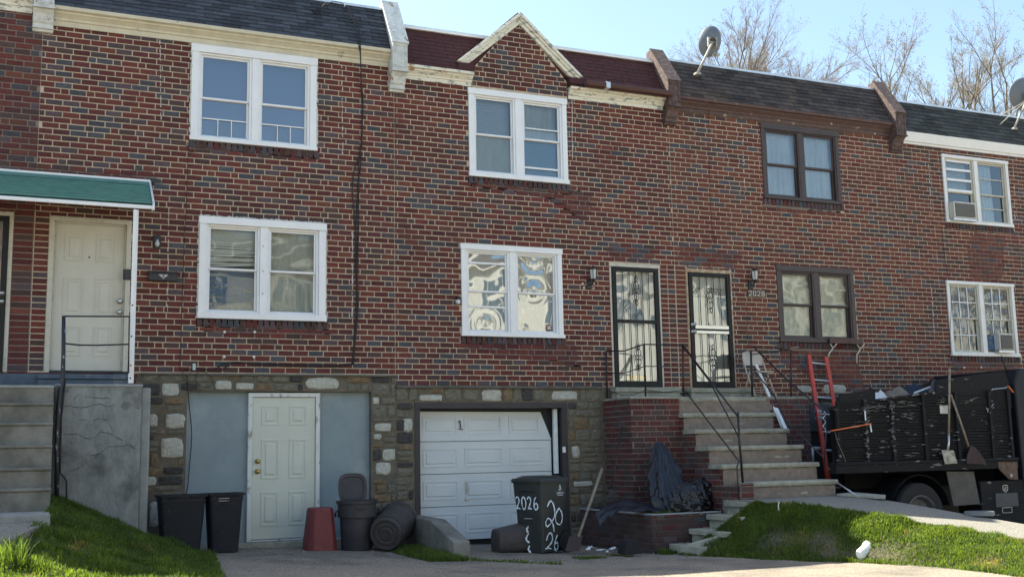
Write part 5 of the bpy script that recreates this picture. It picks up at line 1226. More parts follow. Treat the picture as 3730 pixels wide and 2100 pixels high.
for q in range(3):
    for i in range(k): j = (i + 1) % k; l_.f.append([q * k + i, q * k + j, (q + 1) * k + j, (q + 1) * k + i])
l_.f.append([3 * k + i for i in range(k)]); l_.f.append([i for i in range(k)][::-1]); l_.m = [0] * len(l_.f)
l_.build('lid', 'can_dark', t, smooth='auto')
for s in (-1, 1): MB().tube([(4.21 + s * .29, -.77, -.74), (4.21 + s * .315, -.75, -.78), (4.21 + s * .29, -.70, -.82)], .014, 6).build('handle', 'can_dark', t, smooth=True)
MB().box(4.13, 4.27, -1.005, -.985, -.72, -.70).build('front_rib', 'can_dark', t, bevel=.004)
# tipped barrel
ax = Vector((.52, .82, .20)).normalized(); c0 = N_(1406, 1945, -1.12)
t = thing('tipped_can', 'old brown-grey ribbed trash can lying on its side', 'trash can', (c0.x, -1.0, -1.3))
MB().lathe([(0, .012), (.05, .010), (.07, 0), (.085, .010), (.105, .010), (.12, -.004), (.14, -.004), (.15, .012), (.175, .012), (.185, -.008), (.205, -.010), (.218, .0), (.225, .02), (.232, .2), (.242, .22), (.246, .50), (.256, .51), (.262, .66), (.28, .665), (.28, .70), (.25, .70), (.24, .05), (0, .05)], c0, 36, tuple(ax)).build('body', 'barrel_brown', t, smooth='auto')
hp = c0 - ax * .012; MB().tube([hp + Vector((.0, -.01, -.045)), hp + Vector((-.01, -.03, -.02)), hp + Vector((-.01, -.03, .02)), hp + Vector((0, -.01, .045))], .012, 7).build('handle', 'barrel_brown', t, smooth=True)
# lettering strokes helper: polyline ribbons on a plane given by origin, u, v, normal
def strokes(mb, polys, O_, U, V, Nn, w, lift=.003, jit=.0, seed=1):
    r = random.Random(seed); O_, U, V, Nn = Vector(O_), Vector(U), Vector(V), Vector(Nn)
    for pl_ in polys:
        # smooth
        pts = [Vector(p) for p in pl_]
        if len(pts) > 2:
            q = []
            for i in range(len(pts) - 1):
                p0, p1, p2, p3 = pts[max(i - 1, 0)], pts[i], pts[i + 1], pts[min(i + 2, len(pts) - 1)]
                for k_ in range(4):
                    s_ = k_ / 4; q.append(.5 * ((2 * p1) + (p2 - p0) * s_ + (2 * p0 - 5 * p1 + 4 * p2 - p3) * s_ * s_ + (3 * p1 - p0 - 3 * p2 + p3) * s_ ** 3))
            q.append(pts[-1]); pts = q
        k = len(mb.v)
        for i, p in enumerate(pts):
            d = pts[min(i + 1, len(pts) - 1)] - pts[max(i - 1, 0)]; d = Vector((d[0], d[1])).normalized() if d.length else Vector((1, 0)); nn_ = Vector((-d.y, d.x)) * w * .5 * r.uniform(1 - jit, 1 + jit)
            for s_ in (-1, 1): c = O_ + U * (p[0] + nn_.x * s_) + V * (p[1] + nn_.y * s_) + Nn * lift; mb.v.append(tuple(c))
        for i in range(len(pts) - 1): mb.f.append([k + 2 * i, k + 2 * i + 1, k + 2 * i + 3, k + 2 * i + 2]); mb.m.append(0)
    return mb
DG = {'2': [[(.05, .8), (.25, .98), (.6, .95), (.7, .7), (.4, .35), (.05, .05), (.5, .1), (.85, .02)]], '0': [[(.45, 1), (.1, .8), (.05, .35), (.35, 0), (.7, .15), (.85, .6), (.65, .95), (.4, .98)]],
      '6': [[(.65, 1), (.25, .75), (.08, .3), (.35, 0), (.75, .1), (.8, .38), (.5, .5), (.15, .35)]], '8': [[(.5, .52), (.15, .72), (.4, 1), (.75, .8), (.5, .52), (.1, .25), (.45, 0), (.85, .25), (.5, .52)]], '3': [[(.1, .9), (.5, 1), (.75, .75), (.4, .52), (.8, .3), (.5, .0), (.1, .1)]]}
def digits(txt, x, z, w, h, gap=.25): 
    out = []
    for i, ch_ in enumerate(txt): out += [[(x + i * w * (1 + gap) + px_ * w, z + pz * h) for px_, pz in pl_] for pl_ in DG[ch_]]
    return out
# wheeled bin
c0 = Vector((6.66, -1.42, gz(6.66, -1.42))); th = rad(24)
t = thing('wheeled_bin', 'dark green wheeled bin with white spray painted house numbers', 'wheeled bin', c0); t.rotation_euler.z = 0
ca, sa = math.cos(th), math.sin(th)
def LB(x, y, z): return Vector((c0.x + ca * x - sa * y, c0.y + sa * x + ca * y, c0.z + z))
bw, bd = .27, .27
def rbox(mb, x0, x1, y0, y1, x2, x3, y2, y3, z0, z1, r=.04, top=True):
    def rg(a, b_, c, d, z):
        out = []
        for cx_, cy_, s in ((b_ - r, d - r, 0), (a + r, d - r, 1), (a + r, c + r, 2), (b_ - r, c + r, 3)):
            for i in range(4): u = (s + i / 3) * math.pi / 2; out.append(LB(cx_ + r * math.cos(u), cy_ + r * math.sin(u), z))
        return out
    k = len(mb.v); A = rg(x0, x1, y0, y1, z0); B = rg(x2, x3, y2, y3, z1); mb.v += [tuple(p) for p in A + B]; n = 16
    for i in range(n): j = (i + 1) % n; mb.f.append([k + i, k + j, k + n + j, k + n + i]); mb.m.append(0)
    mb.f.append([k + i for i in range(n)][::-1]); mb.f.append([k + n + i for i in range(n)]); mb.m += [0, 0]
    return mb
b_ = MB(); rbox(b_, -.22, .21, -.22, .22, -.262, .25, -.255, .255, .02, .72); rbox(b_, -.268, .256, -.262, .262, -.285, .275, -.275, .275, .722, .96); rbox(b_, -.30, .295, -.29, .29, -.30, .295, -.29, .29, .962, .985, .03)
body = b_.build('body', 'bin_green', t, smooth='auto')
b_ = MB(); rbox(b_, -.315, .30, -.295, .295, -.30, .29, -.28, .28, .987, 1.02, .04); rbox(b_, -.27, .24, -.25, .25, -.18, .20, -.19, .19, 1.021, 1.055, .03); lid_ = b_.build('lid', 'bin_green', t, smooth='auto')
b_ = MB(); b_.tube([LB(.31, -.25, 1.0), LB(.345, -.25, 1.0), LB(.345, .25, 1.0), LB(.31, .25, 1.0)], .016, 8); b_.build('handle', 'bin_green', t, smooth=True)
for s in (-1, 1):
    w_ = MB(); w_.lathe([(0, -.02), (.10, -.025), (.128, -.022), (.13, 0), (.128, .022), (.10, .025), (0, .02)], LB(.215, s * .275, .13), 24, (LB(0, 1, 0) - LB(0, 0, 0))); w_.build('wheel', 'tyre', t, smooth='auto')
# front (local -x) details: grip pocket and raised door shape
U_, V_, Nn_ = -(LB(0, 1, 0) - LB(0, 0, 0)), Vector((-.0, 0, 1)), -(LB(1, 0, 0) - LB(0, 0, 0))
def face_x(z): return -lerp(.22, .262, z / .72) if z < .72 else -lerp(.268, .285, (z - .72) / .24)
def LF(u, z, l=0.): return LB(face_x(z) - l, -u, z)
b_ = MB()
for (u0, u1, z0_, z1_, l) in ((-.13, .13, .06, .44, .008),): b_.hexa([LF(u0, z0_, 0), LF(u1, z0_, 0), LF(u1, z0_, l), LF(u0, z0_, l), LF(u0, z1_, 0), LF(u1, z1_, 0), LF(u1, z1_, l), LF(u0, z1_, l)])
b_.build('front_panel', 'bin_green', t, bevel=.004)
b_ = MB(); pr_ = [(-.12 + .24 * i / 10, .50 + .105 * math.sin(i / 10 * math.pi)) for i in range(11)]
b_.add([LF(u, z, .012) for u, z in pr_] + [LF(u, z, -.002) for u, z in pr_], [tuple(range(11))] + [(i, i + 11, i + 12, i + 1) for i in range(10)]); b_.build('arched_pocket', 'bin_green', t)
b_ = MB(); b_.tube([LF(-.07, .475, .014), LF(.07, .475, .014)], .009, 6); b_.build('grab_bar', 'aluminium', t)
b_ = MB(); b_.tube([LF(-.14, .85, .01), LF(-.06, .862, .012), (LF(.0, .864, .012)), LF(.1, .855, .012), LF(.15, .845, .01)], .008, 6); b_.build('lift_rib', 'bin_green', t)
mbx = MB(); k_ = digits('2026', -.225, .58, .092, .17, .18)
for p in k_:
    q = [LF(u, min(z + .02, .716), .004) for u, z in p]
strokes(mbx, [[(u, z + .02) for u, z in p] for p in k_], LB(-.247, 0, 0), U_, V_ , Nn_, .018, .008, .45, 3)
gfo = mbx.build('sprayed_number', 'spray_white', body)
for v_ in gfo.data.vertices:   # follow the taper of the face
    z = v_.co.z; lx = face_x(max(0, z)); p = Vector((v_.co.x, v_.co.y)); cur = p.x * ca + p.y * sa; d = (lx - .004) - cur; v_.co.x += d * ca; v_.co.y += d * sa
mbx = MB(); strokes(mbx, digits('20', -.13, .43, .13, .24, -.05) and [[(-.15, .64), (-.09, .71), (-.02, .66), (.01, .52), (-.06, .42), (-.15, .37), (-.18, .43), (-.12, .48), (-.03, .40), (0, .29)], [(.09, .60), (.03, .52), (.04, .42), (.12, .38), (.17, .44), (.16, .54), (.09, .61)]] +
    [[(-.16, .18), (-.13, .25), (-.08, .28), (-.04, .24), (-.04, .17), (-.10, .11), (-.18, .07), (-.12, .08), (-.05, .06)], [(.07, .24), (.03, .17), (.01, .09), (.05, .04), (.09, .08), (.07, .14), (.02, .12)], [(.0, .05), (.06, .0 + .03)]], LB(0, 0, 0), LB(1, 0, 0) - LB(0, 0, 0), V_, -(LB(0, 1, 0) - LB(0, 0, 0)), .020, .26, .45, 5)
gfo = mbx.build('sprayed_number', 'spray_white', body)
for v_ in gfo.data.vertices:
    z = max(0, v_.co.z); ly = -lerp(.22, .255, z / .72) - .004; cur = -v_.co.x * sa + v_.co.y * ca; d = ly - cur; v_.co.x += -sa * d; v_.co.y += ca * d
def text(parent, s_, loc, size, rot, m, name='lettering', align='CENTER', ext=.001):
    cu = bpy.data.curves.new(name, 'FONT'); cu.body = s_; cu.size = size; cu.align_x = align; cu.extrude = ext; cu.resolution_u = 3
    tmp = bpy.data.objects.new(name, cu); me = bpy.data.meshes.new_from_object(tmp); bpy.data.objects.remove(tmp); me.materials.clear(); me.materials.append(M[m])
    o = bpy.data.objects.new(name, me); col.objects.link(o); o.parent = parent; o.location = Vector(loc) - wloc(parent); o.rotation_euler = rot; return o
text(body, 'STREETS', LB(.10, -.281, .80), .040, (rad(90), 0, th), 'spray_white')
text(body, 'PHILADELPHIA', LB(.10, -.280, .778), .018, (rad(90), 0, th), 'spray_white')
mbx = MB(); strokes(mbx, [[(.07, .85), (.10, .90), (.13, .87), (.09, .85), (.12, .89)], [(.085, .90), (.10, .925), (.115, .90)]], LB(0, 0, 0), LB(1, 0, 0) - LB(0, 0, 0), V_, -(LB(0, 1, 0) - LB(0, 0, 0)), .006, .279); mbx.build('city_logo', 'spray_white', body)
# fallen bin
t = thing('fallen_bin', 'brown plastic bin lying on its side with white spray paint', 'trash can', (6.38, -1.32, -1.38))
b_ = MB(); secs = [(6.02, .125, .145), (6.04, .16, .165), (6.45, .20, .20), (6.60, .215, .215), (6.61, .235, .23), (6.68, .24, .235)]; n = 20
for i, (x, hy, hz) in enumerate(secs):
    for j in range(n):
        a = j / n * 6.283; c_, s_ = math.cos(a), math.sin(a); e = .55
        b_.v.append((x, -1.25 + hy * math.copysign(abs(c_) ** e, c_) - (x - 6.02) * .10, -1.385 + hz + .002 + hz * math.copysign(abs(s_) ** e, s_)))
for i in range(len(secs) - 1):
    for j in range(n): j2 = (j + 1) % n; b_.f.append([i * n + j, i * n + j2, (i + 1) * n + j2, (i + 1) * n + j])
b_.f.append(list(range(n))); b_.f.append([(len(secs) - 1) * n + j for j in range(n)][::-1]); b_.m = [0] * len(b_.f)
bo = b_.build('body', 'barrel_brown', t, smooth='auto')
mbx = MB(); strokes(mbx, [[(6.44, -1.02), (6.40, -1.06), (6.43, -1.11), (6.47, -1.08), (6.41, -1.14), (6.39, -1.20), (6.44, -1.24), (6.49, -1.22)], [(6.52, -1.27), (6.44, -1.29), (6.42, -1.34), (6.46, -1.375)]], (0, -1.508, 0), (1, 0, 0), V_, (0, -1, 0), .026, 0, .3, 8); mbx.build('sprayed_number', 'spray_white', bo)

# shovel leaning at the planter, rake, crate, litter
t = thing('shovel', 'old shovel with worn wooden handle leaning beside the wheeled bin', 'shovel', N_(2100, 2005, -1.95))
a, b_ = N_(2193, 1706, -1.35), N_(2107, 1955, -1.9); MB().tube([a, b_], [.022, .019], 8).build('handle', 'wood_handle', t, smooth=True)
c_ = N_(2085, 2005, -1.98); k = MB(); dx = Vector((.105, 0, 0)); k.hexa([c_ - dx, c_ + dx, c_ + dx + Vector((0, .02, 0)), c_ - dx + Vector((0, .02, 0)), b_ - dx * .9 + Vector((-.04, 0, .02)), b_ + dx * .7 + Vector((0, 0, .02)), b_ + dx * .7 + Vector((0, .02, .02)), b_ - dx * .9 + Vector((-.04, .02, .02))]); k.build('blade', mat('blade_rust', (.055, .034, .032), (.035, .026, .026), .8, 12), t, bevel=.006)
t = thing('rake', 'black handled rake leaning on the brick porch wall', 'rake', N_(2225, 1815, -1.3))
MB().tube([N_(2266, 1553, -.93), N_(2228, 1780, -1.3)], .013, 8).build('handle', 'black_iron', t, smooth=True)
k = MB(); base = N_(2228, 1780, -1.3)
for i in range(9): d = (i - 4) * .016; k.tube([base, base + Vector((d * .8, -.01, -.05)), base + Vector((d * 1.6, -.02, -.15)), base + Vector((d * 1.7, -.05, -.165))], .004, 5)
k.build('tines', mat('rake_teal', (.03, .05, .052), None, .5), t)
t = thing('crate', 'small black ribbed crate upside down at the planter corner', 'crate', N_(2295, 2012, -2.55))
c_ = N_(2295, 2014, -2.55); zf = c_.z; k = MB(); k.hexa([(c_.x - .125, c_.y - .1, zf), (c_.x + .15, c_.y - .1, zf), (c_.x + .13, c_.y + .14, zf), (c_.x - .12, c_.y + .14, zf), (c_.x - .08, c_.y - .06, zf + .175), (c_.x + .075, c_.y - .06, zf + .175), (c_.x + .075, c_.y + .1, zf + .175), (c_.x - .07, c_.y + .1, zf + .175)])
k.build('body', 'tote_black', t, bevel=.006)
for i in range(4): z = .03 + i * .036; l = z / .175; MB().hexa([(c_.x - lerp(.115, .075, l), c_.y - lerp(.106, .066, l), zf + z), (c_.x + lerp(.13, .07, l), c_.y - lerp(.106, .066, l), zf + z), (c_.x + lerp(.13, .07, l), c_.y - lerp(.09, .05, l), zf + z), (c_.x - lerp(.115, .075, l), c_.y - lerp(.09, .05, l), zf + z), (c_.x - lerp(.115, .075, l), c_.y - lerp(.106, .066, l), zf + z + .01), (c_.x + lerp(.13, .07, l), c_.y - lerp(.106, .066, l), zf + z + .01), (c_.x + lerp(.13, .07, l), c_.y - lerp(.09, .05, l), zf + z + .01), (c_.x - lerp(.115, .075, l), c_.y - lerp(.09, .05, l), zf + z + .01)]).build('rib', 'tote_black', t)
def scrap(u, v, y, w, h, m, lab, cat='litter', n='paper_scrap', grp='litter on the driveway', tall=.03):
    c_ = N_(u, v, y); nn_ = 7; pts = [[(c_.x + w * (i / nn_ - .5), c_.y + h * (j / 4 - .5), c_.z + tall * (.5 + .9 * mnoise.noise(Vector((i * .7, j * .9, u)))) * math.sin(math.pi * min(1, max(0, (i + .3) / nn_)))) for j in range(5)] for i in range(nn_ + 1)]
    o = sheet(pts, n, m, None, smooth=True); tag(o, lab, cat, grp); return o
scrap(2157, 2000, -2.35, .16, .12, 'litter', 'crumpled red and white paper on the driveway by the bin', tall=.06)
scrap(2195, 2003, -2.35, .18, .10, 'white_board', 'flat white wrapper between the red paper and the crate', tall=.03)
scrap(2238, 1999, -2.35, .12, .12, 'bag_white', 'crinkled pale plastic beside the black crate', tall=.05)
scrap(2216, 2009, -2.5, .06, .06, 'bag_white', 'tiny white scrap in front of the pale plastic', tall=.03)
scrap(1692, 1995, -1.7, .10, .06, 'bag_white', 'small white scrap at the foot of the garage door', tall=.02)
scrap(2440, 1870, -2.0, .05, .05, 'wood_handle', 'short broken stick end at the planter rim', tall=.05)
for (u, v, w) in ((2850, 1862, .02),):
    c_ = N_(u, v, -3.9)
o = MB(); c_ = N_(2837, 1848, -3.6); o.tube([c_ + Vector((0, 0, -.03)), c_ + Vector((-.01, 0, .02)), c_ + Vector((.01, 0, .08))], .008, 6); o = o.build('plant_stake', 'bone', None); tag(o, 'tiny pale stake standing at the top of the right lawn', 'stake')
# white shade lying on the lawn
c_ = N_(3165, 2035, -4.85); a, b_ = N_(3135, 2040, -4.9), N_(3195, 2000, -4.75)
w_ = MB(); d_ = (b_ - a); axx = d_.normalized(); w_.lathe([(0, 0), (.055, .0), (.07, .03), (.075, .12), (.085, .2), (.10, .215), (.105, .27), (.075, .32), (.02, .34), (0, .34)], a + Vector((-.02, 0, .06)), 20, axx, sx=1, sy=.62)
w_ = w_.build('plastic_jug', mat('enamel_white', (.80, .80, .76), None, .45), None, smooth='auto'); tag(w_, 'small white plastic jug lying in the sun on the lawn', 'jug')

# black bags and tarp in the planter
def bag(name, c, prof, label, m, seed, lean=(0, 0), n=100, fold=.05, sq=1., rows=64, grp='black trash bags in the planter'):
    pts = []
    for i in range(rows + 1):
        q = i / rows; rr0 = 0
        for (a0, r0), (a1, r1) in zip(prof, prof[1:]):
            if a0 <= q <= a1: rr0 = lerp(r0, r1, ss((q - a0) / (a1 - a0))); break
        h = prof_h[0] * q; row = []
        for j in range(n + 1):
            t_ = (j % n) / n * 6.283
            f = 1 + fold * math.sin(t_ * 7 + q * 5 + seed) * (.5 + q) + fold * 1.9 * mnoise.noise(Vector((math.cos(t_) * 3.2 + q * 2, math.sin(t_) * 3.2, q * 6 + seed))) + fold * 1.5 * abs(mnoise.noise(Vector((math.cos(t_) * 7, math.sin(t_) * 7 + q * 9, q * 3 + seed)))) - fold * 1.2 * abs(mnoise.noise(Vector((math.cos(t_) * 13 + q * 4, math.sin(t_) * 13, q * 8 + seed)))) + fold * .7 * math.sin(t_ * 19 + 8 * mnoise.noise(Vector((t_, q * 2, seed))))*q
            row.append((c[0] + lean[0] * q + rr0 * f * math.cos(t_), c[1] + lean[1] * q + rr0 * f * math.sin(t_) * sq, c[2] + h + .02 * mnoise.noise(Vector((t_ * 2, q * 9, seed)))))
        pts.append(row)
    o = sheet(pts, name, m, None); tag(o, label, 'trash bag', grp); return o
prof_h = [1.05]; cb = N_(2455, 1872, -1.75)
bag('trash_bag', (cb.x, -1.75, -.95), [(0, .29), (.25, .31), (.5, .24), (.75, .17), (.9, .10), (1.0, .05)], 'tall black plastic bag draped to a point against the porch wall', 'bag_black', 3, lean=(.10, .5), fold=.09, sq=.8)
prof_h = [.46]; cb = N_(2515, 1876, -2.0)
bag('trash_bag', (cb.x, -1.92, -.95), [(0, .24), (.3, .27), (.65, .22), (.9, .12), (1.0, .02)], 'squat black bag in front of the tall bag', 'bag_dark', 8, fold=.10, sq=.7)
prof_h = [.52]; cb = N_(2548, 1845, -1.5)
bag('trash_bag', (cb.x, -1.55, -.95), [(0, .20), (.4, .24), (.75, .17), (1.0, .03)], 'round black bag at the right beside the side wall of the steps', 'bag_dark', 11, fold=.10, sq=.8)
tp = []
for i in range(30):
    t_ = i / 29; row = []
    for j in range(12):
        s_ = j / 11
        top = [N_(2170, 1862, -2.25), N_(2215, 1835, -1.9), N_(2290, 1815, -1.7), N_(2360, 1835, -1.7), N_(2440, 1850, -1.75)]
        bot = [N_(2186, 1918, -2.30), N_(2215, 1880, -2.24), N_(2265, 1860, -2.05), N_(2350, 1858, -2.0), N_(2420, 1872, -1.95)]
        p = poly_at(top, t_).lerp(poly_at(bot, t_), s_); p.y -= .03 * mnoise.noise(Vector((t_ * 9, s_ * 3, 2))); p.z += .035 * mnoise.noise(Vector((t_ * 8, s_ * 4, 7))); row.append(tuple(p))
    tp.append(row)
o = sheet(tp, 'plastic_sheet', 'bag_black', None); tag(o, 'loose black plastic sheet hanging over the planter corner', 'plastic sheet')
sm_ = o.modifiers.new('thick', 'SOLIDIFY'); sm_.thickness = .004

# chair, boards, ladder
t = thing('folding_chair', 'beige metal folding chair on the porch beside the right door', 'chair', (11.13, -.50, .80))
cx_, cy_, cz_ = 11.13, -.50, .80
def CP(x, y, z): return Vector((cx_ + x, cy_ + y, cz_ + z))
MB().tube([CP(-.21, -.20, 0), CP(-.20, .02, .42), CP(-.195, .12, .66), CP(-.17, .135, .745), CP(-.11, .14, .775), CP(.11, .14, .775), CP(.17, .135, .745), CP(.195, .12, .66), CP(.20, .02, .42), CP(.21, -.20, 0)], .0115, 8).build('frame', 'beige_metal', t, smooth=True)
for s in (-1, 1): MB().tube([CP(s * .18, .20, 0), CP(s * .185, -.05, .42)], .0105, 8).build('rear_leg', 'beige_metal', t, smooth=True)
sheet([[tuple(CP(x, .128 + .03 * (1 - (x / .19) ** 2) - .10 * (.76 - z), z)) for z in frange(.55, .765, .05)] for x in frange(-.19, .19, .04)], 'backrest', 'beige_metal', t)
b_ = MB(); b_.hexa([CP(-.19, -.19, .41), CP(.19, -.19, .41), CP(.18, .17, .40), CP(-.18, .17, .40), CP(-.19, -.20, .435), CP(.19, -.20, .435), CP(.18, .17, .425), CP(-.18, .17, .425)]); b_.build('seat', 'beige_metal', t, bevel=.008)
MB().tube([CP(-.205, -.13, .12), CP(.205, -.13, .12)], .006, 6).build('cross_bar', 'beige_metal', t); MB().tube([CP(-.18, .17, .06), CP(.18, .17, .06)], .006, 6).build('cross_bar', 'beige_metal', t)
for (a, b_, lab) in ((N_(2754, 1326, -.62), N_(2850, 1555, -1.0), 'long white board leaning on the porch behind the right railing'), (N_(2812, 1452, -.80), N_(2862, 1562, -1.08), 'shorter white board leaning in front of the long one')):
    o = MB(); o.bar(a, b_, .062, .022); o = o.build('white_board', 'white_board', None, bevel=.002); tag(o, lab, 'board', 'white boards leaning at the steps')
t = thing('ladder', 'orange fibreglass extension ladder leaning against the wall', 'ladder', (12.5, -.8, -1.65))
lt, lbm = N_(2946, 1292, -.10), N_(3014, 1742, -.75); rt_, rbm = N_(3009, 1300, -.10), N_(3050, 1500, -.38)
d1 = (lbm - lt); d1 = d1 / abs(d1.z); lbot = lt + d1 * (lt.z + 1.68); gap = (rt_ - lt); rbot = lbot + Vector((.42, 0, 0)); rtop = rt_
for (a, b_) in ((lt, lbot), (rtop, rbot)):
    o = MB(); o.bar(a, b_, .032, .075, up=(1, 0, 0)); ro = o.build('rail', 'ladder_orange', t, bevel=.003)
    a2 = a.lerp(b_, .30) + Vector((-.03, -.05, 0)); b2 = b_ + Vector((-.03, -.05, 0)); o = MB(); o.bar(a2, b2, .034, .08, up=(1, 0, 0)); o.build('fly_rail', 'ladder_orange', t, bevel=.003)
    for q in (.305, .34): o = MB(); p = a.lerp(b_, q) + Vector((-.015, -.06, 0)); o.box(p.x - .045, p.x + .05, p.y - .02, p.y + .07, p.z - .025, p.z + .025); o.build('guide_bracket', 'aluminium', ro, bevel=.004)
for i in range(1, 11):
    q = (i * .305 - .17) / (lt.z + 1.68); a, b_ = lt.lerp(lbot, q), rtop.lerp(rbot, q); MB().tube([a, b_], .016, 8).build('rung', 'aluminium', t, smooth=True)
    if q > .3: MB().tube([a + Vector((-.03, -.05, .01)), b_ + Vector((-.03, -.05, .01))], .015, 8).build('rung', 'aluminium', t, smooth=True)
# hooks above ladder (Y shaped brackets)
for (pp, lab) in (([(3018, 1300), (3020, 1286), (3034, 1268), (3024, 1250)], 'left white Y-shaped wall bracket right above the ladder'), ([(3121, 1322), (3121, 1292), (3133, 1272), (3121, 1252)], 'right white Y-shaped wall bracket below the brown window')):
    tp_ = [N_(u, v, -.06) for u, v in pp]; o = MB(); o.tube(tp_[:3], .012, 6); o.tube([tp_[2], tp_[3]], .010, 6); o.tube([tp_[2], tp_[2] + Vector((.09, -.02, .10))], .010, 6); o = o.build('wall_bracket', 'bone', None, smooth=True); tag(o, lab, 'bracket', 'white brackets on the wall')
# dark sill box under brown window, gray wall panel, white pipe
o = MB(); a, b_ = N_(3023, 1228, -.09), N_(3142, 1252, -.09); o.box(a.x, b_.x, -.10, -.06, b_.z, a.z); o.jitter(.004); o = o.build('weathered_ledge', 'brown_trim', None, bevel=.004); tag(o, 'weathered dark ledge under the lower brown window', 'ledge')
a, b_ = N_(2949, 1472, -.03), N_(3030, 1570, -.03); o = MB(); o.box(a.x, b_.x, -.035, 0, b_.z, a.z); mo = o.build('wall_panel', 'grey_panel', None, bevel=.004); tag(mo, 'grey glass block panel in the basement wall behind the ladder', 'wall panel')
t = thing('drain_pipe', 'white plastic drain pipe elbow between stairs and ladder', 'pipe', N_(2960, 1680, -.5))
MB().tube([N_(2960, 1682, -.5), N_(2958, 1632, -.5)], .030, 10).build('pipe', 'white_vinyl', t, smooth=True); MB().tube([N_(2955, 1632, -.5), N_(2992, 1632, -.4)], .032, 10).build('elbow', 'white_vinyl', t, smooth=True)
o = MB(); o.tube([N_(3048, 1755, -2.45), N_(3116, 1801, -2.9)], .012, 7); o = o.build('metal_rod', 'aluminium', None, smooth=True); tag(o, 'grey metal rod lying beside the bottom step', 'rod')
o = MB(); a = at(2055, 1240, Z=-.72); o.hexa([N_(3046, 1806, -2.6), N_(3225, 1818, -3.35), N_(3226, 1811, -3.15), N_(3110, 1800, -2.35), N_(3046, 1796, -2.6), N_(3225, 1808, -3.35), N_(3226, 1800, -3.15), N_(3110, 1791, -2.35)]); o = o.build('loose_slab', 'concrete_step', None, bevel=.008); tag(o, 'thin broken concrete slab on the edge of the walk', 'slab')
t = thing('paint_bucket_lid', 'flattened pale bucket rim on the ground beside the truck', 'bucket', N_(3585, 1872, -4.3)); q = N_(3568, 1872, -4.55); MB().lathe([(0, 0), (.17, 0), (.19, .012), (.185, .06), (.17, .06), (.165, .02), (0, .02)], q + Vector((0, 0, -.02)), 24).build('rim', 'dish_grey', t, smooth='auto')

# ================================================================== TRUCK
TY = -2.25
tk = thing('dump_truck', 'black stake body truck full of debris parked along the wall', 'truck', (13.3, -1.2, -1.65))
def T(x, y): return N_(2960 + x / 2.59, 1240 + y / 2.59, TY)
xl, xr = T(215, 1000).x, T(1880, 1000).x
zb, zr = -.355, -.30
zdk = [T(300, 1240).z, T(1600, 1220).z]; zdeck0 = sum(zdk) / 2; zdeck1 = zdeck0 + .17
def topz(x):   # upper edge of the boards
    P_ = [(215, 640), (270, 560), (600, 565), (1000, 505), (1170, 490), (1185, 500), (1880, 470)]
    pts = [(T(a, b_).x, T(a, b_).z) for a, b_ in P_]
    if x <= pts[0][0]: return pts[0][1]
    for (a, c), (b_, d) in zip(pts, pts[1:]):
        if a <= x <= b_: return lerp(c, d, (x - a) / max(1e-6, b_ - a))
    return pts[-1][1]
posts = [T(v, 900).x for v in (240, 505, 760, 1060, 1370, 1690, 1870)]
sd_ = MB(); sd_.box(xl, xr, TY + .05, TY + .09, zdeck1 - .02, zdeck1 + .6)
for i in range(60):
    a = lerp(xl, xr, i / 60); b_ = lerp(xl, xr, (i + 1) / 60); sd_.box(a, b_, TY + .05, TY + .085, zdeck1 + .6, min(topz(a), topz(b_)))
sd_.build('side_backing', 'truck_under', tk)
for (a, b_) in zip(posts, posts[1:]):
    n_ = 22
    for i in range(n_):
        z0_ = zdeck1 + .012 + i * (topz((a + b_) / 2) - zdeck1 - .02) / n_; z1_ = zdeck1 + .012 + (i + .78) * (topz((a + b_) / 2) - zdeck1 - .02) / n_
        s_ = MB(); dz_ = R.uniform(-.004, .004); s_.hexa([(a + .02, TY + .012, z0_), (b_ - .02, TY + .012, z0_ + dz_), (b_ - .02, TY + .05, z0_ + dz_), (a + .02, TY + .05, z0_), (a + .02, TY + .006, z1_), (b_ - .02, TY + .006, z1_ + dz_), (b_ - .02, TY + .05, z1_ + dz_), (a + .02, TY + .05, z1_)])
        s_.build('slat', 'truck_black', tk)
for i, x in enumerate(posts):
    s_ = MB(); s_.box(x - .028, x + .028, TY - .025, TY + .04, zdeck1 - .03, topz(x) + .01); s_.build('stake', 'truck_worn' if i in (1, 2) else 'truck_black', tk, bevel=.006)
wp = MB(); rw = random.Random(4)
for (cx0, cy0, sx_, sy_, n_) in ((470, 650, 90, 45, 26), (600, 610, 60, 60, 26), (740, 600, 30, 150, 34), (505, 760, 20, 150, 30), (880, 590, 110, 40, 36), (900, 730, 80, 45, 30), (1230, 540, 50, 50, 26), (900, 930, 80, 70, 18), (640, 980, 60, 90, 12), (910, 1100, 60, 60, 16), (1270, 880, 90, 25, 12), (420, 770, 50, 20, 8), (1860, 950, 12, 160, 14), (1690, 700, 8, 160, 10), (1200, 980, 30, 60, 6)):
    for _ in range(int(n_ * .45)):
        c = T(rw.gauss(cx0, sx_ * .6), rw.gauss(cy0, sy_ * .6))
        if c.z > topz(c.x) - .02 or c.x > xr or c.x < xl: continue
        w_, h_ = rw.uniform(.008, .055) * (.4 if sx_ < 35 else 1), rw.uniform(.002, .006) * (2.2 if sx_ < 35 else 1); wp.hexa([(c.x - w_, TY - .028, c.z - h_), (c.x + w_, TY - .028, c.z - h_ * .5), (c.x + w_, TY + .02, c.z - h_), (c.x - w_, TY + .02, c.z - h_), (c.x - w_ * .7, TY - .028, c.z + h_), (c.x + w_ * .9, TY - .028, c.z + h_), (c.x + w_, TY + .02, c.z + h_), (c.x - w_, TY + .02, c.z + h_)])
wp.build('peeling_paint', mat('worn_white', (.25, .25, .25), (.06, .06, .06), .8, 30, .4, .6), tk, kind='stuff')
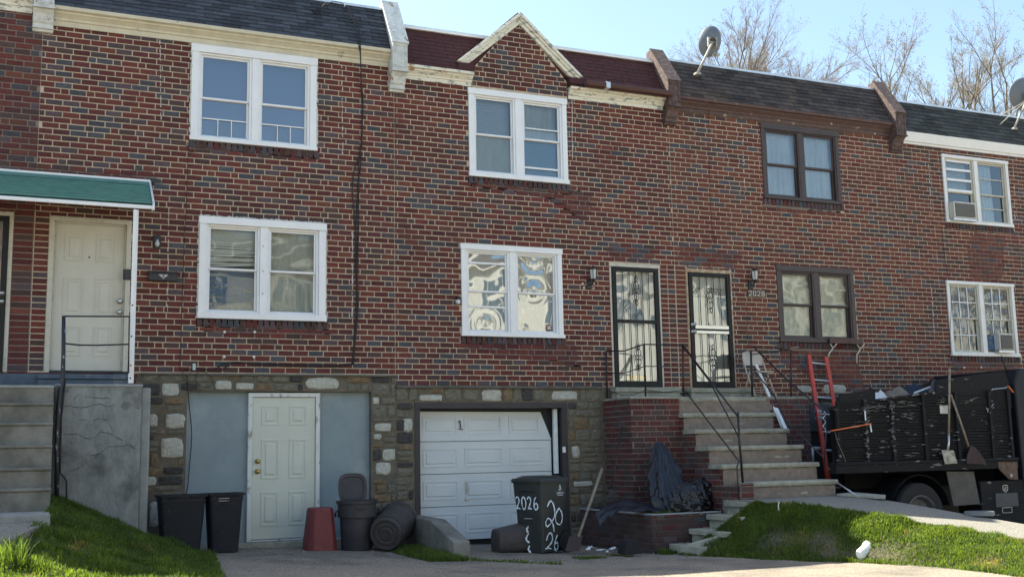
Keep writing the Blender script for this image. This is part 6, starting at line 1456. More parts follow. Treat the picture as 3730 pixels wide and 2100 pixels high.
# ragged plywood boards above the stakes
for pl_, m_ in (([(150, 640), (180, 615), (255, 610), (270, 500), (340, 492), (430, 482), (500, 468), (545, 455), (560, 440), (600, 462), (605, 560), (560, 600), (400, 640), (250, 660)], 'truck_black'),
                ([(1165, 640), (1170, 480), (1180, 372), (1230, 358), (1340, 352), (1500, 325), (1700, 302), (1828, 288), (1838, 330), (1880, 440), (1890, 640)], 'truck_black')):
    s_ = MB(); k = len(pl_); f_ = [T(a, b_) for a, b_ in pl_]; s_.v = [(p.x, TY + .025, p.z) for p in f_] + [(p.x, TY + .045, p.z) for p in f_]
    s_.f = [list(range(k)), [k + i for i in range(k)][::-1]] + [[i, k + i, k + (i + 1) % k, (i + 1) % k] for i in range(k)]; s_.m = [0] * len(s_.f); s_.build('plywood_board', m_, tk)
for (a, b_) in ((T(600, 560), T(1000, 505)), (T(1000, 505), T(1165, 492))): s_ = MB(); s_.bar(Vector((a.x, TY - .01, a.z)), Vector((b_.x, TY - .01, b_.z)), .05, .035); s_.build('top_rail', 'truck_worn', tk, bevel=.004)
s_ = MB(); s_.box(xl - .05, xr + .06, TY - .05, TY + .1, zdeck0, zdeck1); s_.box(xl - .05, xr + .06, TY - .07, TY - .045, zdeck1 - .045, zdeck1 - .005); s_.build('deck_rail', 'truck_black', tk, bevel=.006)
s_ = MB(); s_.hexa([(xl, TY + .1, zdeck0), (xr, TY + .1, zdeck0), (xr, -.3, zdeck0), (xl + 1.65, -.3, zdeck0), (xl, TY + .1, zdeck1 - .02), (xr, TY + .1, zdeck1 - .02), (xr, -.3, zdeck1 - .02), (xl + 1.65, -.3, zdeck1 - .02)]); s_.box(xl + 1.7, xr, -.34, -.3, zdeck1, zdeck1 + .9); s_.box(xr - .04, xr, TY + .05, -.3, zdeck1, zdeck1 + 1.3); s_.build('bed_floor', 'truck_under', tk)
s_ = MB(); s_.box(xl + .6, xr + 2.0, TY + .55, TY + .65, zdeck0 - .26, zdeck0 - .01); s_.box(xl + 1.5, xr + 2.0, TY + 1.45, TY + 1.55, zdeck0 - .26, zdeck0 - .01); s_.build('chassis_rail', 'truck_under', tk, bevel=.006)
wc = N_(3338, 1872, TY + .12); wz = wc.z; rt = .49
for yy in (TY + .12, TY + .38, -.72):
    w_ = MB(); w_.lathe([(.28, -.10), (.40, -.115), (.465, -.105), (rt, -.07), (rt, .07), (.465, .105), (.40, .115), (.28, .10)], (wc.x, yy, wz), 36, (0, 1, 0)); wo_ = w_.build('tyre', 'tyre', tk, smooth='auto')
    w_ = MB(); w_.lathe([(.29, -.105), (.27, -.10), (.24, -.03), (.12, -.01), (.11, -.06), (.0, -.065)], (wc.x, yy, wz), 28, (0, 1, 0)); w_.lathe([(.285, -.10), (.30, -.118), (.285, -.122), (.275, -.10)], (wc.x, yy, wz), 36, (0, 1, 0)); w_.build('rim', 'rim', wo_, smooth='auto')
s_ = MB(); arc = [(wc.x + .60 * math.cos(a), wz + .60 * math.sin(a)) for a in frange(.2, 2.94, .23)]
for (a, b_) in zip(arc, arc[1:]): s_.hexa([(a[0], TY + .0, a[1]), (b_[0], TY + .0, b_[1]), (b_[0], TY + .5, b_[1]), (a[0], TY + .5, a[1]), (a[0] * 1.0, TY, a[1] + .02), (b_[0], TY, b_[1] + .02), (b_[0], TY + .5, b_[1] + .02), (a[0], TY + .5, a[1] + .02)])
s_.build('mudguard', 'truck_under', tk)
s_ = MB(); q = [N_(3448, 1716, TY + .02), N_(3547, 1716, TY + .02), N_(3570, 1834, TY + .02), N_(3474, 1841, TY + .02)]; s_.hexa([q[3], q[2], q[2] + Vector((0, .015, 0)), q[3] + Vector((0, .015, 0)), q[0], q[1], q[1] + Vector((0, .015, 0)), q[0] + Vector((0, .015, 0))]); s_.build('mudflap', 'mudflap', tk)
s_ = MB(); q = [N_(3106, 1722, -1.2), N_(3178, 1722, -1.2), N_(3193, 1802, -1.2), N_(3116, 1797, -1.2)]; s_.hexa([q[3], q[2], q[2] + Vector((0, .015, 0)), q[3] + Vector((0, .015, 0)), q[0], q[1], q[1] + Vector((0, .015, 0)), q[0] + Vector((0, .015, 0))]); s_.build('grey_underplate', 'grey_panel', tk, bevel=.004)
# toolbox under the bed
a, b_ = N_(3570, 1752, TY), N_(3745, 1900, TY); s_ = MB(); s_.box(a.x, b_.x + .5, TY, TY + .5, b_.z - .1, a.z); tb = s_.build('toolbox', 'truck_black', tk, bevel=.012)
a, b_ = N_(3624, 1796, TY), N_(3709, 1842, TY); s_ = MB(); s_.box(a.x, b_.x, TY - .012, TY + .002, b_.z, a.z); s_.build('toolbox_hatch', 'grey_panel', tb, bevel=.004)
a, b_ = N_(3650, 1847, TY), N_(3687, 1865, TY)
for q in ((a.x, b_.x, a.z - .006, a.z), (a.x, b_.x, b_.z, b_.z + .006), (a.x, a.x + .006, b_.z, a.z), (b_.x - .006, b_.x, b_.z, a.z)): MB().box(q[0], q[1], TY - .006, TY, q[2], q[3]).build('plate_edge', 'aluminium', tb)
c_ = N_(3661, 1777, TY); mbx = MB(); strokes(mbx, [[(-.045, .045), (.045, .045), (.05, -.02), (0, -.055), (-.05, -.02), (-.045, .045)]], c_, (1, 0, 0), V_, (0, -1, 0), .007, .004); strokes(mbx, [[(-.022, .02), (-.022, -.02), (-.004, -.02)], [(.004, .02), (.022, .02), (.006, -.02), (.024, -.02)]], c_, (1, 0, 0), V_, (0, -1, 0), .007, .004); mbx.build('emblem', 'aluminium', tb)
q = [N_(3637, 1681, TY - .06), N_(3705, 1681, TY - .06), N_(3709, 1745, TY - .06), N_(3677, 1744, TY - .06), N_(3655, 1722, TY - .06), N_(3639, 1706, TY - .06)]; s_ = MB(); s_.v = [tuple(p) for p in q] + [(p.x, p.y + .02, p.z) for p in q]; s_.f = [list(range(6)), [6 + i for i in range(6)][::-1]] + [[i, 6 + i, 6 + (i + 1) % 6, (i + 1) % 6] for i in range(6)]; s_.m = [0] * 8; s_.build('rusty_plate', 'rust_plate', tk)
s_ = MB(); s_.lathe([(0, 0), (.03, 0), (.03, .01), (.016, .012), (.014, .004), (0, .004)], N_(3683, 1730, TY - .065), 14, (0, -1, 0)); s_.build('tie_ring', 'dish_arm', tk)
# cab at the right edge
a, b_ = N_(3696, 1440, TY), N_(3700, 1750, TY); cab = MB(); cab.prism([(a.x + .02, -.75), (a.x + .0, .95), (a.x + .12, 1.2), (a.x + 1.4, 1.2), (a.x + 1.8, .55), (a.x + 2.8, .35), (a.x + 2.9, -.75)], 'y', TY - .02, -.35); cb_ = cab.build('cab', 'truck_cab', tk, bevel=.03)
s_ = MB(); s_.quad((a.x + .35, TY - .026, .45), (a.x + 1.35, TY - .026, .45), (a.x + 1.2, TY - .026, 1.05), (a.x + .35, TY - .026, 1.05)); s_.build('side_window', 'far_glass', cb_)
w_ = MB(); w_.lathe([(.0, -.10), (.40, -.115), (.465, -.105), (rt, -.07), (rt, .07), (.465, .105), (.0, .1)], (a.x + 2.1, TY + .12, wz), 36, (0, 1, 0)); w_.build('tyre', 'tyre', tk, smooth='auto')
s_ = MB(); s_.tube([N_(3668, 1408, TY - .03), N_(3660, 1412, TY - .05), N_(3617, 1416, TY - .05), N_(3612, 1420, TY - .03)], .008, 6); s_.build('grab_handle', 'aluminium', tk)
s_ = MB(); s_.bar(N_(3672, 1405, TY - .04), N_(3691, 1428, TY - .04), .028, .01); s_.build('orange_marker', 'strap_orange', tk)
s_ = MB(); s_.bar(N_(3170, 1545, TY - .035), N_(3174, 1572, TY - .035), .02, .01); s_.bar(N_(3150, 1495, TY - .035), N_(3153, 1530, TY - .035), .018, .01); s_.build('white_scraps', 'white_board', tk)
for k in range(5):
    c_ = N_(3602 + R.uniform(-14, 14), 1492 + R.uniform(-14, 14), TY - .03); s_ = MB(); s_.tube([c_, c_ + Vector((R.uniform(-.06, .06), -.01, R.uniform(-.06, .06)))], .005, 5); s_.build('knotted_twine', 'aluminium', tk)
s_ = MB(); s_.tube([N_(3040, 1570, TY - .03), N_(3052, 1610, TY - .03), N_(3074, 1660, TY - .03), N_(3086, 1698, TY - .03)], .004, 5); s_.build('hanging_string', 'wood_handle', tk)
mbx = MB(); mbx.box(N_(3423, 1475, TY).x, N_(3452, 1475, TY).x, TY - .002, TY + .006, N_(3423, 1505, TY).z, N_(3423, 1475, TY).z); mbx.build('peeling_placard', 'peeling_white', tk)
o = MB(); o.bar(N_(3026, 1568, TY - .06), N_(3172, 1542, TY - .05), .035, .012); o = o.build('orange_strap', 'strap_orange', None); tag(o, 'orange plastic strip stuck across the truck side', 'strap')
def heap(u0, v0, u1, v1, y, m, lab, cat, seed, d=.35):
    a, b_ = N_(u0, v1, y), N_(u1, v0, y); pts = []
    for i in range(19):
        row = []
        for j in range(11):
            s_, q = i / 18, j / 10; x = lerp(a.x, b_.x, s_); yy = y + d * q; h = (b_.z - a.z) * (math.sin(math.pi * s_) ** .6) * (math.sin(math.pi * min(1, q * 1.3 + .02)) ** .7 if q * 1.3 < 1 else 0) * (1 + .35 * mnoise.noise(Vector((s_ * 4, q * 4, seed))))
            row.append((x, yy, a.z - .1 + h + .1 * (1 if 0 < i < 18 else 0) + .03 * mnoise.noise(Vector((s_ * 9, q * 9, seed)))))
        pts.append(row)
    o = sheet(pts, cat.replace(' ', '_'), m, None); tag(o, lab, cat); return o
heap(3245, 1408, 3335, 1452, TY + .25, 'tarp_tan', 'crumpled tan cloth on top of the truck load', 'tan cloth', 3)
heap(3310, 1395, 3400, 1440, TY + .6, 'cloth_navy', 'dark navy cloth heap behind the tan cloth', 'navy cloth', 5, .5)
heap(3190, 1425, 3250, 1460, TY + .3, 'bag_white', 'pale plastic sack at the left of the truck load', 'plastic sack', 8)
heap(3395, 1375, 3470, 1440, TY + .5, 'bag_dark', 'black refuse sack poking up in the middle of the truck', 'refuse sack', 9, .5)
o = MB(); o.bar(N_(3330, 1430, TY + .2), N_(3388, 1408, TY + .3), .02, .02); o = o.build('white_stick', 'white_board', None); tag(o, 'white stick lying on the navy cloth', 'stick')
o = MB(); o.tube([N_(3648, 1296, TY + .2), N_(3660, 1330, TY + .2), N_(3682, 1390, TY + .2)], .016, 7); o = o.build('tool_handle', 'black_iron', None, smooth=True); tag(o, 'dark tool handle sticking up from the truck near the right edge', 'tool handle')
t = thing('shovel', 'square shovel with a pale dirty blade hooked on the truck side', 'shovel', N_(3458, 1680, TY - .1), 'shovels on the truck')
MB().tube([N_(3459, 1340, TY - .05), N_(3458, 1440, TY - .07), N_(3456, 1585, TY - .09)], .018, 8).build('handle', 'wood_handle', t, smooth=True); MB().tube([N_(3456, 1583, TY - .09), N_(3456, 1612, TY - .1), N_(3452, 1640, TY - .1)], .018, 8).build('socket', 'aluminium', t, smooth=True)
q = [N_(3430, 1637, TY - .09), N_(3474, 1639, TY - .09), N_(3488, 1686, TY - .1), N_(3443, 1688, TY - .1)]; s_ = MB(); s_.hexa([q[3], q[2], q[2] + Vector((0, .01, 0)), q[3] + Vector((0, .01, 0)), q[0], q[1], q[1] + Vector((0, .01, 0)), q[0] + Vector((0, .01, 0))]); s_.build('blade', 'blade_dirty', t, bevel=.003)
t = thing('shovel', 'round shovel with a dark red-brown blade leaning on the truck', 'shovel', N_(3530, 1690, TY - .1), 'shovels on the truck')
MB().tube([N_(3463, 1436, TY - .06), N_(3500, 1540, TY - .08), N_(3528, 1625, TY - .09)], .018, 8).build('handle', 'wood_handle', t, smooth=True)
pl_ = [(1455, 990), (1490, 1000), (1540, 1060), (1580, 1130), (1590, 1165), (1415, 1160), (1420, 1080)]; f_ = [T(a, b_) for a, b_ in pl_]; s_ = MB(); k = len(f_); s_.v = [(p.x, TY - .085 - (.02 if 1 < i < 5 else 0), p.z) for i, p in enumerate(f_)] + [(p.x, TY - .075, p.z) for p in f_]; s_.f = [list(range(k)), [k + i for i in range(k)][::-1]] + [[i, k + i, k + (i + 1) % k, (i + 1) % k] for i in range(k)]; s_.m = [0] * len(s_.f); s_.build('blade', 'blade_dark', t)

# ================================================================== SMALL THINGS ON THE WALLS
def lantern(u, v, lab, lit_glass='lamp_glass', yo=-.12, s_=1.):
    c_ = N_(u, v, yo); t = thing('wall_lantern', lab, 'lamp', (c_.x, -.02, c_.z), 'wall lights')
    g_ = MB(); g_.lathe([(.045 * s_, -.09), (.062 * s_, .06)], c_, 6); g_.build('glass', lit_glass, t)
    g_ = MB(); g_.lathe([(0, .13), (.02, .125), (.03, .10), (.078, .07), (.078, .06), (.0, .06)], c_, 6); g_.lathe([(.05, -.09), (.045, -.105), (.02, -.12), (0, -.13)], c_, 6)
    for i in range(6): a = i / 6 * 6.283; g_.tube([(c_.x + .047 * math.cos(a), c_.y + .047 * math.sin(a), c_.z - .09), (c_.x + .064 * math.cos(a), c_.y + .064 * math.sin(a), c_.z + .06)], .005, 4)
    g_.build('cage', 'lamp_black', t)
    g_ = MB(); g_.tube([c_ + Vector((0, 0, -.12)), c_ + Vector((-.01, .03, -.17)), (c_.x - .03, -.02, c_.z - .18), (c_.x - .03, -.0, c_.z - .12)], .012, 6); g_.box(c_.x - .07, c_.x + .02, -.03, -.006, c_.z - .24, c_.z - .09); g_.build('bracket', 'lamp_black', t, bevel=.004)
lantern(2161, 995, 'black wall lantern left of the first barred door'); lantern(2749, 1000, 'wall lantern with clear glass above the number 2028')
c_ = N_(573, 880, -.08); t = thing('wall_light', 'bare bulb wall light beside the awning post', 'lamp', (c_.x, -.02, c_.z), 'wall lights')
MB().lathe([(0, 0), (.055, 0), (.06, .02), (.05, .035), (0, .04)], (c_.x, -.006, c_.z + .04), 18, (0, -1, 0)).build('base', 'lamp_black', t, smooth='auto'); MB().box(c_.x - .05, c_.x + .05, -.02, -.006, c_.z - .09, c_.z + .1).build('plate', 'lamp_black', t, bevel=.006)
MB().lathe([(0, -.05), (.02, -.046), (.033, -.02), (.030, .01), (.016, .035), (.014, .05), (0, .05)], c_ + Vector((0, 0, -.02)), 14).build('bulb', 'lamp_glass', t, smooth=True)
a, b_ = N_(540, 984, -.02), N_(645, 1027, -.02); t = thing('mailbox', 'black wall mailbox with an eagle emblem', 'mailbox', ((a.x + b_.x) / 2, -.05, b_.z))
MB().box(a.x, b_.x, -.10, -.006, b_.z, a.z - .03).build('box', 'lamp_black', t, bevel=.008); s_ = MB(); s_.hexa([(a.x - .006, -.115, a.z - .06), (b_.x + .006, -.115, a.z - .06), (b_.x + .006, -.004, a.z - .028), (a.x - .006, -.004, a.z - .028), (a.x - .006, -.115, a.z - .05), (b_.x + .006, -.115, a.z - .05), (b_.x + .006, -.004, a.z), (a.x - .006, -.004, a.z)]); s_.build('lid', 'lamp_black', t)
cc = Vector(((a.x + b_.x) / 2, -.104, (a.z + b_.z) / 2 - .01)); mbx = MB(); strokes(mbx, [[(-.075, .03), (-.03, .022), (0, .012), (.03, .022), (.075, .03)], [(-.06, .015), (-.02, 0), (0, -.035), (.02, 0), (.06, .015)], [(-.04, 0), (0, -.02), (.04, 0)]], cc, (1, 0, 0), V_, (0, -1, 0), .008, .002); mbx.build('eagle_emblem', 'aluminium', t)
a, b_ = N_(449, 980, -.03), N_(476, 1019, -.03); t = thing('doorbell_camera', 'black doorbell box on the right frame of the cream door', 'doorbell', ((a.x + b_.x) / 2, -.03, b_.z)); MB().box(a.x, b_.x, -.05, -.012, b_.z, a.z).build('housing', 'lamp_black', t, bevel=.005)
mbx = MB(); c_ = Vector(((a.x + b_.x) / 2, -.052, (a.z + b_.z) / 2)); strokes(mbx, [[(.018 * math.cos(q), .03 + .018 * math.sin(q)) for q in frange(0, 6.28, .8)], [(.018 * math.cos(q), -.03 + .018 * math.sin(q)) for q in frange(0, 6.28, .8)]], c_, (1, 0, 0), V_, (0, -1, 0), .004, .002); mbx.build('buttons', 'dish_grey', t)
c_ = N_(1670, 1100, -.09); t = thing('security_camera', 'small white security camera at the left of the wavy glass window', 'camera', (c_.x, -.03, c_.z)); MB().lathe([(0, .05), (.018, .045), (.028, 0), (.038, -.035), (.03, -.04), (0, -.03)], c_, 14, (-.1, -.6, -.2)).build('body', 'white_vinyl', t, smooth='auto'); MB().box(c_.x - .01, c_.x + .05, -.08, -.006, c_.z + .05, c_.z + .09).build('mount', 'lamp_black', t, bevel=.004)
# number plaque
a, b_ = N_(2722, 1054, -.012), N_(2785, 1084, -.012); t = thing('number_plaque', 'house number plaque reading 2028 under the wall lantern', 'house number', ((a.x + b_.x) / 2, -.01, b_.z))
MB().box(a.x, b_.x + .02, -.022, -.004, b_.z, a.z).build('plate', 'plaque', t, bevel=.003)
SEG = {'2': [[(0, .8), (0, 1), (.7, 1), (.7, .55), (0, .1), (0, 0), (.75, 0)]], '0': [[(0, 0), (0, 1), (.7, 1), (.7, 0), (0, 0)]], '8': [[(0, 0), (0, 1), (.7, 1), (.7, 0), (0, 0)], [(0, .52), (.7, .52)]]}
mbx = MB(); W_ = (b_.x - a.x) / 4.3; H_ = (a.z - b_.z) * .62
for i, ch_ in enumerate('2028'):
    for pl_ in SEG[ch_]:
        for p, q in zip(pl_, pl_[1:]):
            P0 = Vector((a.x + .02 + i * W_ * 1.08 + p[0] * W_ * .85, -.028, b_.z + (a.z - b_.z) * .19 + p[1] * H_)); P1_ = Vector((a.x + .02 + i * W_ * 1.08 + q[0] * W_ * .85, -.028, b_.z + (a.z - b_.z) * .19 + q[1] * H_)); d = (P1_ - P0).normalized() * .007; mbx.bar(P0 - d, P1_ + d, .012, .016, up=(0, 1, 0))
mbx.build('digits', 'bone', t)
# foam dabs and drips
for (pts_, lab, nm) in (([(2122, 1033), (2142, 1031), (2164, 1032), (2127, 1048), (2143, 1047), (2162, 1049)], 'six white foam dabs below the black wall lantern', 'foam_dabs'),):
    mbx = MB()
    for (u, v) in pts_: p = N_(u, v, -.01); mbx.lathe([(0, -.008), (.017, -.004), (.018, .004), (0, .012)], p, 8, (0, -1, 0), sx=R.uniform(.8, 1.2), sy=R.uniform(.8, 1.3))
    o = mbx.build(nm, 'white_paint', None, smooth=True); tag(o, lab, 'foam')
def drips(root, u0, v0, u1, v1, seed, dens=.65, m='caulk'):
    r = random.Random(seed); mbx = MB(); n_ = int((v1 - v0) / 7)
    for i in range(n_):
        if r.random() > dens: continue
        u, v = lerp(u0, u1, i / n_) + r.uniform(-1.5, 1.5), lerp(v0, v1, i / n_); a = N_(u, v, -.008); h = r.uniform(.006, .028); w_ = r.uniform(.003, .009); mbx.hexa([(a.x - w_, -.016, a.z - h), (a.x + w_, -.016, a.z - h * .8), (a.x + w_, -.004, a.z - h), (a.x - w_, -.004, a.z - h), (a.x - w_ * .7, -.014, a.z + h), (a.x + w_, -.016, a.z + h * .9), (a.x + w_, -.004, a.z + h), (a.x - w_, -.004, a.z + h)])
    mbx.build('caulk_drips', m, root)
for q in ((H1, 583, 150, 586, 445), (H1, 613, 780, 611, 1140), (H1, 1245, 240, 1248, 575), (H1, 1283, 850, 1283, 1160), (H4, 3382, 580, 3392, 790), (H4, 3393, 1050, 3404, 1230), (H2, 2705, 510, 2712, 720), (H4, 3690, 590, 3696, 800)): drips(*q, seed=int(q[1]))
for (root, u, v0, v1) in ((H1, 699, 160, 512), (H1, 1187, 820, 1175), (H2, 2083, 360, 590)): drips(root, u, v0, u + (1 if u < 1000 else 2), v1, int(u), .97, 'caulk')
# cable bundles
def cable(lab, lines, r=.006, m='cable_black', name='cable', cat='cable', grp='black cables on the facade'):
    mbx = MB()
    for ln in lines:
        pts = []
        for i, (u, v, y) in enumerate(ln): pts.append(N_(u, v, y))
        q = []
        for i in range(len(pts) - 1):
            p0, p1, p2, p3 = pts[max(i - 1, 0)], pts[i], pts[i + 1], pts[min(i + 2, len(pts) - 1)]
            for k_ in range(5):
                s_ = k_ / 5; q.append(.5 * ((2 * p1) + (p2 - p0) * s_ + (2 * p0 - 5 * p1 + 4 * p2 - p3) * s_ * s_ + (3 * p1 - p0 - 3 * p2 + p3) * s_ ** 3))
        q.append(pts[-1]); mbx.tube(q, r, 5)
    o = mbx.build(name, m, None, smooth=True); tag(o, lab, cat, grp); return o
cable('black cable bundle running down the wall right of the first house windows', [
    [(1255, 22, .16), (1275, 50, .08), (1300, 105, -.05), (1309, 180, -.2), (1312, 200, -.20), (1318, 340, -.03), (1322, 350, -.02), (1318, 520, -.02), (1308, 590, -.02), (1306, 800, -.02), (1300, 1050, -.02), (1293, 1180, -.02), (1284, 1325, -.02)],
    [(1255, 15, .2), (1290, 60, .05), (1309, 110, -.06), (1313, 190, -.19), (1315, 300, -.02), (1321, 420, -.03), (1310, 560, -.02), (1290, 620, -.02), (1284, 700, -.02), (1296, 850, -.02), (1300, 960, -.02), (1303, 1060, -.02), (1303, 1140, -.02), (1292, 1260, -.02), (1287, 1320, -.02)],
    [(1316, 560, -.02), (1312, 620, -.02), (1304, 680, -.02), (1300, 760, -.02), (1296, 860, -.02), (1294, 980, -.02), (1305, 1090, -.02), (1296, 1200, -.02), (1288, 1322, -.02)],
    [(1286, 1322, -.02), (1240, 1329, -.02), (1150, 1328, -.02), (1040, 1326, -.02), (920, 1322, -.02), (870, 1318, -.02), (820, 1322, -.02), (775, 1346, -.02), (735, 1342, -.02), (700, 1345, -.02), (668, 1343, -.02)],
    [(1286, 1326, -.03), (1200, 1335, -.03), (1000, 1329, -.03), (860, 1320, -.03), (800, 1350, -.03), (760, 1346, -.03)]], .009)
cable('thin black wire down the wall left of the first house windows', [[(688, 520, -.012), (683, 600, -.012), (678, 740, -.012), (671, 900, -.012), (665, 1080, -.012), (659, 1250, -.012), (655, 1340, -.012), (662, 1352, -.012)],
    [(656, 1342, -.015), (668, 1350, -.015), (690, 1345, -.015), (715, 1343, -.015), (740, 1350, -.015), (770, 1372, -.06), (775, 1395, -.06), (755, 1410, -.06), (725, 1402, -.06), (712, 1380, -.06), (722, 1355, -.05), (745, 1350, -.03)],
    [(668, 1350, -.02), (664, 1372, -.05), (678, 1390, -.05), (683, 1410, -.03), (684, 1430, -.02)], [(695, 1350, -.02), (683, 1372, -.05), (684, 1400, -.04)],
    [(686, 1430, .09), (690, 1480, .09), (698, 1560, .09), (697, 1620, .09), (690, 1700, .09), (684, 1770, .09), (676, 1800, .09)]], .0045)
o = MB(); a = N_(707, 1335, -.03); o.box(a.x - .02, a.x + .02, -.04, -.008, a.z - .045, a.z + .045); o = o.build('junction_block', mat('teal_white', (.42, .55, .53), None, .5), None, bevel=.004); tag(o, 'small pale cable splitter on the wall above the stone base', 'cable splitter')
cable('tangled black wires lying on the blue-grey roof', [
    [(530, 5, .2), (640, 45, .1), (760, 55, .12), (900, 85, .1), (1060, 60, .12), (1150, 38, .16), (1200, 12, .22), (1215, 4, .25)], [(850, 92, .06), (1000, 80, .09), (1100, 62, .1), (1160, 40, .14), (1190, 10, .2), (1240, 18, .22)], [(620, -10, .2), (700, 35, .12), (800, 75, .06), (870, 88, .05)],
    [(1150, 40, .13), (1160, 52, .09), (1172, 45, .1), (1165, 28, .14), (1150, 34, .14), (1147, 46, .11), (1160, 50, .1)], [(1215, 4, .26), (1245, 12, .22), (1260, 25, .16)]], .005)
cable('thin black dish wire hanging down the brown trimmed house', [[(2548, 268, .05), (2570, 330, -.05), (2590, 375, -.16), (2592, 385, -.24), (2585, 410, -.25), (2581, 430, -.02), (2583, 600, -.012), (2588, 750, -.012), (2594, 830, -.012), (2600, 868, -.012), (2610, 873, -.012), (2600, 865, -.02), (2592, 885, -.012), (2596, 905, -.012), (2620, 925, -.012)]], .004)
cable('thin dark wire down the right-hand house wall', [[(3430, 830, -.012), (3440, 930, -.012), (3452, 1000, -.012), (3462, 1060, -.035), (3465, 1130, -.035), (3458, 1250, -.035), (3458, 1290, -.012), (3455, 1340, -.012)]], .004)
cable('rust stained wire down the brick pier beside the number plaque', [[(2718, 1085, -.012), (2722, 1200, -.012), (2727, 1270, -.012)]], .0035)
mbx = MB(); 
for u, v in ((1743, 1208), (1852, 1208), (1735, 1297), (1841, 1299)): pass
for (u, v, lab) in ((818, 1208, 'small white anchor on the bricks below the first lower window, left one'), (928, 1208, 'small white anchor on the bricks below the first lower window, right one'), (817, 1298, 'small pale dab on the bricks above the stone base, left one'), (925, 1299, 'small pale dab on the bricks above the stone base, right one'), (3512, 1338, 'left small white cable clip under the gridded window'), (3574, 1337, 'right small white cable clip under the gridded window')):
    p = N_(u, v, -.012); o = MB(); o.lathe([(0, -.006), (.02, -.004), (.018, .008), (.006, .014), (0, .014)], p, 10, (0, -1, 0)); o = o.build('wall_anchor', 'white_paint', None, smooth='auto'); tag(o, lab, 'wall anchor', 'small white fixings on the walls')
a = N_(2055, 1635, -.015); o = MB(); o.box(a.x - .03, a.x + .02, -.03, -.013, a.z - .05, a.z + .04); o = o.build('key_switch', 'white_vinyl', None, bevel=.004); tag(o, 'small white keypad on the right frame of the garage', 'keypad')

# ================================================================== DISHES
def dish(c, rx, rz, tilt, base, lab, feed, struts=()):
    t = thing('satellite_dish', lab, 'satellite dish', base, 'satellite dishes'); c = Vector(c); ax = Vector(tilt).normalized()
    b_ = MB(); b_.lathe([(0, 0), (rx * .3, .010), (rx * .6, .038), (rx * .85, .075), (rx, .105), (rx * 1.012, .110), (rx * 1.012, .096), (rx, .09), (rx * .85, .062), (rx * .6, .026), (rx * .3, -.002), (0, -.012)], c, 40, ax, sx=1, sy=rz / rx); b_.build('reflector', 'dish_grey', t, smooth=True)
    base = Vector(base); MB().tube([base, c - ax * .08 + Vector((-.02, 0, -.06))], .022, 10).build('mast', 'dish_arm', t, smooth=True)
    p = c - ax * .04; k = MB(); k.lathe([(.075, -.03), (.08, .02), (.05, .03), (.05, -.03)], p + Vector((-.01, 0, -.04)), 14, ax); k.box(p.x - .10, p.x - .07, p.y - .02, p.y + .02, p.z - .14, p.z + .04); k.box(p.x + .06, p.x + .09, p.y - .02, p.y + .02, p.z - .12, p.z + .05); k.box(p.x - .1, p.x + .09, p.y - .015, p.y + .01, p.z - .06, p.z - .03); k.build('mount_bracket', 'dish_arm', t, bevel=.004)
    f_ = Vector(feed); MB().tube([c - ax * .03 + Vector((0, 0, -rz * .9)), c + Vector((0, 0, -rz * 1.02)), f_], .012, 8).build('feed_arm', 'dish_arm', t, smooth=True)
    k = MB(); k.lathe([(0, -.05), (.035, -.05), (.04, .0), (.025, .05), (0, .055)], f_, 12, (1, .2, .2)); k.lathe([(0, -.03), (.03, -.03), (.03, .03), (0, .03)], f_ + Vector((-.07, 0, .01)), 12, (0, 1, .2)); k.build('receiver', 'dish_arm', t, smooth='auto')
    MB().box(base.x - .05, base.x + .05, base.y - .05, base.y + .05, base.z - .03, base.z + .01).build('foot_plate', 'dish_arm', t, bevel=.004)
    for a, b_ in struts: MB().tube([a, b_], .010, 8).build('strut', 'dish_arm', t, smooth=True)
cdsh = N_(2592, 148, .15); fd = N_(2612, 200, .25)
dish(cdsh, .205, .29, (.25, .95, .15), N_(2540, 268, .02), 'grey satellite dish on the brown-grey roof', fd)
cdsh = N_(3740, 342, .15); dish(cdsh, .34, .34, (.2, .95, .2), N_(3693, 468, .05), 'grey satellite dish cut off by the right edge on the green roof', N_(3790, 420, .3), [(N_(3645, 422, .22), N_(3733, 370, .1)), (N_(3641, 455, .1), N_(3733, 372, .1))])

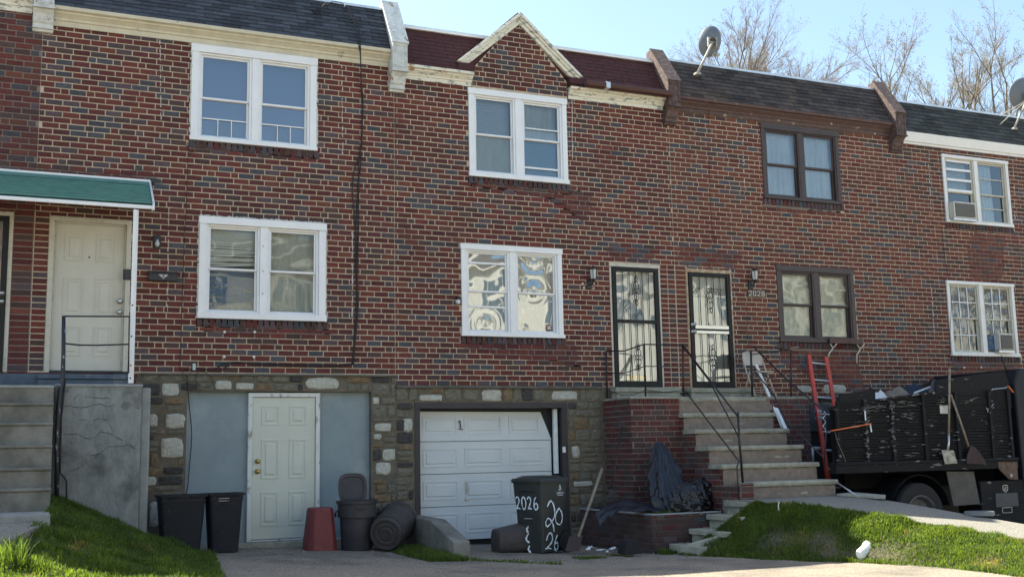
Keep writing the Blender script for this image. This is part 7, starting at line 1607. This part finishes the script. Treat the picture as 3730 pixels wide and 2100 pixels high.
# ================================================================== TREES beyond the roofs
def tree(u, vtop, Y, spread, seed, lab, leaders, vbase=420, dens=1., buds=.6, up=.55, twl=1., drop=115):
    r = random.Random(seed); base = N_(u, vbase, Y); top = N_(u, vtop, Y); H_ = top.z + 1.4
    t = thing('bare_tree', lab, 'tree', (base.x, Y, -1.4), 'bare spring trees behind the houses')
    br = MB(); bd = MB(); tw = MB()
    def perp(d):
        a = d.cross(Vector((r.uniform(-1, 1), r.uniform(-1, 1), r.uniform(-1, 1)))); return a.normalized()
    def grow(p, d, L_, rad_, lvl, mxl):
        n_ = 6 if lvl < 2 else 4; pts = [p]; rs = [rad_]; q = p.copy(); dd = d.copy()
        for i in range(n_):
            dd = (dd + perp(dd) * r.uniform(.04, .16) + Vector((0, 0, .07 * up))).normalized(); q = q + dd * (L_ / n_); pts.append(q.copy()); rs.append(rad_ * (1 - .78 * (i + 1) / n_))
        (br if lvl < 3 else tw).tube(pts, rs, 5 if lvl < 2 else 3, cap=False)
        if lvl >= 2 and buds:
            for i in range(int((2 if lvl > 2 else 1) * buds + r.random())):
                c = pts[0].lerp(pts[-1], r.random()) if lvl < mxl else pts[r.randrange(1, len(pts))]; c = c + Vector((r.uniform(-.02, .02), r.uniform(-.02, .02), r.uniform(-.02, .02))); a = perp(dd) * r.uniform(.010, .026); b_ = perp(a) * r.uniform(.007, .016); bd.quad(c - a, c + b_, c + a, c - b_)
        if lvl >= mxl: return
        k = {0: 11, 1: 9, 2: 6, 3: 4}.get(lvl, 4); k = int(k * dens + r.random())
        for i in range(k):
            f = r.uniform(.18, 1.0); j = min(n_ - 1, int(f * n_)); s_ = pts[j].lerp(pts[j + 1], f * n_ - j) if f < 1 else pts[-1]; dr = (pts[j + 1] - pts[j]).normalized(); ang = r.uniform(.4, .85); nd = (dr * math.cos(ang) + perp(dr) * math.sin(ang) + Vector((0, 0, .30 * up))).normalized()
            grow(s_, nd, L_ * r.uniform(.32, .52) * (1.05 - .45 * f), rs[j] * .55, lvl + 1, mxl)
    zfork = H_ * .38 - 1.4; MB_ = MB(); MB_.tube([(base.x, Y, -1.6), (base.x + .1, Y, zfork * .5), (base.x, Y, zfork)], [.32, .26, .22], 9); MB_.build('trunk', 'bark', t, smooth=True)
    for (uu, vt) in leaders:
        tip = N_(uu, vt + drop, Y + r.uniform(-.8, .8)); s_ = Vector((base.x, Y, zfork)); d = (tip - s_); L_ = d.length; grow(s_, (d.normalized() * 1.0 + Vector((0, 0, -.10 * up))).normalized(), L_ * 1.0, .12, 0, 4)
    br.build('branches', 'bark', t); tw.build('twigs', 'twig', t)
    if bd.v: bd.build('buds', 'bud', t)
tree(2700, 130, 17, 3, 5, 'bare tree behind the satellite dish on the brown-grey roof', [(2470, 200), (2560, 180), (2660, 165), (2740, 170), (2830, 195), (2930, 240)], buds=.12, dens=1.7, drop=85)
tree(3300, 170, 15, 3, 9, 'budding tree left of the three behind the right-hand roof', [(3140, 265), (3260, 175), (3355, 185), (3420, 240)], buds=.55, dens=1.15)
tree(3480, 105, 16, 3, 13, 'tallest budding tree behind the dark green roof', [(3430, 160), (3500, 200), (3575, 105)], buds=.55, dens=1.15)
tree(3690, 110, 15.5, 3, 21, 'budding tree behind the satellite dish at the right edge', [(3655, 108), (3730, 190), (3790, 150)], buds=.55, dens=1.15)

# ================================================================== HOUSES ACROSS THE STREET (seen mirrored in the glass)
def across(x, i, wallm, lab):
    t = thing('row_house', lab, 'house', (x, -30, -1.6), 'row houses across the street'); Yf = -27.0; W_ = 5.9
    MB().box(x, x + W_, -36, Yf, -1.6, 8.2).build('wall', wallm, t)
    r_ = MB(); r_.prism([(Yf + .35, 8.0), (Yf - .8, 9.0), (-36, 9.0), (-36, 8.0)], 'x', x, x + W_); r_.build('roof', 'far_roof', t); MB().box(x, x + W_, Yf, Yf + .38, 7.85, 8.02).build('cornice', 'far_trim', t)
    for (a, b_, c, d) in ((.8, 2.2, 5.3, 6.9), (3.6, 5.0, 5.3, 6.9), (.7, 2.6, 1.2, 2.9)):
        f_ = MB(); f_.box(x + a - .1, x + b_ + .1, Yf, Yf + .05, c - .1, d + .1); f_.box(x + (a + b_) / 2 - .03, x + (a + b_) / 2 + .03, Yf + .05, Yf + .09, c, d); f_.box(x + a, x + b_, Yf + .05, Yf + .09, (c + d) / 2 - .03, (c + d) / 2 + .03); wo_ = f_.build('window', 'far_trim', t); MB().box(x + a, x + b_, Yf + .05, Yf + .07, c, d).build('pane', 'far_glass', wo_)
    MB().box(x + 3.7, x + 4.8, Yf, Yf + .06, .3, 2.6).build('door', 'far_glass' if i % 2 else 'far_brick', t); MB().box(x + .2, x + W_ - .2, Yf, Yf + 1.6, 2.85, 3.0).build('porch_roof', 'far_trim', t)
    for q in (.35, W_ - .35): MB().box(x + q - .07, x + q + .07, Yf + 1.4, Yf + 1.54, .2, 2.85).build('porch_post', 'far_trim', t)
    MB().box(x, x + W_, Yf, Yf + 1.7, -1.6, .2).build('porch_base', 'far_cream', t); return t
names = ['first', 'second', 'third', 'fourth', 'fifth', 'sixth', 'seventh', 'eighth', 'ninth', 'tenth', 'eleventh', 'twelfth']
for i in range(12): across(-4 + i * 5.9, i, 'far_brick' if i in (0, 11) else 'far_cream', '%s porch house from the left across the street, %s' % (names[i], 'brick walled' if i in (0, 11) else 'cream walled'))
for root_, mb_ in REST.values(): mb_.build('brick_courses', BR, root_, kind='stuff')
